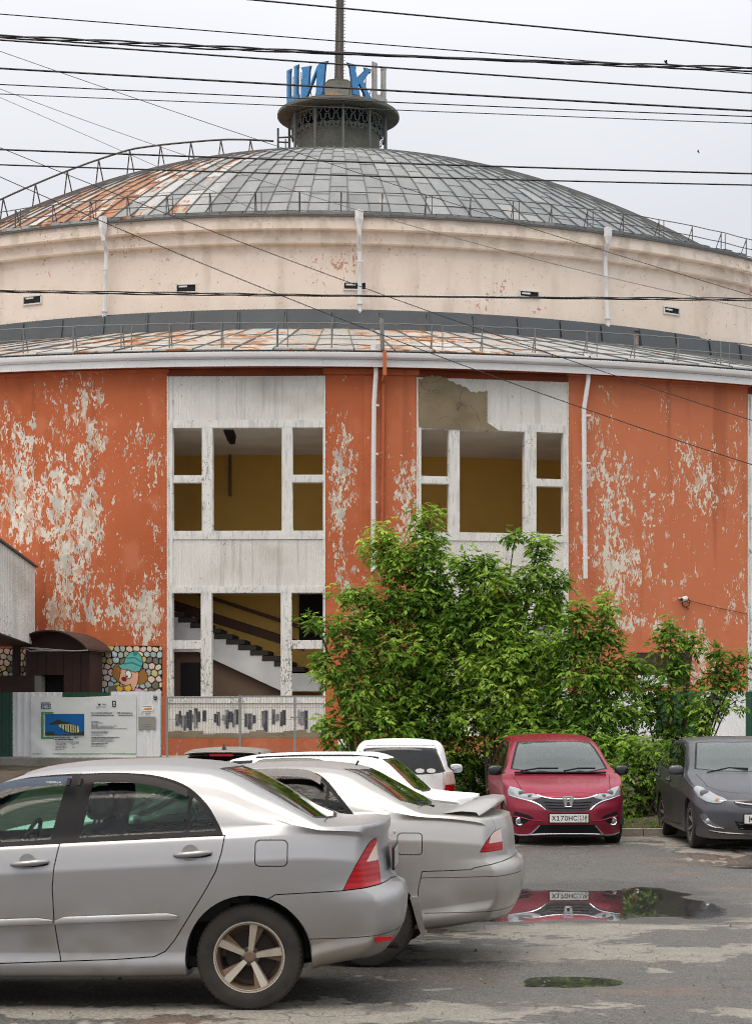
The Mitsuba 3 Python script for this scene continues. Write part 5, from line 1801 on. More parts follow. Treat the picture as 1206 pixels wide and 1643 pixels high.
def mirror(b, x, s, y, z, size=(.10, .20, .14), m=None, glass_back=True):
    """A door mirror on its arm; its glass looks to the car's rear."""
    t = trimesh.creation.icosphere(3)
    v = np.array(t.vertices)
    k4 = (np.abs(v) ** 3.2).sum(1, keepdims=True) ** (1 / 3.2)
    v = v / k4 * np.array(size) / 2
    v[:, 0] = np.where(v[:, 0] > 0, v[:, 0] * .35, v[:, 0])
    c = np.array([x, s * (y + size[1] / 2), z])
    k = b.add('mirror', trimesh.Trimesh(v + c, t.faces, process=False), m or b.paint, smooth=True)
    b.add('mirror_arm', MB().bar([x + .0, s * (y - .06), z - .06], [x, s * (y + .05), z - .03], .06, .04), 'trim_black', k)
    g = np.stack([np.full(16, c[0] + size[0] * .178), c[1] + size[1] * .42 * np.cos(np.linspace(0, 2 * np.pi, 17)[:-1]), c[2] + size[2] * .40 * np.sin(np.linspace(0, 2 * np.pi, 17)[:-1])], -1)
    b.add('mirror_glass', MB().add(np.vstack([g, g.mean(0) + [.002, 0, 0]]), [[16, i, (i + 1) % 16] for i in range(16)]), 'mirror_glass', k)


def number_plate(b, x, yc, z, text, region, facing=1, w=.52, h=.112, tilt=0.0):
    """facing 1: looks to the rear (+x); -1: to the front."""
    s = facing
    k = b.add('number_plate', MB().box([x, yc, z], [.012, w, h]), 'plate_white')
    fr = MB()
    for yy, zz, ww, hh in ((0, h / 2 + .004, w + .03, .012), (0, -h / 2 - .006, w + .03, .018), (-w / 2 - .006, 0, .014, h), (w / 2 + .006, 0, .014, h)):
        fr.box([x - s * .002, yc + yy, z + zz], [.016, ww, hh])
    b.add('plate_frame', fr, 'trim_black', k, kind='stuff')

    def txt(t, y0, z0, hh, squeeze=1.0):
        m = meshkit.text_mesh(t, hh, .0015, bold=True)
        v = np.array(m.vertices)
        ext = v[:, 0].max() - v[:, 0].min()
        # reading direction: for a plate looking to -x (front) as seen from the front, text runs along -y... +y to the right when facing +x is reversed
        v2 = np.column_stack([np.full(len(v), x) + s * (.0062 + v[:, 2]), yc + s * (y0 + (v[:, 0] - v[:, 0].min()) * squeeze), z + z0 + v[:, 1]])
        f = m.faces if s > 0 else m.faces
        return trimesh.Trimesh(v2, f, process=False), ext * squeeze
    big = MB()
    tot = txt(text, 0, 0, .062)[1]
    sq = (w * .66) / tot
    big.tm(txt(text, -w / 2 + .028, -.032, .062, sq)[0])
    big.tm(txt(region, w / 2 - .118, -.018, .052, .100 / txt(region, 0, 0, .052)[1])[0])
    big.box([x + s * .0068, yc + s * (w / 2 - .132), z], [.002, .004, h * .9])
    big.tm(txt('RUS', w / 2 - .112, -.046, .016, 1.0)[0])
    b.add('plate_lettering', big, 'print_black', k, kind='stuff')
    b.add('flag', MB().box([x + s * .0068, yc + s * (w / 2 - .03), z - .038], [.002, .034, .014]), 'print_navy', k)
    return k
# ---------------------------------------------------------------- the parked cars
def pxf(px0, contact, s):
    return lambda *pts: sg.Polygon([((x - px0) / s, (contact - y) / s) for x, y in pts]).buffer(0)


SEDAN = dict(
    x0=-3.52, x1=.80, n=78,
    top=[(-3.6, .58), (-3.45, .70), (-3.2, .79), (-2.7, .90), (-2.28, .975), (-2.15, 1.01), (-1.80, 1.21), (-1.50, 1.375), (-1.3, 1.435), (-1.0, 1.468), (-.6, 1.477), (-.27, 1.457), (-.14, 1.425), (.05, 1.335), (.25, 1.222), (.40, 1.135), (.48, 1.10), (.60, 1.094), (.72, 1.102), (.79, 1.104), (.81, 1.09), (.9, 1.06)],
    bot=[(-3.6, .22), (-2.6, .19), (-1, .19), (.3, .22), (.5, .26), (.8, .30)],
    hw=[(-3.6, .66), (-3.2, .79), (-2.6, .845), (-1, .855), (0, .855), (.45, .83), (.8, .765)],
    belt=[(-3.6, .55), (-3.2, .73), (-2.6, .85), (-2.1, .925), (-1.48, .962), (-.15, 1.03), (.4, 1.055), (.8, 1.035)],
    front_e=[(0.1, .0), (.5, .06), (.7, .0), (1.5, 0)], rear_e=[(.1, -.04), (.29, -.02), (.34, .02), (.42, .075), (.50, .10), (.62, .108), (.69, .088), (.725, .012), (.8, .0), (1.0, -.02), (1.06, -.004), (1.5, 0)], front_c=.28, rear_c=.15)


def sedan_common(b, px, win_rear, win_front, wins_rear_div, divf, back, screen, glass, rglass, lamp, bumper, doors, flap, arch_r, wheel_r, wb, style, rim_r, mats, rot, trackw=.70, lamp_y=.50, grooves=()):
    arch(b, 0, wheel_r, arch_r, .56)
    arch(b, -wb, wheel_r, arch_r, .56)
    sh = b.sh
    # glass
    kw = dict(glass=glass)
    b.side_window(win_rear, div=wins_rear_div, **kw)
    b.side_window(win_front, div=divf, **kw)
    for poly, g, nm in ((back, rglass, 'rear_screen'), (screen, 'glass_screen', 'windscreen')):
        p = sh.take(prism_xy(poly, .93, 1.7))
        inn = poly.buffer(-.022)
        k = b.piece(nm, p - prism_xy(inn, .93, 1.7), 'trim_black')
        b.piece('pane', p ^ prism_xy(inn, .93, 1.7), g, k, skin=True, smooth=True)
    # lamps
    red, clear = lamp
    for s in (-1, 1):
        c = sh.take(prism_xz(clear, s, lamp_y))
        r_ = sh.take(prism_xz(red, s, lamp_y))
        k = b.piece('tail_light', r_, 'lamp_red')
        b.piece('reversing_light', c, 'lamp_clear', k)
    sh.cut(prism_xz(line_ring(red.union(clear), .008), 0, lamp_y))
    # trunk lid seam and bumper
    bx = sg.Polygon([(back.bounds[2] - .03, -.60), (b.car.x1 + .3, -.60), (b.car.x1 + .3, .60), (back.bounds[2] - .03, .60)])
    sh.cut(prism_xy(line_ring(bx, .006), .80, 1.2))
    sh.cut(prism_xz(line_ring(bumper, .006), 0, .0))
    for ln in grooves:
        sh.cut(prism_xz(sg.LineString(ln).buffer(.0022), 0, .2))
    bp = sh.take(prism_xz(bumper, 0, .0))
    kb = b.piece('rear_bumper', bp, b.paint)
    for d in doors:
        sh.cut(prism_xz(line_ring(d, .0065), 0, .4))
    hd = []
    for d in doors:
        hd.append(b.piece('door', sh.take(prism_xz(d, -1, .4)), b.paint))
    if flap is not None:
        sh.cut(prism_xz(line_ring(flap, .006), -1, .4))
        b.piece('fuel_flap', sh.take(prism_xz(flap, -1, .4)), b.paint)
    b.finish_body()
    for s in (-1, 1):
        wheel(b, 0, s * trackw, wheel_r, .20, s, style, rim_r, mats, rot=rot)
        wheel(b, -wb, s * trackw, wheel_r, .20, s, style, rim_r, mats, rot=rot + .4)
    b.add('underbody', MB().box([(b.car.x0 + b.car.x1) / 2 - .25, 0, .27], [b.car.x1 - b.car.x0 - 1.1, 1.25, .06]), 'cabin_dark', kind='stuff')
    seat(b, -1.06, -.36, .37)
    seat(b, -1.06, .36, .37)
    m = MB()
    m.box([-.38, 0, .60], [.5, 1.30, .18])
    m.hexa([[-.22, -.64, .62], [-.02, -.64, .62], [-.02, .64, .62], [-.22, .64, .62], [-.10, -.62, 1.06], [.06, -.62, 1.06], [.06, .62, 1.06], [-.10, .62, 1.06]])
    k = b.add('rear_bench', m, 'seat_cloth', kind='stuff')
    hr = trimesh.creation.icosphere(2)
    for y in (-.38, .38):
        b.add('head_restraint', trimesh.Trimesh(np.array(hr.vertices) * [.06, .13, .09] + [-.02, y, 1.13], hr.faces, process=False), 'seat_cloth', k, smooth=True)
    b.add('parcel_shelf', MB().box([.2, 0, 1.03], [.42, 1.2, .03]), 'cabin_dark')
    dash_and_wheel(b, -2.0, .92, .66, .36)
    return kb


def handle(b, x, z, y, s=-1, w=.215, mt=None):
    """Pull handle with its finger recess."""
    e = [x - w / 2 + w * t for t in np.linspace(0, 1, 9)]
    off = [.006, .022, .032, .036, .037, .036, .032, .022, .006]
    k = b.add('door_handle', MB().tube([[q, s * (y + o), z + .010 * t] for q, o, t in zip(e, off, np.linspace(-1, 1, 9))], [.012, .015, .017, .018, .018, .018, .017, .015, .012], 8), mt or b.paint, smooth=True)
    a = np.linspace(0, 2 * np.pi, 25)[:-1]
    rc = np.stack([x - .015 + .05 * np.cos(a), np.full(24, s * (y + .003)), z + .002 + .052 * np.sin(a)], -1)
    b.add('handle_recess', MB().add(np.vstack([rc, [[x - .015, s * (y - .0), z]]]), [[24, i, (i + 1) % 24] for i in range(24)]), 'trim_black' if False else 'handle_shade', k)
    edge = MB().tube([[q, s * (y + .004), z + dz] for q, dz in zip(e, [-.004, -.014, -.018, -.019, -.019, -.018, -.016, -.012, -.004])], .006, 5)
    b.add('handle_gap', edge, 'trim_black', k)


mat('handle_shade', (0.30, 0.30, 0.295), rough=.4, metallic=.4)

# ---- nearest car: silver sedan across the foreground
key = thing('parked_sedan', 'nearest silver sedan, side on, with worn five-spoke wheels and dark window visors', 'car')
S1 = pxf(403, 1618, 272)
X1 = (403 - PX0) / 272
b = Builder(key, Car(**SEDAN), (X1, 11.03 + .79, -.04), math.radians(-1.0), 'paint_silver')
win_r = sg.Polygon(spline([((x - 403) / 272, (1618 - y) / 272) for x, y in ((111, 1300), (121.5, 1243), (130, 1238.5), (200, 1237.5), (255, 1243), (300, 1259), (333, 1287), (352, 1315), (362.5, 1335.5))], 6).tolist() + [((100 - 403) / 272, (1618 - 1350) / 272)])
div = sg.LineString([((308 - 403) / 272, 1.34), ((302.5 - 403) / 272, .95)]).buffer(.010).union(S1((100, 1225), (151, 1225), (127, 1360), (80, 1360)))
win_f = S1((-172, 1365), (-110, 1313), (-60, 1277), (-25, 1260), (5, 1251), (40, 1244.5), (80, 1240.5), (114, 1238.5), (124, 1238.5), (104, 1350.0))
divf = S1((108, 1225), (160, 1225), (120, 1360), (80, 1360))
back = sg.Polygon([(-.215, -.50), (-.165, -.25), (-.15, 0), (-.165, .25), (-.215, .50), (.375, .63), (.44, .35), (.46, 0), (.44, -.35), (.375, -.63)])
screen = sg.Polygon([(-1.40, -.5), (-1.46, 0), (-1.40, .5), (-2.08, .66), (-2.2, 0), (-2.08, -.66)])
lamp = S1((555, 1424), (574, 1386), (593, 1353), (601, 1345.5), (612, 1347), (619, 1366), (623, 1390), (626, 1417))
clear = S1((606, 1349), (612, 1346), (619, 1366), (624, 1380.5), (590, 1381)).intersection(lamp)
bumper = S1((436, 1437), (447, 1430.5), (555, 1425), (626, 1418), (670, 1416), (670, 1570), (440, 1570))
door_r = S1((100, 1349), (93, 1385), (90, 1420), (92, 1470), (98, 1512), (103, 1538), (190, 1535), (252, 1530.5), (270, 1522), (285, 1504), (310, 1464), (335, 1424), (352, 1393), (361, 1362), (365, 1336))
door_f = S1((100, 1349), (93, 1385), (90, 1420), (92, 1470), (98, 1512), (103, 1538), (-60, 1544), (-215, 1545), (-222, 1450), (-214, 1366))
flap = sg.box((414.5 - 403) / 272, (1618 - 1385) / 272, (466 - 403) / 272, (1618 - 1343.5) / 272).buffer(-.03).buffer(.03)
sedan_common(b, S1, win_r, win_f, div, divf, back, screen, 'glass_green', 'glass_rear', (lamp.difference(clear), clear), bumper, (door_r, door_f), flap, .372, .314, 2.60, 'five', .205, ('alloy_worn', 'alloy_brown'), math.radians(82), trackw=.685, grooves=([(.36, .425), (.62, .43), (1.0, .455)],))
handle(b, (315 - 403) / 272, (1618 - 1365) / 272, .848)
handle(b, (54 - 403) / 272, (1618 - 1380) / 272, .848)


def moulding(b, x0, z0, x1, z1, y, h=.042, m=None):
    n = 14
    t = np.linspace(0, 1, n)
    prof = [(0, -.5), (.014, -.42), (.017, .1), (.008, .5), (0, .5)]
    tap = np.minimum(1, np.minimum(t * 30, (1 - t) * 9 + .25))
    G = np.stack([np.stack([x0 + (x1 - x0) * t, -(y(x0 + (x1 - x0) * t) + o * tap), z0 + (z1 - z0) * t + q * h * (tap if q > 0 else 1) ], -1) for o, q in prof], 0)
    b.add('door_moulding', MB().grid(G), m or b.paint, smooth=30)


ys = lambda x: 0 * x + .853
moulding(b, (93.5 - 403) / 272, (1618 - 1472.5) / 272, (291 - 403) / 272, (1618 - 1465) / 272, ys)
moulding(b, (-210 - 403) / 272, (1618 - 1484) / 272, (90.5 - 403) / 272, (1618 - 1472.8) / 272, ys)


def visor(b, pts, wd, m, inset=.34, name='window_visor', y0=.84, zref=1.0):
    """Smoked deflector standing off the top of a window."""
    p = spline(pts, 5)
    yy = y0 - inset * (p[:, 1] - zref) + .018
    lo = p[:, 1] - wd
    G = np.stack([np.column_stack([p[:, 0], -(yy - .004), p[:, 1] + .004]), np.column_stack([p[:, 0], -(yy + .014), p[:, 1] - wd * .35]), np.column_stack([p[:, 0], -(yy + .014 + .3 * wd), lo])], 0)
    return b.add(name, MB().grid(G), m, smooth=True)


q1 = lambda *pp: [((x - 403) / 272, (1618 - y) / 272) for x, y in pp]
visor(b, q1((128, 1243), (160, 1240), (205, 1240.5), (250, 1246), (285, 1256), (303, 1264)), .042, 'visor_smoke')
k = visor(b, q1((-110, 1315), (-55, 1277), (0, 1254.5), (45, 1247), (85, 1244), (115, 1243)), .042, 'visor_blue')
tm = meshkit.text_mesh('COROLLA', .011, .001, bold=True)
v = np.array(tm.vertices)
b.add('visor_lettering', trimesh.Trimesh(np.column_stack([(75 - 403) / 272 + v[:, 0] * 1.25, -(.84 - .34 * .365 + .047 + v[:, 2]), (1618 - 1253) / 272 + v[:, 1]]), tm.faces, process=False), 'print_white', k)
for x in (113, 131):
    b.add('visor_clip', MB().bar([(x - 403) / 272, -.755, (1618 - 1246) / 272], [(x - 2 - 403) / 272, -.775, (1618 - 1257) / 272], .02, .02), 'visor_smoke')
# crease along the sill, rear plate, reflector, seams
k = b.add('number_plate', MB().box([.835, 0, .86], [.012, .52, .112]), 'plate_grey')
b.add('plate_frame', MB().box([.829, 0, .86], [.014, .55, .14]), 'trim_black', k)
b.add('boot_badge', MB().box([.812, -.42, .99], [.012, .12, .018]).box([.812, .38, .99], [.012, .16, .018]), 'chrome', kind='stuff')
b.add('rear_reflector', MB().hexa([[.74, -.735, .40], [.83, -.66, .405], [.83, -.66, .425], [.74, -.735, .43], [.75, -.755, .40], [.845, -.672, .405], [.845, -.672, .425], [.75, -.755, .43]]), 'lamp_red')
b.add('exhaust_tail', MB().tube([[.55, .42, .26], [.84, .42, .25]], .025, 8), 'brake_dark')
# ---- second car: champagne sedan with boot wing
SEDAN2 = dict(
    x0=-3.45, x1=.95, n=78,
    top=[(-3.6, .58), (-3.4, .70), (-3.1, .79), (-2.6, .87), (-2.15, .96), (-2.0, 1.0), (-1.58, 1.24), (-1.30, 1.36), (-1.05, 1.41), (-.8, 1.426), (-.5, 1.432), (-.28, 1.418), (-.15, 1.39), (.02, 1.30), (.2, 1.19), (.34, 1.11), (.42, 1.085), (.6, 1.075), (.85, 1.062), (.93, 1.052), (.98, 1.02)],
    bot=[(-3.6, .22), (-2.6, .20), (-1, .20), (.2, .24), (.5, .27), (.95, .33)],
    hw=[(-3.6, .66), (-3.2, .79), (-2.6, .84), (-1, .848), (0, .848), (.5, .825), (.95, .755)],
    belt=[(-3.6, .55), (-3.2, .70), (-2.6, .80), (-1.9, .90), (-1.0, .985), (-.1, 1.035), (.4, 1.045), (.95, 1.0)],
    front_e=[(0.1, .0), (.5, .06), (.7, .0), (1.5, 0)], rear_e=[(.1, -.03), (.31, -.01), (.36, .02), (.44, .06), (.55, .088), (.66, .092), (.72, .075), (.755, .022), (.8, .02), (.98, .0), (1.05, -.02), (1.5, 0)], front_c=.28, rear_c=.15)


def second_sedan(label, X, d, z0, yaw, paint_, glass, rglass, flap=True, wing=True, tail=.95, shape=None, back=None, contact=1552, s=229, px0=609):
    key = thing('parked_sedan', label, 'car')
    f = pxf(px0, contact, s)
    b = Builder(key, Car(**{**SEDAN2, 'x1': tail, **(shape or {})}), (X, d + .79, z0), math.radians(yaw), paint_)
    win_r = sg.Polygon([(-1.02, 1.0), (-.99, 1.30), (-.90, 1.372)] + spline([(-.90, 1.372), (-.62, 1.382), (-.44, 1.37), (-.33, 1.325), (-.22, 1.21), (-.09, 1.062)], 6).tolist()[1:])
    div = sg.LineString([(-.285, 1.36), (-.315, 1.0)]).buffer(.012)
    win_f = sg.Polygon([(-2.05, .955), (-1.66, 1.18), (-1.42, 1.31), (-1.2, 1.36), (-1.02, 1.37), (-1.055, .995)])
    back = back or sg.Polygon([(-.225, -.50), (-.13, -.3), (-.105, 0), (-.13, .3), (-.225, .50), (.215, .63), (.32, .40), (.36, 0), (.32, -.40), (.215, -.63)])
    screen = sg.Polygon([(-1.24, -.5), (-1.29, 0), (-1.24, .5), (-1.95, .64), (-2.07, 0), (-1.95, -.64)])
    lamp = f((789.5, 1366), (799, 1349), (809, 1335.5), (829, 1326), (838, 1345), (838, 1364))
    clear = f((805, 1340), (812, 1333), (829, 1326), (829, 1352), (802, 1353)).intersection(lamp)
    bump = f((672, 1401), (690, 1397), (770, 1394), (784, 1380), (791, 1379), (838, 1376), (900, 1376), (900, 1500), (672, 1500))
    bump = f((697, 1397), (774, 1394), (780, 1391), (838, 1380), (900, 1380), (900, 1510), (688, 1510), (689, 1460), (691, 1425))
    doors = (f((372, 1330), (374, 1420), (384, 1492), (470, 1490), (505, 1470), (545, 1400), (580, 1340), (588, 1309)),)
    fl = sg.box((658 - 609) / 229, (1552 - 1370) / 229, (697.5 - 609) / 229, (1552 - 1335.5) / 229).buffer(-.028).buffer(.028) if flap else None
    sedan_common(b, f, win_r, win_f, div, None, back, screen, glass, rglass, (lamp.difference(clear), clear), bump, doors, fl, .362, .312, 2.66, 'thin', .20, ('alloy_silver', 'brake_dark'), .3, trackw=.69, lamp_y=.50, grooves=([(.37, .632), (1.1, .645)], [(.40, .385), (1.1, .40)]))
    b.sh = None
    number_plate(b, .985, 0, .86, 'М', '38') if False else None
    # mud flap
    fl_ = sg.Polygon([(.30, .50), (.36, .50), (.40, .30), (.41, .24), (.385, .22), (.35, .32)])
    m = MB()
    m.prism(fl_, lambda v: np.column_stack([v[:, 0], -.69 - v[:, 2], v[:, 1]]), 0, .145)
    b.add('mud_flap', m, b.paint)
    q = lambda s_, t: None
    # rear wiper
    w = MB().tube([[.21, -.50, 1.135], [.27, -.28, 1.135], [.31, .02, 1.125]], .010, 6).tube([[.33, -.05, 1.09], [.27, -.12, 1.15]], .014, 6).box([.355, -.04, 1.09], [.06, .06, .04])
    b.add('rear_wiper', w, 'trim_black')
    ant = MB().tube([[-.2, -.02, 1.40], [-.18, -.02, 1.435]], .008, 5)
    b.add('roof_aerial', ant, 'trim_black')
    if wing:
        t = np.linspace(-1, 1, 25)
        xw = .90 - .13 * np.abs(t) ** 3
        zw = 1.150 - .086 * np.clip((np.abs(t) - .45) / .55, 0, 1) ** 1.4
        yw = t * .70
        ch = .20 + .10 * np.abs(t) ** 2
        G = np.stack([np.stack([xw - ch * a, yw, zw + dz], -1) for a, dz in ((0, 0), (.05, .022), (.4, .030), (.85, .012), (1.0, -.002), (.85, -.012), (.4, -.010), (.0, -.006), (0, 0))], 0)
        wk = b.add('boot_wing', MB().grid(G), b.paint, smooth=50)
    # door visor
    visor(b, [(-.98, 1.35), (-.90, 1.378), (-.62, 1.388), (-.44, 1.376), (-.34, 1.33)], .05, 'gloss_black')
    mirror(b, -1.62, -1, .86, 1.0)
    handle(b, -.30, .93, .842)
    return b


second_sedan('champagne silver sedan with a boot wing and dark tinted windows, behind the nearest car', (609 - PX0) / 229, 13.1, -.052, -6.0, 'paint_champagne', 'glass_dark', 'glass_rear')
T3 = [p for p in SEDAN2['top'] if p[0] < -.3 or p[0] > .5] + [(-.1, 1.432), (.03, 1.41), (.10, 1.375), (.2, 1.29), (.32, 1.175), (.42, 1.095)]
b = second_sedan('white sedan mostly hidden, its roof showing behind the champagne silver sedan', (607 - PX0) / 195, 15.4, -.015, -4.0, 'paint_white', 'glass_mid', 'glass_mid', wing=False, tail=.86, shape=dict(top=T3),
                 back=sg.Polygon([(.055, -.50), (.085, -.3), (.095, 0), (.085, .3), (.055, .50), (.335, .63), (.40, .40), (.42, 0), (.40, -.40), (.335, -.63)]))
b.add('roof_strip', MB().tube([[-1.0, -.545, 1.39], [-.6, -.55, 1.407], [-.2, -.55, 1.408], [.03, -.545, 1.39]], .010, 5), 'trim_black')
# ---- small hatchbacks: one body, three cars
HATCH = dict(
    x0=-3.26, x1=.60, n=78, tumble=.30, crease=.16,
    top=[(-3.4, .56), (-3.24, .68), (-3.05, .78), (-2.7, .865), (-2.42, .92), (-2.30, .955), (-1.9, 1.19), (-1.55, 1.355), (-1.3, 1.425), (-1.0, 1.47), (-.5, 1.50), (0, 1.485), (.3, 1.445), (.45, 1.41), (.56, 1.37), (.62, 1.33), (.7, 1.3)],
    bot=[(-3.4, .10), (-3.0, .11), (-2.6, .15), (-1, .17), (.3, .20), (.6, .26)],
    hw=[(-3.4, .60), (-3.2, .71), (-2.95, .80), (-2.5, .842), (-1, .848), (0, .848), (.3, .83), (.6, .76)],
    belt=[(-3.4, .54), (-3.1, .72), (-2.7, .83), (-2.3, .90), (-1, .945), (0, .99), (.6, .97)],
    front_e=[(0.1, -.03), (.22, .01), (.32, .05), (.48, .06), (.58, .035), (.70, .0), (.9, -.06), (1.5, -.1)], rear_e=[(.1, -.05), (.25, .0), (.35, .08), (.5, .10), (.60, .07), (.66, .0), (.95, -.02), (1.2, -.10), (1.38, -.16), (1.45, -.12), (1.6, -.1)], front_c=.27, rear_c=.13)


def mirrored(poly):
    return poly.union(affinity.scale(poly, -1, 1, origin=(0, 0)))


def hatch_glass(b, side='glass_film', screen='glass_reflecting', rear='glass_film'):
    sh = b.sh
    arch(b, 0, .30, .345, .56)
    arch(b, -2.53, .30, .345, .56)
    wf = sg.Polygon([(-2.02, .945), (-1.72, 1.15), (-1.42, 1.31), (-1.15, 1.38), (-.92, 1.405), (-.93, .965)])
    wr = sg.Polygon([(-.87, .967), (-.86, 1.408), (-.5, 1.41), (-.15, 1.385), (.10, 1.32), (.27, 1.20), (.35, 1.07), (.22, 1.02)])
    wq = sg.Polygon([(-2.34, .93), (-2.08, .945), (-1.80, 1.13)])
    for w in (wf, wr):
        b.side_window(w, side, frame=.024)
    b.side_window(wq, side, frame=.012)
    poly = sg.Polygon([(-1.36, -.52), (-1.42, -.25), (-1.435, 0), (-1.42, .25), (-1.36, .52), (-2.16, .685), (-2.28, .4), (-2.31, 0), (-2.28, -.4), (-2.16, -.685)])
    p = sh.take(prism_xy(poly, .93, 1.7))
    inn = poly.buffer(-.030)
    k = b.piece('windscreen', p - prism_xy(inn, .93, 1.7), 'trim_black')
    b.piece('pane', p ^ prism_xy(inn, .93, 1.7), screen, k, skin=True, smooth=True)
    rp = sg.Polygon(spline([(-.655, .99), (-.66, 1.06), (-.57, 1.28), (-.50, 1.355), (0, 1.368), (.50, 1.355), (.57, 1.28), (.66, 1.06), (.655, .99), (.3, .955), (-.3, .955)], 4, closed=True))
    p = sh.take(prism_yz(rp, .05, 1.2))
    inn = rp.buffer(-.03)
    k = b.piece('rear_screen', p - prism_yz(inn, .05, 1.2), 'gloss_black')
    b.piece('pane', p ^ prism_yz(inn, .05, 1.2), rear, k, skin=True, smooth=True)
    return k


def hatch_rest(b, wheels=('thin', 'alloy_silver'), light=False):
    d1 = sg.Polygon([(-2.20, .93), (-2.22, .5), (-2.12, .28), (-.95, .27), (-.90, .965), (-.89, 1.42), (-1.2, 1.40), (-1.6, 1.25), (-2.05, .97)])
    d2 = sg.Polygon([(-.885, .27), (-.42, .29), (-.33, .45), (-.20, .60), (.02, .70), (.26, 1.0), (.32, 1.1), (.12, 1.36), (-.3, 1.42), (-.88, 1.43)])
    for d in (d1, d2):
        b.sh.cut(prism_xz(line_ring(d, .006), 0, .4))
    b.finish_body()
    for s in (-1, 1):
        wheel(b, 0, s * .70, .302, .19, s, wheels[0], .20, (wheels[1], 'brake_dark'), rot=.3)
        wheel(b, -2.53, s * .70, .302, .19, s, wheels[0], .20, (wheels[1], 'brake_dark'), rot=.5)
    b.add('underbody', MB().box([-1.35, 0, .27], [2.6, 1.25, .06]), 'cabin_dark', kind='stuff')
    c = 'cabin_light' if light else 'seat_cloth'
    for x, y in ((-1.08, -.35), (-1.08, .35), (-.25, -.36), (-.25, .36)):
        seat(b, x, y, .42, m=c)
    dash_and_wheel(b, -2.0, .90, .66, .35)


def front_piece(b, name, poly, mt, parent=None, depth=.75, label=None, both=True):
    """A piece of the nose, cut from its front view."""
    p = mirrored(poly) if both else poly
    if both and p.geom_type == 'MultiPolygon':
        return {s: front_piece(b, name, affinity.scale(poly, s, 1, origin=(0, 0)), mt, parent[s] if isinstance(parent, dict) else parent, depth, label, False) for s in (1, -1)}
    cutter = prism_yz(p, b.car.x0 - .4, b.car.x0 + depth)
    return b.piece(name, b.sh.take(cutter), mt, parent, label=label)


def nose_line(b, cutter_poly, depth=.75):
    b.sh.cut(prism_yz(cutter_poly, b.car.x0 - .4, b.car.x0 + depth))


def skin_x(b, y, z):
    """x of the nose skin at (y, z), found on the uncut loft."""
    if not hasattr(b, 'ray'):
        b.ray = b.car.loft(0)
    o = np.column_stack([np.full(len(y), b.car.x0 - 1.0), y, z])
    loc, ri, _ = b.ray.ray.intersects_location(o, np.tile([1.0, 0, 0], (len(y), 1)), multiple_hits=False)
    out = np.full(len(y), np.nan)
    out[ri] = loc[:, 0]
    ok = ~np.isnan(out)
    if not ok.any():
        return np.full(len(y), b.car.x0 + .12)
    return np.interp(np.arange(len(y)), np.arange(len(y))[ok], out[ok])


def nose_strip(b, name, pts, w, mt, lift=.012, th=.02, parent=None, n=5):
    """A raised strip that follows the nose; pts in front view (y, z)."""
    p = spline(pts, n)
    t = np.gradient(p, axis=0)
    t /= np.linalg.norm(t, axis=1, keepdims=True)
    nn = np.column_stack([-t[:, 1], t[:, 0]])
    ws = np.broadcast_to(w, (len(p),)) if np.ndim(w) == 0 else np.interp(np.linspace(0, 1, len(p)), np.linspace(0, 1, len(w)), w)
    a, c = p + nn * ws[:, None] / 2, p - nn * ws[:, None] / 2
    xa, xc = skin_x(b, a[:, 0], a[:, 1]), skin_x(b, c[:, 0], c[:, 1])
    rows = [np.column_stack([xa + .02, a]), np.column_stack([xa - lift * .6, a]), np.column_stack([(xa + xc) / 2 - lift, (a + c) / 2]), np.column_stack([xc - lift * .6, c]), np.column_stack([xc + .02, c])]
    return b.add(name, MB().grid(np.stack(rows, 0)), mt, parent, smooth=40)


# red hatchback, nose to the viewer
key = thing('parked_hatchback', 'dark red hatchback facing the viewer beside the puddle, black mirrors', 'car')
F = lambda *pts: sg.Polygon([(-(x - 910.5) / 118, 1.61 - (y - 1165) / 118) for x, y in pts]).buffer(0)
R2D = lambda *pts: [(-(x - 910.5) / 118, 1.61 - (y - 1165) / 118) for x, y in pts]
b = Builder(key, Car(**HATCH), ((910.5 - PX0) * 25.15 / FOC - 3.26 * math.sin(math.radians(2.4)), 25.15 + 3.26, .03), math.radians(92.4), 'paint_red')
hatch_glass(b)
RED_FRONT = True
# bonnet shut line and wings
hood = sg.Polygon([(-2.36, -.68), (-3.05, -.60), (-3.17, -.36), (-3.20, 0), (-3.17, .36), (-3.05, .60), (-2.36, .68)])
b.sh.cut(prism_xy(line_ring(hood, .007), .60, 1.2))
b.piece('bonnet', b.sh.take(prism_xy(hood, .66, 1.2)), 'paint_red')
hl = front_piece(b, 'headlight', F((952, 1276.5), (972, 1269.5), (991, 1263.5), (999, 1262), (1002, 1268), (1001, 1276), (985, 1279.5), (969, 1282.5), (954, 1279)), 'lamp_white', depth=1.2)
front_piece(b, 'indicator', F((954, 1277.5), (966, 1273), (968, 1279.5), (955, 1279)), 'lamp_amber', hl)
gr = front_piece(b, 'grille', F((863, 1275.5), (886, 1281), (935, 1281), (951, 1275.5), (954, 1279.5), (966, 1283.5), (955, 1290), (946, 1297), (936, 1300.5), (910, 1301), (884, 1300.5)).union(F((867, 1284), (910.5, 1281), (910.5, 1300), (875, 1297))).intersection(sg.box(-.5, .3, 0.002, 1)), 'gloss_black')
low_ = front_piece(b, 'lower_grille', F((910, 1322), (954, 1322), (961, 1330), (969, 1337.5), (940, 1336), (910, 1335.5)), 'trim_black')
front_piece(b, 'lower_lip', F((910, 1338), (940, 1338), (970, 1340.5), (999, 1338), (999, 1349), (960, 1347), (910, 1347)), 'trim_black')
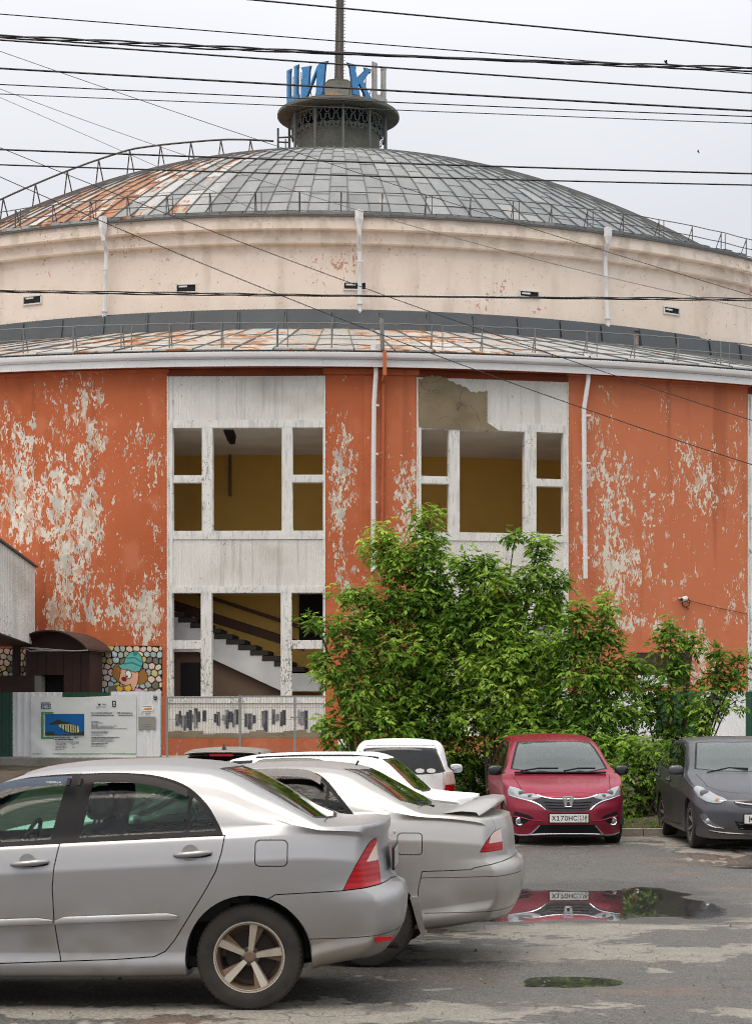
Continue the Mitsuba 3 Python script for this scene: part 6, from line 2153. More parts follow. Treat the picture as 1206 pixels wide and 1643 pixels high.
fg = front_piece(b, 'fog_pocket', F((963, 1312.5), (972, 1306.5), (993, 1301.5), (995, 1309), (995, 1321), (988, 1326.5), (975, 1319), (970, 1313.5)), 'trim_black', depth=.95)
nose_strip(b, 'grille_bar', R2D((862, 1274), (874, 1278), (888, 1280.2), (910.5, 1280.6), (933, 1280.2), (947, 1278), (959, 1274)), .022, 'chrome', .022, parent=gr)
for s in (1, -1):
    q = [(910.5 + s * (x - 910.5), y) for x, y in ((1000, 1276.5), (984, 1281), (966, 1285.5), (954, 1291.5), (946, 1298))]
    nose_strip(b, 'headlight_strip', R2D(*q), (.008, .018, .022, .020, .014), 'chrome', .016, parent=gr)
    q = [(910.5 + s * (x - 910.5), y) for x, y in ((994, 1309.5), (980, 1311.5), (968, 1314.5), (950, 1316.0))]
    nose_strip(b, 'fog_trim', R2D(*q), (.02, .02, .016, .012), 'paint_red', .025)
    q = [(910.5 + s * (x - 910.5), y) for x, y in ((955, 1323), (963, 1332), (971, 1338.5), (985, 1339.3), (1000, 1336.5))]
    nose_strip(b, 'bumper_trim', R2D(*q), .018, 'chrome', .014)
    # fog lamp
    yz = R2D((910.5 + s * (985.5 - 910.5), 1317.5))[0]
    x = float(skin_x(b, np.array([yz[0]] * 2), np.array([yz[1]] * 2))[0])
    a = np.linspace(0, 2 * np.pi, 21)
    ring_ = np.stack([np.full(21, x - .012), yz[0] + .048 * np.cos(a), yz[1] + .048 * np.sin(a)], -1)
    k = b.add('fog_lamp', MB().tube(ring_[:-1], .010, 6, closed=True), 'chrome', fg[-s])
    dsc = np.vstack([ring_[:-1] * [1, 1, 1] + [.006, 0, 0], [[x - .016, yz[0], yz[1]]]])
    b.add('fog_lens', MB().add(dsc, [[20, i, (i + 1) % 20] for i in range(20)]), 'lamp_grey', fg[-s])
    # headlight inner parts
    for px_, py_, r_ in ((981, 1271.5, .050), (969, 1276, .034)):
        yz = R2D((910.5 + s * (px_ - 910.5), py_))[0]
        x = float(skin_x(b, np.array([yz[0]] * 2), np.array([yz[1]] * 2))[0])
        t = trimesh.creation.icosphere(2, radius=r_)
        b.add('projector', trimesh.Trimesh(np.array(t.vertices) * [.35, 1, .8] + [x - .002, *yz], t.faces, process=False), 'lamp_grey', hl[-s], smooth=True)
nose_strip(b, 'lower_trim', R2D((852, 1338.5), (866, 1337.2), (885, 1336.6), (910.5, 1336.4), (936, 1336.6), (955, 1337.2), (969, 1338.5)), .017, 'chrome', .016)
# grille bars and emblem
for y_ in (1285.5, 1290, 1294.5):
    nose_strip(b, 'grille_slat', R2D((872 + (y_ - 1285) * .6, y_), (890, y_ + 1), (910.5, y_ + 1.2), (931, y_ + 1), (949 - (y_ - 1285) * .6, y_)), .012, 'trim_black', .016, parent=gr)
xe = float(skin_x(b, np.zeros(2), np.full(2, .60))[0]) - .03
em = MB()
for s in (-1, 1):
    em.bar([xe, s * .052, .655], [xe, s * .034, .535], .018, .016, up=(1, 0, 0))
    em.bar([xe, s * .052, .655], [xe, s * .030, .650], .016, .012, up=(1, 0, 0))
    em.bar([xe - .002, s * .028, .645], [xe - .002, s * .022, .60], .014, .014, up=(1, 0, 0))
    em.bar([xe - .002, s * .022, .592], [xe - .002, s * .030, .545], .014, .014, up=(1, 0, 0))
em.bar([xe - .001, -.03, .597], [xe - .001, .03, .597], .016, .014, up=(1, 0, 0))
a = np.array([(-.062, .665), (.062, .665), (.068, .64), (.052, .54), (.044, .525), (-.044, .525), (-.052, .54), (-.068, .64)])
em.tube(np.column_stack([np.full(8, xe), a]), .006, 5, closed=True)
b.add('emblem', em, 'chrome', gr, kind='stuff', label='chrome letter-like emblem in the middle of the grille')
number_plate(b, float(skin_x(b, np.zeros(2), np.full(2, .39))[0]) - .045, -.005, .375, 'Х170НС', '138', facing=-1)
hatch_rest(b)
for s in (-1, 1):
    mirror(b, -2.02, s, .80, .985, (.11, .19, .14), 'gloss_black')
for y0_, y1_ in ((.55, .02), (-.05, -.5)):
    b.add('wiper', MB().tube([[-2.33, y0_, .985], [-2.22, (y0_ + y1_) / 2, 1.02], [-2.25, y1_, 1.02]], .012, 5), 'trim_black')
b.add('cowl', MB().box([-2.33, 0, .965], [.06, 1.28, .02]), 'trim_black')
b.add('rear_view_mirror', MB().box([-1.62, 0, 1.27], [.03, .22, .06]), 'cabin_dark')
b.add('windscreen_charm', MB().tm(trimesh.creation.icosphere(1, radius=.05).apply_translation([-1.95, .0, 1.02])), 'stone_c')

# white hatchback, tail to the viewer
key = thing('parked_hatchback', 'white hatchback seen from behind under the shrubs, red and clear tail lights', 'car')
b = Builder(key, Car(**HATCH), ((641 - PX0) * 28.3 / FOC, 28.3 + .55, -.05), math.radians(-89.5), 'paint_white')
hatch_glass(b, 'glass_film', 'glass_reflecting', 'glass_film')


def hatch_tail(b, clear=True):
    q = sg.Polygon([(.66, .60), (.86, .60), (.86, .99), (.70, .99)])
    cl = sg.Polygon([(.665, .80), (.86, .80), (.86, .99), (.70, .99)])
    for s in (-1, 1):
        f_ = (lambda g: affinity.scale(g, s, 1, origin=(0, 0)))
        c = b.sh.take(prism_yz(f_(cl), .15, 1.2))
        r_ = b.sh.take(prism_yz(f_(q), .15, 1.2))
        k = b.piece('tail_light', r_, 'lamp_red')
        b.piece('reversing_light', c, 'lamp_clear' if clear else 'lamp_red', k)
    gate = sg.Polygon([(-.66, .62), (.66, .62), (.66, .97), (.52, 1.39), (-.52, 1.39), (-.66, .97)])
    b.sh.cut(prism_yz(line_ring(gate, .008), .2, 1.2))


hatch_tail(b)
hatch_rest(b)
for s in (-1, 1):
    mirror(b, -2.02, s, .80, .99, (.12, .20, .15))
st_ = MB()
for y in (.30, .47):
    a = np.linspace(0, 2 * np.pi, 17)[:-1]
    x = .60
    st_.add(np.vstack([np.stack([x + 0 * a, y + .07 * np.cos(a), 1.015 + .035 * np.sin(a)], -1), [[x, y, 1.015]]]), [[16, i, (i + 1) % 16] for i in range(16)])
b.add('screen_sticker', st_, 'print_white', kind='stuff')
number_plate(b, .70, 0, .52, 'Е', '38') if False else None

# dark beige hatchback, only its roof spoiler above the nearest car
key = thing('parked_hatchback', 'beige hatchback behind the nearest car, only its roof spoiler and brake light showing', 'car')
b = Builder(key, Car(**HATCH), ((357 - PX0) * 28.4 / FOC, 28.4 + .55, -.185), math.radians(-91.5), 'paint_dark')
hatch_glass(b, 'glass_film', 'glass_reflecting', 'glass_film')
hatch_tail(b, False)
hatch_rest(b)
sp = MB()
t = np.linspace(-1, 1, 15)
G = np.stack([np.stack([.40 + dx - .06 * t ** 2, t * .56, 1.415 + dz - .03 * t ** 4], -1) for dx, dz in ((-.2, .03), (.0, .045), (.20, .035), (.22, .015), (.18, -.005), (.0, .0))], 0)
k = b.add('roof_spoiler', MB().grid(G), 'paint_dark', smooth=50)
b.add('brake_light', MB().box([.585, 0, 1.385], [.03, .36, .035]), 'lamp_red', k)
b.add('roof_fin', MB().add([[.12, -.02, 1.475], [.12, .02, 1.475], [.34, .03, 1.45], [.34, -.03, 1.45], [.32, 0, 1.57]], [[0, 1, 4], [1, 2, 4], [2, 3, 4], [3, 0, 4]]), 'gloss_black')
for s in (-1, 1):
    mirror(b, -2.02, s, .80, .99, (.12, .20, .15))

# ---- dark grey sedan at the right edge, nose to the viewer
GREY = dict(
    x0=-3.38, x1=.95, n=78, tumble=.32, crease=.18,
    top=[(-3.5, .55), (-3.36, .68), (-3.15, .78), (-2.8, .87), (-2.4, .945), (-2.2, .99), (-1.75, 1.21), (-1.4, 1.36), (-1.1, 1.435), (-.7, 1.468), (-.3, 1.46), (0, 1.40), (.3, 1.26), (.5, 1.14), (.62, 1.09), (.92, 1.05), (1, 1.0)],
    bot=[(-3.5, .15), (-3.0, .155), (-2.6, .165), (-1, .18), (.5, .22), (.95, .28)],
    hw=[(-3.5, .66), (-3.3, .75), (-3.0, .82), (-2.55, .85), (-1, .855), (0, .855), (.5, .83), (.95, .76)],
    belt=[(-3.5, .52), (-3.2, .70), (-2.8, .81), (-2.2, .90), (-1, .965), (0, 1.03), (.95, 1.0)],
    front_e=[(0.1, -.04), (.22, .0), (.34, .05), (.5, .06), (.62, .03), (.74, -.03), (.9, -.08), (1.5, -.1)], rear_e=[(.1, -.03), (.35, .02), (.5, .09), (.7, .07), (.8, .0), (1.5, 0)], front_c=.26, rear_c=.15)
key = thing('parked_sedan', 'dark grey sedan facing the viewer at the right edge of the lot', 'car')
gx = (1224 - PX0) * 24.0 / FOC
b = Builder(key, Car(**GREY), (gx - 3.38 * math.sin(math.radians(1.5)), 24.0 + 3.38, .03), math.radians(91.5), 'paint_grey')
sg_ = 122.0
F = lambda *pts: sg.Polygon([(-(x - 1224) / sg_, 1.61 - (y - 1165) / sg_) for x, y in pts]).buffer(0)
R2D = lambda *pts: [(-(x - 1224) / sg_, 1.61 - (y - 1165) / sg_) for x, y in pts]
arch(b, 0, .31, .355, .56)
arch(b, -2.57, .31, .355, .56)
b.side_window(sg.Polygon([(-1.90, .94), (-1.55, 1.17), (-1.25, 1.31), (-.95, 1.375), (-.78, 1.385), (-.80, .985)]), 'glass_film')
b.side_window(sg.Polygon([(-.74, .988), (-.73, 1.385), (-.4, 1.375), (-.1, 1.31), (.12, 1.20), (.30, 1.075), (.15, 1.04)]), 'glass_film')
for poly, nm, g in ((sg.Polygon([(-1.24, -.52), (-1.31, 0), (-1.24, .52), (-2.05, .67), (-2.17, .35), (-2.19, 0), (-2.17, -.35), (-2.05, -.67)]), 'windscreen', 'glass_reflecting'), (sg.Polygon([(.0, -.5), (.04, 0), (.0, .5), (.5, .62), (.55, 0), (.5, -.62)]), 'rear_screen', 'glass_film')):
    p = b.sh.take(prism_xy(poly, .93, 1.7))
    inn = poly.buffer(-.028)
    k = b.piece(nm, p - prism_xy(inn, .93, 1.7), 'trim_black')
    b.piece('pane', p ^ prism_xy(inn, .93, 1.7), g, k, skin=True, smooth=True)
hood = sg.Polygon([(-2.25, -.68), (-2.9, -.64), (-3.10, -.50), (-3.20, -.3), (-3.23, 0), (-3.20, .3), (-3.10, .50), (-2.9, .64), (-2.25, .68)])
b.sh.cut(prism_xy(line_ring(hood, .007), .66, 1.2))
b.piece('bonnet', b.sh.take(prism_xy(hood, .69, 1.2)), 'paint_grey')
hp = sg.Polygon(spline(R2D((1126, 1264), (1133, 1260.5), (1144, 1266), (1155, 1273.5), (1168, 1280.5), (1160, 1287), (1148, 1286.5), (1137, 1283), (1129, 1275)), 4, closed=True))
hl = front_piece(b, 'headlight', hp, 'lamp_white', depth=1.3)
front_piece(b, 'indicator', sg.Polygon(R2D((1152, 1280), (1160, 1277.5), (1168, 1281), (1160, 1286), (1150, 1286))).intersection(hp.buffer(.01)), 'lamp_amber', hl) if False else None
fp = sg.Polygon(spline(R2D((1131, 1305), (1137, 1304), (1143, 1312), (1150, 1319), (1163, 1325), (1150, 1325.5), (1139, 1321), (1133, 1313)), 4, closed=True))
fk = front_piece(b, 'fog_surround', fp, 'lamp_grey', depth=1.2)
gp = front_piece(b, 'grille', sg.Polygon(spline(R2D((1178, 1283.8), (1192, 1281.5), (1224, 1281), (1224, 1293.5), (1196, 1293), (1185, 1291.5)), 3, closed=True)).union(sg.Polygon(R2D((1196, 1281.5), (1225, 1281), (1225, 1293.5), (1196, 1293)))), 'gloss_black')
nose_strip(b, 'grille_bar', R2D((1180, 1284.5), (1200, 1287.5), (1224, 1288.5), (1248, 1287.5), (1268, 1284.5)), .024, 'chrome', .022, parent=gp)
lg_ = front_piece(b, 'lower_grille', F((1178.5, 1313.5), (1192, 1315.5), (1225, 1316), (1225, 1328), (1187, 1327.5), (1182, 1321)), 'trim_black')
for y_ in (1318.5, 1322, 1325.5):
    nose_strip(b, 'grille_slat', R2D((1183, y_), (1204, y_ + .5), (1224, y_ + .6), (1244, y_ + .5), (1265, y_)), .010, 'gloss_black', .016, parent=lg_)
nose_strip(b, 'bumper_lip', R2D((1142, 1330), (1165, 1333), (1195, 1334.5), (1224, 1335), (1253, 1334.5), (1283, 1333), (1306, 1330)), .022, 'paint_grey', .03)
for s in (1, -1):
    m_ = lambda pts: R2D(*[(1224 + s * (x - 1224), y) for x, y in pts])
    nose_strip(b, 'fog_trim', m_(((1134, 1314), (1140, 1320), (1150, 1324.3), (1163, 1325.5))), (.012, .02, .014, .006), 'chrome', .02, parent=fk[s])
    nose_strip(b, 'headlight_rim', m_(((1129, 1276), (1137, 1282.5), (1148, 1285.5), (1158, 1285.5), (1166, 1281.5))), .016, 'lamp_white', .02, parent=hl[s])
    for px_, py_, r_, mt_ in ((1138.5, 1271, .062, 'lamp_grey'), (1155, 1281, .032, 'lamp_amber')):
        yz = m_(((px_, py_),))[0]
        x = float(skin_x(b, np.array([yz[0]] * 2), np.array([yz[1]] * 2))[0])
        t = trimesh.creation.icosphere(2, radius=r_)
        b.add('projector', trimesh.Trimesh(np.array(t.vertices) * [.35, 1, .9] + [x - .002, *yz], t.faces, process=False), mt_, hl[s], smooth=True)
    yz = m_(((1141, 1315),))[0]
    x = float(skin_x(b, np.array([yz[0]] * 2), np.array([yz[1]] * 2))[0])
    t = trimesh.creation.icosphere(2, radius=.035)
    b.add('fog_lamp', trimesh.Trimesh(np.array(t.vertices) * [.4, 1, 1] + [x - .004, *yz], t.faces, process=False), 'lamp_white', fk[s], smooth=True)
k = b.add('number_plate', MB().box([float(skin_x(b, np.zeros(2), np.full(2, .42))[0]) - .04, 0, .42], [.012, .52, .112]), 'plate_white')
xp = float(skin_x(b, np.zeros(2), np.full(2, .42))[0]) - .04
b.add('plate_frame', MB().box([xp + .004, 0, .42], [.012, .545, .135]), 'trim_black', k)
tm = meshkit.text_mesh('К4', .070, .0015, bold=True)
v = np.array(tm.vertices)
b.add('plate_lettering', trimesh.Trimesh(np.column_stack([xp - .0062 - v[:, 2], .26 - .05 - v[:, 0] * 1.1, .42 - .036 + v[:, 1]]), tm.faces, process=False), 'print_black', k, kind='stuff')
d1 = sg.Polygon([(-2.05, .92), (-2.08, .5), (-1.98, .28), (-.80, .27), (-.77, .98), (-.755, 1.40), (-1.1, 1.36), (-1.5, 1.2), (-1.95, .95)])
d2 = sg.Polygon([(-.735, .27), (-.42, .29), (-.33, .45), (-.20, .60), (.02, .70), (.24, 1.03), (.1, 1.25), (-.3, 1.40), (-.74, 1.40)])
for d in (d1, d2):
    b.sh.cut(prism_xz(line_ring(d, .006), 0, .4))
b.finish_body()
for s in (-1, 1):
    wheel(b, 0, s * .715, .31, .19, s, 'thin', .21, ('alloy_silver', 'brake_dark'), rot=.3, spoke_n=7)
    wheel(b, -2.57, s * .715, .31, .19, s, 'thin', .21, ('alloy_silver', 'brake_dark'), rot=.5, spoke_n=7)
    mirror(b, -1.86, s, .79, 1.01, (.11, .20, .13), 'paint_silver' if False else 'paint_grey')
b.add('underbody', MB().box([-1.35, 0, .27], [2.6, 1.25, .06]), 'cabin_dark', kind='stuff')
for x, y in ((-1.02, -.35), (-1.02, .35), (-.22, -.36), (-.22, .36)):
    seat(b, x, y, .40)
dash_and_wheel(b, -1.9, .92, .66, .36)
handle(b, -.98, .86, .85, s=1)
handle(b, .02, .90, .85, s=1)
b.add('wiper', MB().tube([[-2.2, .52, .985], [-2.06, .2, 1.045], [-2.12, -.05, 1.035]], .012, 5), 'trim_black')
# ---------------------------------------------------------------- maple shrubs: stems, twigs and drooping compound leaves
scene['leaf'] = dict(type='principledthin', base_color={'type': 'mesh_attribute', 'name': 'vertex_color'}, roughness=0.7, spec_trans=0.0, diff_trans=0.8, eta=1.25)
mat('bark', proc(lambda p, n, uv: mix((0.06, 0.042, 0.03), (0.15, 0.11, 0.08), fbm(p.x * 12, p.y * 12, p.z * 4, 3))), rough=0.9)
LEAFLET = np.array([[0, 0, 0], [.30, .21, .015], [.62, .17, -.03], [1.0, 0, -.12], [.62, -.17, -.03], [.30, -.21, .015], [.45, 0, -.03]])
LEAF_F = np.array([[0, 6, 1], [1, 6, 2], [2, 6, 3], [0, 5, 6], [5, 4, 6], [4, 3, 6]])


def unit(v):
    return v / (np.linalg.norm(v, axis=-1, keepdims=True) + 1e-9)


def leaves(tips, dirs, r, size, tone, nleaf=(4, 8), warm=0.0):
    """Compound leaves in opposite pairs round each shoot tip: vertices, faces, colours."""
    tips, dirs, tone = np.asarray(tips), unit(np.asarray(dirs)), np.asarray(tone)
    n = len(tips)
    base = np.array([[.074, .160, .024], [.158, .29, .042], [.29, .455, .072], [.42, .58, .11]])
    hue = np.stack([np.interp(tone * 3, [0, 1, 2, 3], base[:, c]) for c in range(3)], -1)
    q = r.uniform(size=n)
    hue[q < .004 + warm] = [.22, .14, .06]
    hue[q < .003 + warm * .4] = [.36, .24, .035]
    k = r.integers(*nleaf, size=n)
    i = np.repeat(np.arange(n), k)                             # the shoot of every leaf
    j = np.arange(len(i)) - np.repeat(np.cumsum(k) - k, k)
    d, t = dirs[i], (j + .5) / k[i]
    side = unit(np.cross(dirs, r.normal(size=(n, 3))))[i]
    ln = (size * r.uniform(1.2, 2.2, n))[i]
    sd = side * np.where(j % 2 == 0, 1, -1)[:, None]
    sd = np.where(((j // 2) % 2 == 1)[:, None], unit(np.cross(d, sd)), sd)
    m_ = len(i)
    o = tips[i] + d * (ln * (t - .55))[:, None]
    a = unit(sd + d * (.25 + .7 * t)[:, None] + r.normal(size=(m_, 3)) * .22 + np.array([0, 0, -.06]))
    rl = size * r.uniform(1.05, 1.6, m_) * (1.15 - .35 * t)
    O, A, N, L, C = [], [], [], [], []
    for f, s in ((.45, 1), (.45, -1), (.78, 1), (.78, -1), (1.0, 0)):
        droop = .10 + .22 * f * f
        O.append(o + a * (rl * f)[:, None] - np.array([0, 0, 1.0]) * (rl * droop * f)[:, None])
        ax = unit(a + np.array([0, 0, -(.32 + .42 * f)]))
        cr = unit(np.cross(ax, [0, 0, 1.0]) + 1e-6)
        la = unit(ax * (.75 if s else 1) + cr * s * .8 + np.array([0, 0, -.22]) + r.normal(size=(m_, 3)) * .14)
        N.append(unit(np.cross(la, cr if s == 0 else unit(np.cross([0, 0, 1.0], la))) + r.normal(size=(m_, 3)) * .25))
        A.append(la)
        L.append(size * r.uniform(.75, 1.1, m_) * (1.12 if s == 0 else .92))
        C.append(hue[i] * r.uniform(.8, 1.22, m_)[:, None])
    O, A, N, L, C = (np.concatenate(x) for x in (O, A, N, L, C))
    B = unit(np.cross(N, A))
    N = np.cross(A, B)
    w = r.uniform(.85, 1.15, len(O))
    V = O[:, None] + L[:, None, None] * (LEAFLET[None, :, :1] * A[:, None] + LEAFLET[None, :, 1:2] * w[:, None, None] * B[:, None] + LEAFLET[None, :, 2:] * N[:, None])
    F = LEAF_F[None] + (np.arange(len(O)) * len(LEAFLET))[:, None, None]
    return V.reshape(-1, 3), F.reshape(-1, 3), np.repeat(C, len(LEAFLET), 0)


def shrub(name, label, cat, foot, d, blobs, seed, size=.106, dens=1.0, group=None, light=0.0, warm=0.0, stems=3, rad=.035):
    """blobs: (pixel x, pixel y, half width, half height[, depth offset]) of its masses of foliage, d metres away."""
    r = np.random.default_rng(seed)
    key = thing(name, label, cat, group)
    s = FOC / d
    base = W(foot, PY0, d)
    base[2] = bedz(base[0], base[1]) - .08 if d < 50 else .8
    tips, dirs, tone = [], [], []
    wood = MB()
    tops = []
    for i, bl in enumerate(blobs):
        x, y, a, b_ = bl[:4]
        off = bl[4] if len(bl) > 4 else 0.0
        c = W(x, y, d + off)
        ra, rb = a / s, b_ / s
        rd = min(1.1, .85 * max(ra, .25))
        tn = r.normal() * .13
        n = int(dens * 48 * ((ra * rb) ** .5 * 2) ** 2 * (1 + rd)) + 7
        u = unit(r.normal(size=(n, 3)))
        q = u * (r.uniform(0, 1, n) ** .5 * np.where(r.uniform(size=n) < .16, r.uniform(1.0, 1.55, n), 1.0))[:, None]
        P = c + q * np.array([ra, rd, rb])
        tips.append(P)
        up = np.array([0, 0, .75])
        D = unit(u * np.array([1, 1, .6]) * .9 + up + r.normal(size=(n, 3)) * .3)
        dirs.append(D)
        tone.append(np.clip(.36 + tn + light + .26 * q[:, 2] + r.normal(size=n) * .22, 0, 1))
        # a bough from the foot to the mass, and twigs inside it
        st = base + np.array([r.uniform(-.18, .18), r.uniform(-.15, .15), 0])
        mid = st * .45 + c * .55 + np.array([(st[0] - c[0]) * .15, r.uniform(-.1, .1), .12 * (c[2] - st[2])])
        t = np.linspace(0, 1, 9)[:, None]
        path = (1 - t) ** 2 * st + 2 * t * (1 - t) * mid + t * t * c
        wood.tube(path, np.linspace(rad, rad * .35, 9) * (1.2 if i < stems else .7), 6)
        for j in r.choice(n, min(n, max(6, n // 10)), replace=False):
            f = c + (P[j] - c) * .15
            m = (f + P[j]) / 2 + np.array([0, 0, .06])
            wood.tube([f, m, P[j]], [.010, .007, .004], 4)
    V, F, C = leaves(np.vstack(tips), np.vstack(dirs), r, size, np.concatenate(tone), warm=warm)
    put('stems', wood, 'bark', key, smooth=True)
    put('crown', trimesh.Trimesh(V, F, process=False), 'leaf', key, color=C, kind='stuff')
    return key


shrub('maple_tree', 'tallest green maple shrub, left of the group, its tip reaching the upper sill', 'tree', 672, 32.2,
      [(686, 845, 20, 34), (680, 885, 32, 30), (612, 875, 34, 34), (650, 905, 44, 32), (640, 965, 70, 40), (600, 1000, 50, 36), (700, 940, 44, 50), (720, 1000, 62, 60), (660, 1060, 95, 56), (570, 960, 40, 16), (650, 1140, 84, 62), (720, 1130, 70, 70), (690, 1215, 80, 46)], 21, light=.10)
shrub('maple_tree', 'leftmost maple shrub, its branches reaching over the stair openings', 'tree', 600, 31.6,
      [(556, 1005, 48, 18), (505, 995, 22, 8), (562, 1060, 44, 40), (515, 1058, 16, 8), (525, 1085, 26, 16), (578, 1120, 46, 44), (522, 1160, 20, 16), (545, 1180, 34, 26), (610, 1170, 54, 44), (640, 1210, 60, 30)], 22, light=.02, dens=.7)
shrub('maple_tree', 'middle maple shrub with two light green leaders before the second bay', 'tree', 800, 31.8,
      [(863, 875, 17, 26), (858, 915, 30, 26), (890, 930, 26, 14), (775, 905, 26, 26), (748, 905, 22, 30), (800, 935, 52, 34), (775, 985, 64, 48), (860, 975, 44, 46), (800, 1060, 88, 60), (865, 1050, 60, 56), (815, 1140, 86, 62), (880, 1150, 60, 50), (826, 860, 9, 10)], 23, light=.12)
shrub('maple_tree', 'right-hand maple shrub of the large group with upright shoots against the orange wall', 'tree', 930, 31.2,
      [(975, 980, 15, 32), (925, 985, 20, 30), (965, 1030, 30, 30), (925, 1040, 40, 36), (935, 1095, 64, 42), (985, 1090, 44, 26), (930, 1150, 74, 40), (1000, 1140, 40, 30), (1010, 1065, 26, 14), (960, 1190, 70, 26)], 24, light=.04)
shrub('maple_tree', 'slender maple sapling in front of the dark green fence sheet', 'tree', 1078, 32.0,
      [(1075, 1010, 15, 18), (1066, 1040, 26, 24), (1112, 1030, 18, 18), (1075, 1080, 40, 26), (1040, 1100, 30, 16), (1080, 1130, 42, 34), (1075, 1170, 38, 26), (1035, 1140, 24, 14)], 25, light=.0, warm=.002, dens=.7)
shrub('maple_tree', 'maple sapling at far right, leaning over the white fence sheet', 'tree', 1120, 31.4,
      [(1152, 1050, 14, 12), (1186, 1062, 14, 12), (1150, 1078, 26, 20), (1175, 1095, 22, 16), (1145, 1110, 32, 20), (1170, 1130, 24, 10), (1130, 1135, 20, 22), (1125, 1165, 14, 18)], 26, light=-.02, dens=.6)
shrub('bush', 'dark low bush between the white hatchback and the red hatchback', 'bush', 770, 32.6,
      [(760, 1215, 46, 30), (800, 1215, 40, 30), (750, 1260, 40, 34), (790, 1265, 40, 34), (730, 1230, 26, 30), (770, 1300, 46, 20)], 31, size=.08, light=-.20)
shrub('bush', 'dark low bush between the red hatchback and the grey sedan', 'bush', 1035, 29.6,
      [(1010, 1200, 34, 20), (1045, 1205, 40, 24), (1000, 1240, 36, 34), (1045, 1245, 44, 34), (1085, 1215, 34, 20), (1020, 1280, 40, 22), (1060, 1280, 34, 20), (1095, 1195, 30, 14)], 32, size=.085, light=-.08)
shrub('bush', 'dark bush behind the red hatchback roof', 'bush', 900, 30.6,
      [(860, 1185, 60, 22), (930, 1190, 60, 22), (880, 1230, 60, 40), (950, 1235, 50, 40), (830, 1250, 40, 40), (980, 1190, 34, 22)], 33, size=.085, light=-.15)
shrub('bush', 'low bush behind the white hatchback', 'bush', 660, 34.0,
      [(600, 1215, 60, 26), (680, 1225, 50, 30), (560, 1215, 34, 20), (720, 1250, 40, 40), (640, 1260, 70, 36)], 34, size=.085, light=-.1)
# fallen leaves and weeds along the kerb
r = np.random.default_rng(41)
n = 420
wx, wy = r.uniform(-3.0, 5.0, n), KERB_Y + .2 + r.uniform(0, 1, n) ** 2 * 2.2
P = np.column_stack([wx, wy, bedz(wx, wy) + .04])
V, F, C = leaves(P, unit(r.normal(size=(n, 3)) * [1, 1, .25] + [0, 0, .35]), r, .05, r.uniform(0, .45, n), nleaf=(2, 5))
put('ground_weeds', trimesh.Trimesh(V, F, process=False), 'leaf', color=C, kind='stuff', label='low weeds and leaf litter along the kerb in front of the bushes', cat='weeds')

# ---------------------------------------------------------------- overhead cables
mat('cable_black', (0.012, 0.012, 0.014), rough=.6)
mat('cable_grey', (0.12, 0.12, 0.125), rough=.6)


def cable(pts, px, d, label, twist=False, m='cable_black', ext=900):
    p = np.array(pts, float)
    s0, s1 = (p[1] - p[0]) / np.linalg.norm(p[1] - p[0]), (p[-1] - p[-2]) / np.linalg.norm(p[-1] - p[-2])
    if p[0, 0] <= 1:
        p = np.vstack([p[0] - s0 * ext, p])
    if p[-1, 0] >= 1195:
        p = np.vstack([p, p[-1] + s1 * ext])
    f = PchipInterpolator(p[:, 0], p[:, 1]) if len(p) < 4 else np.poly1d(np.polyfit(p[:, 0], p[:, 1], 2))
    x = np.linspace(p[0, 0], p[-1, 0], 90 if not twist else 260)
    Q = np.array([W(a, float(f(a)), d) for a in x])
    key = thing('overhead_cable', label, 'cable')
    rr = px * d / FOC / 2
    if twist:
        ph = x / 46.0
        for i in range(3):
            o = np.column_stack([0 * x, np.cos(ph + i * 2.1), np.sin(ph + i * 2.1)]) * rr * .72 * (1 + .5 * np.sin(x / 150.0))[:, None]
            put('strand', MB().tube(Q + o, rr * .48, 5), m, key)
    else:
        put('line', MB().tube(Q, rr, 5), m, key)


cable([(395, -2), (603, 17.5), (900, 45), (1206, 75)], 3.0, 17, 'topmost black cable, cutting the upper right corner of the sky')
cable([(0, 21), (300, 45), (603, 71), (1206, 118)], 2.0, 22, 'thin wire above the twisted bundle at the left, crossing it at the right')
cable([(0, 55), (300, 72.5), (603, 90), (900, 101), (1206, 109)], 6.0, 16, 'heavy twisted bundle of black cables across the top of the sky', twist=True)
cable([(0, 63), (300, 85), (603, 107), (1206, 148)], 3.0, 17, 'black cable directly below the twisted bundle')
cable([(0, 108), (300, 125), (603, 145), (1206, 177.5)], 3.4, 17, 'thick black cable crossing the blue letters at mid height')
cable([(0, 133), (300, 148), (603, 165), (1206, 185.5)], 2.0, 21, 'thin wire crossing the foot of the blue letters')
cable([(0, 148.5), (300, 161), (603, 177), (1206, 197.5)], 1.6, 23, 'thinnest straight wire, passing just at the rim of the lantern')
cable([(0, 238), (300, 250), (603, 262.5), (1206, 277)], 3.0, 18, 'upper of the two cables crossing the dome')
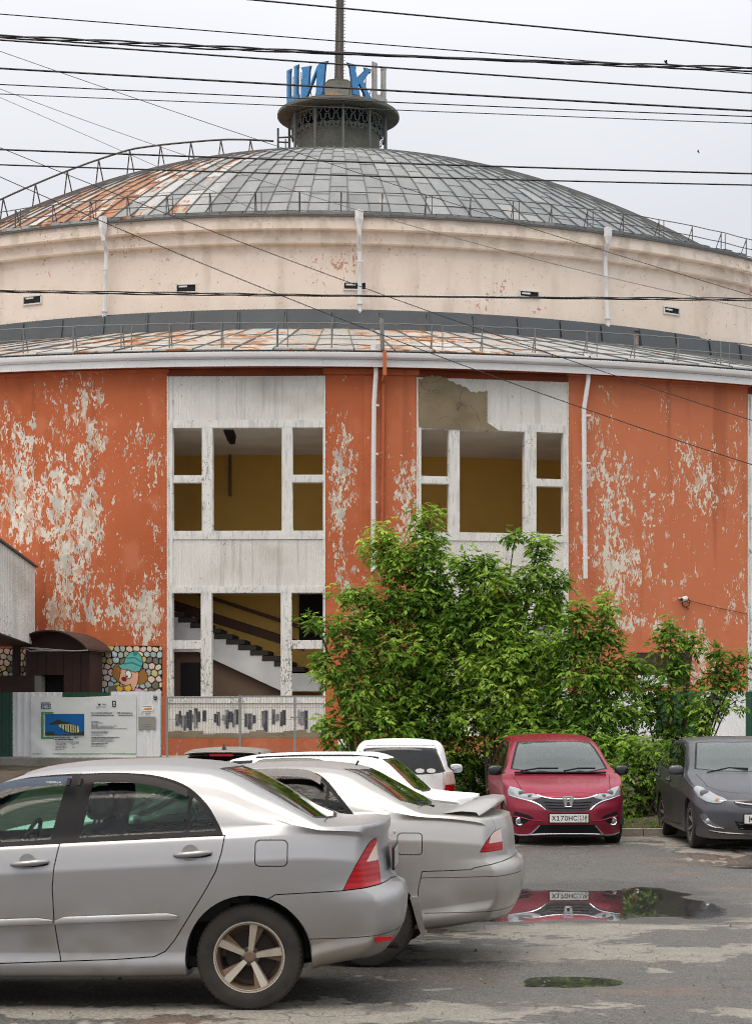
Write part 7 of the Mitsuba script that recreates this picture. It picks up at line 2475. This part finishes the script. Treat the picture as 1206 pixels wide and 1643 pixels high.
cable([(0, 262), (300, 273), (603, 285), (1206, 295)], 2.6, 19, 'lower of the two cables crossing the dome')
cable([(0, 466), (300, 471), (603, 476), (1206, 479)], 4.0, 18, 'twisted black cable running level across the cream drum wall', twist=True)
cable([(0, 278), (170, 360), (500, 499), (685, 570), (913, 647), (1206, 733)], 1.48, 24, 'slanting wire that ends lowest at the right, over the orange wall')
cable([(0, 231), (265, 345), (550, 452), (753, 525), (948, 590), (1206, 667)], 1.33, 25, 'slanting wire over the drum and the second bay, above the lowest one')
cable([(0, 76), (200, 149), (400, 222), (600, 288), (900, 384), (1206, 470)], 1.09, 27, 'slanting wire starting high at the left and passing below the lantern')
cable([(0, 120), (160, 184), (320, 250), (728, 408), (1053, 475), (1206, 495)], 1.0, 30, 'faint grey slanting wire, second from the top at the left edge', m='cable_grey')
cable([(0, 155), (100, 199), (200, 245), (420, 340)], .9, 30, 'faint grey slanting wire ending against the left of the dome', m='cable_grey')


def bird(px, py, d, span, label, bank):
    key_v, f = [], []
    c = W(px, py, d)
    t = np.linspace(-1, 1, 9)
    body = np.column_stack([t * .45, .0 * t, .0 * t])
    m = MB().tube(c + body * span * [.5, .3, 1] + np.column_stack([0 * t, 0 * t, -t * .25 * span]), np.array([.01, .05, .08, .09, .09, .085, .07, .04, .01]) * span, 6)
    for s in (-1, 1):
        a = np.array([[.08, .0, .02], [-.10, .0, .02], [.05, .25 * s, .16], [-.10, .25 * s, .14], [-.12, .55 * s, .18 + bank * s]]) * span
        a = a[:, [0, 1, 2]]
        th = np.array([0, 0, .012]) * span
        m.add(np.vstack([c + a + th, c + a - th]), [[0, 1, 2], [1, 3, 2], [2, 3, 4], [5, 7, 6], [6, 7, 8], [7, 9, 8], [0, 2, 5], [2, 7, 5], [2, 4, 7], [4, 9, 7], [1, 6, 3], [3, 6, 8], [3, 8, 4], [4, 8, 9]])
    put('bird', m, 'cable_black', label=label, cat='bird')


bird(1068.5, 100, 45, .26, 'small dark bird in the sky above the twisted cable at right', .1)
bird(1120, 243, 70, .22, 'tiny distant bird in the sky between the cables at right', -.1)
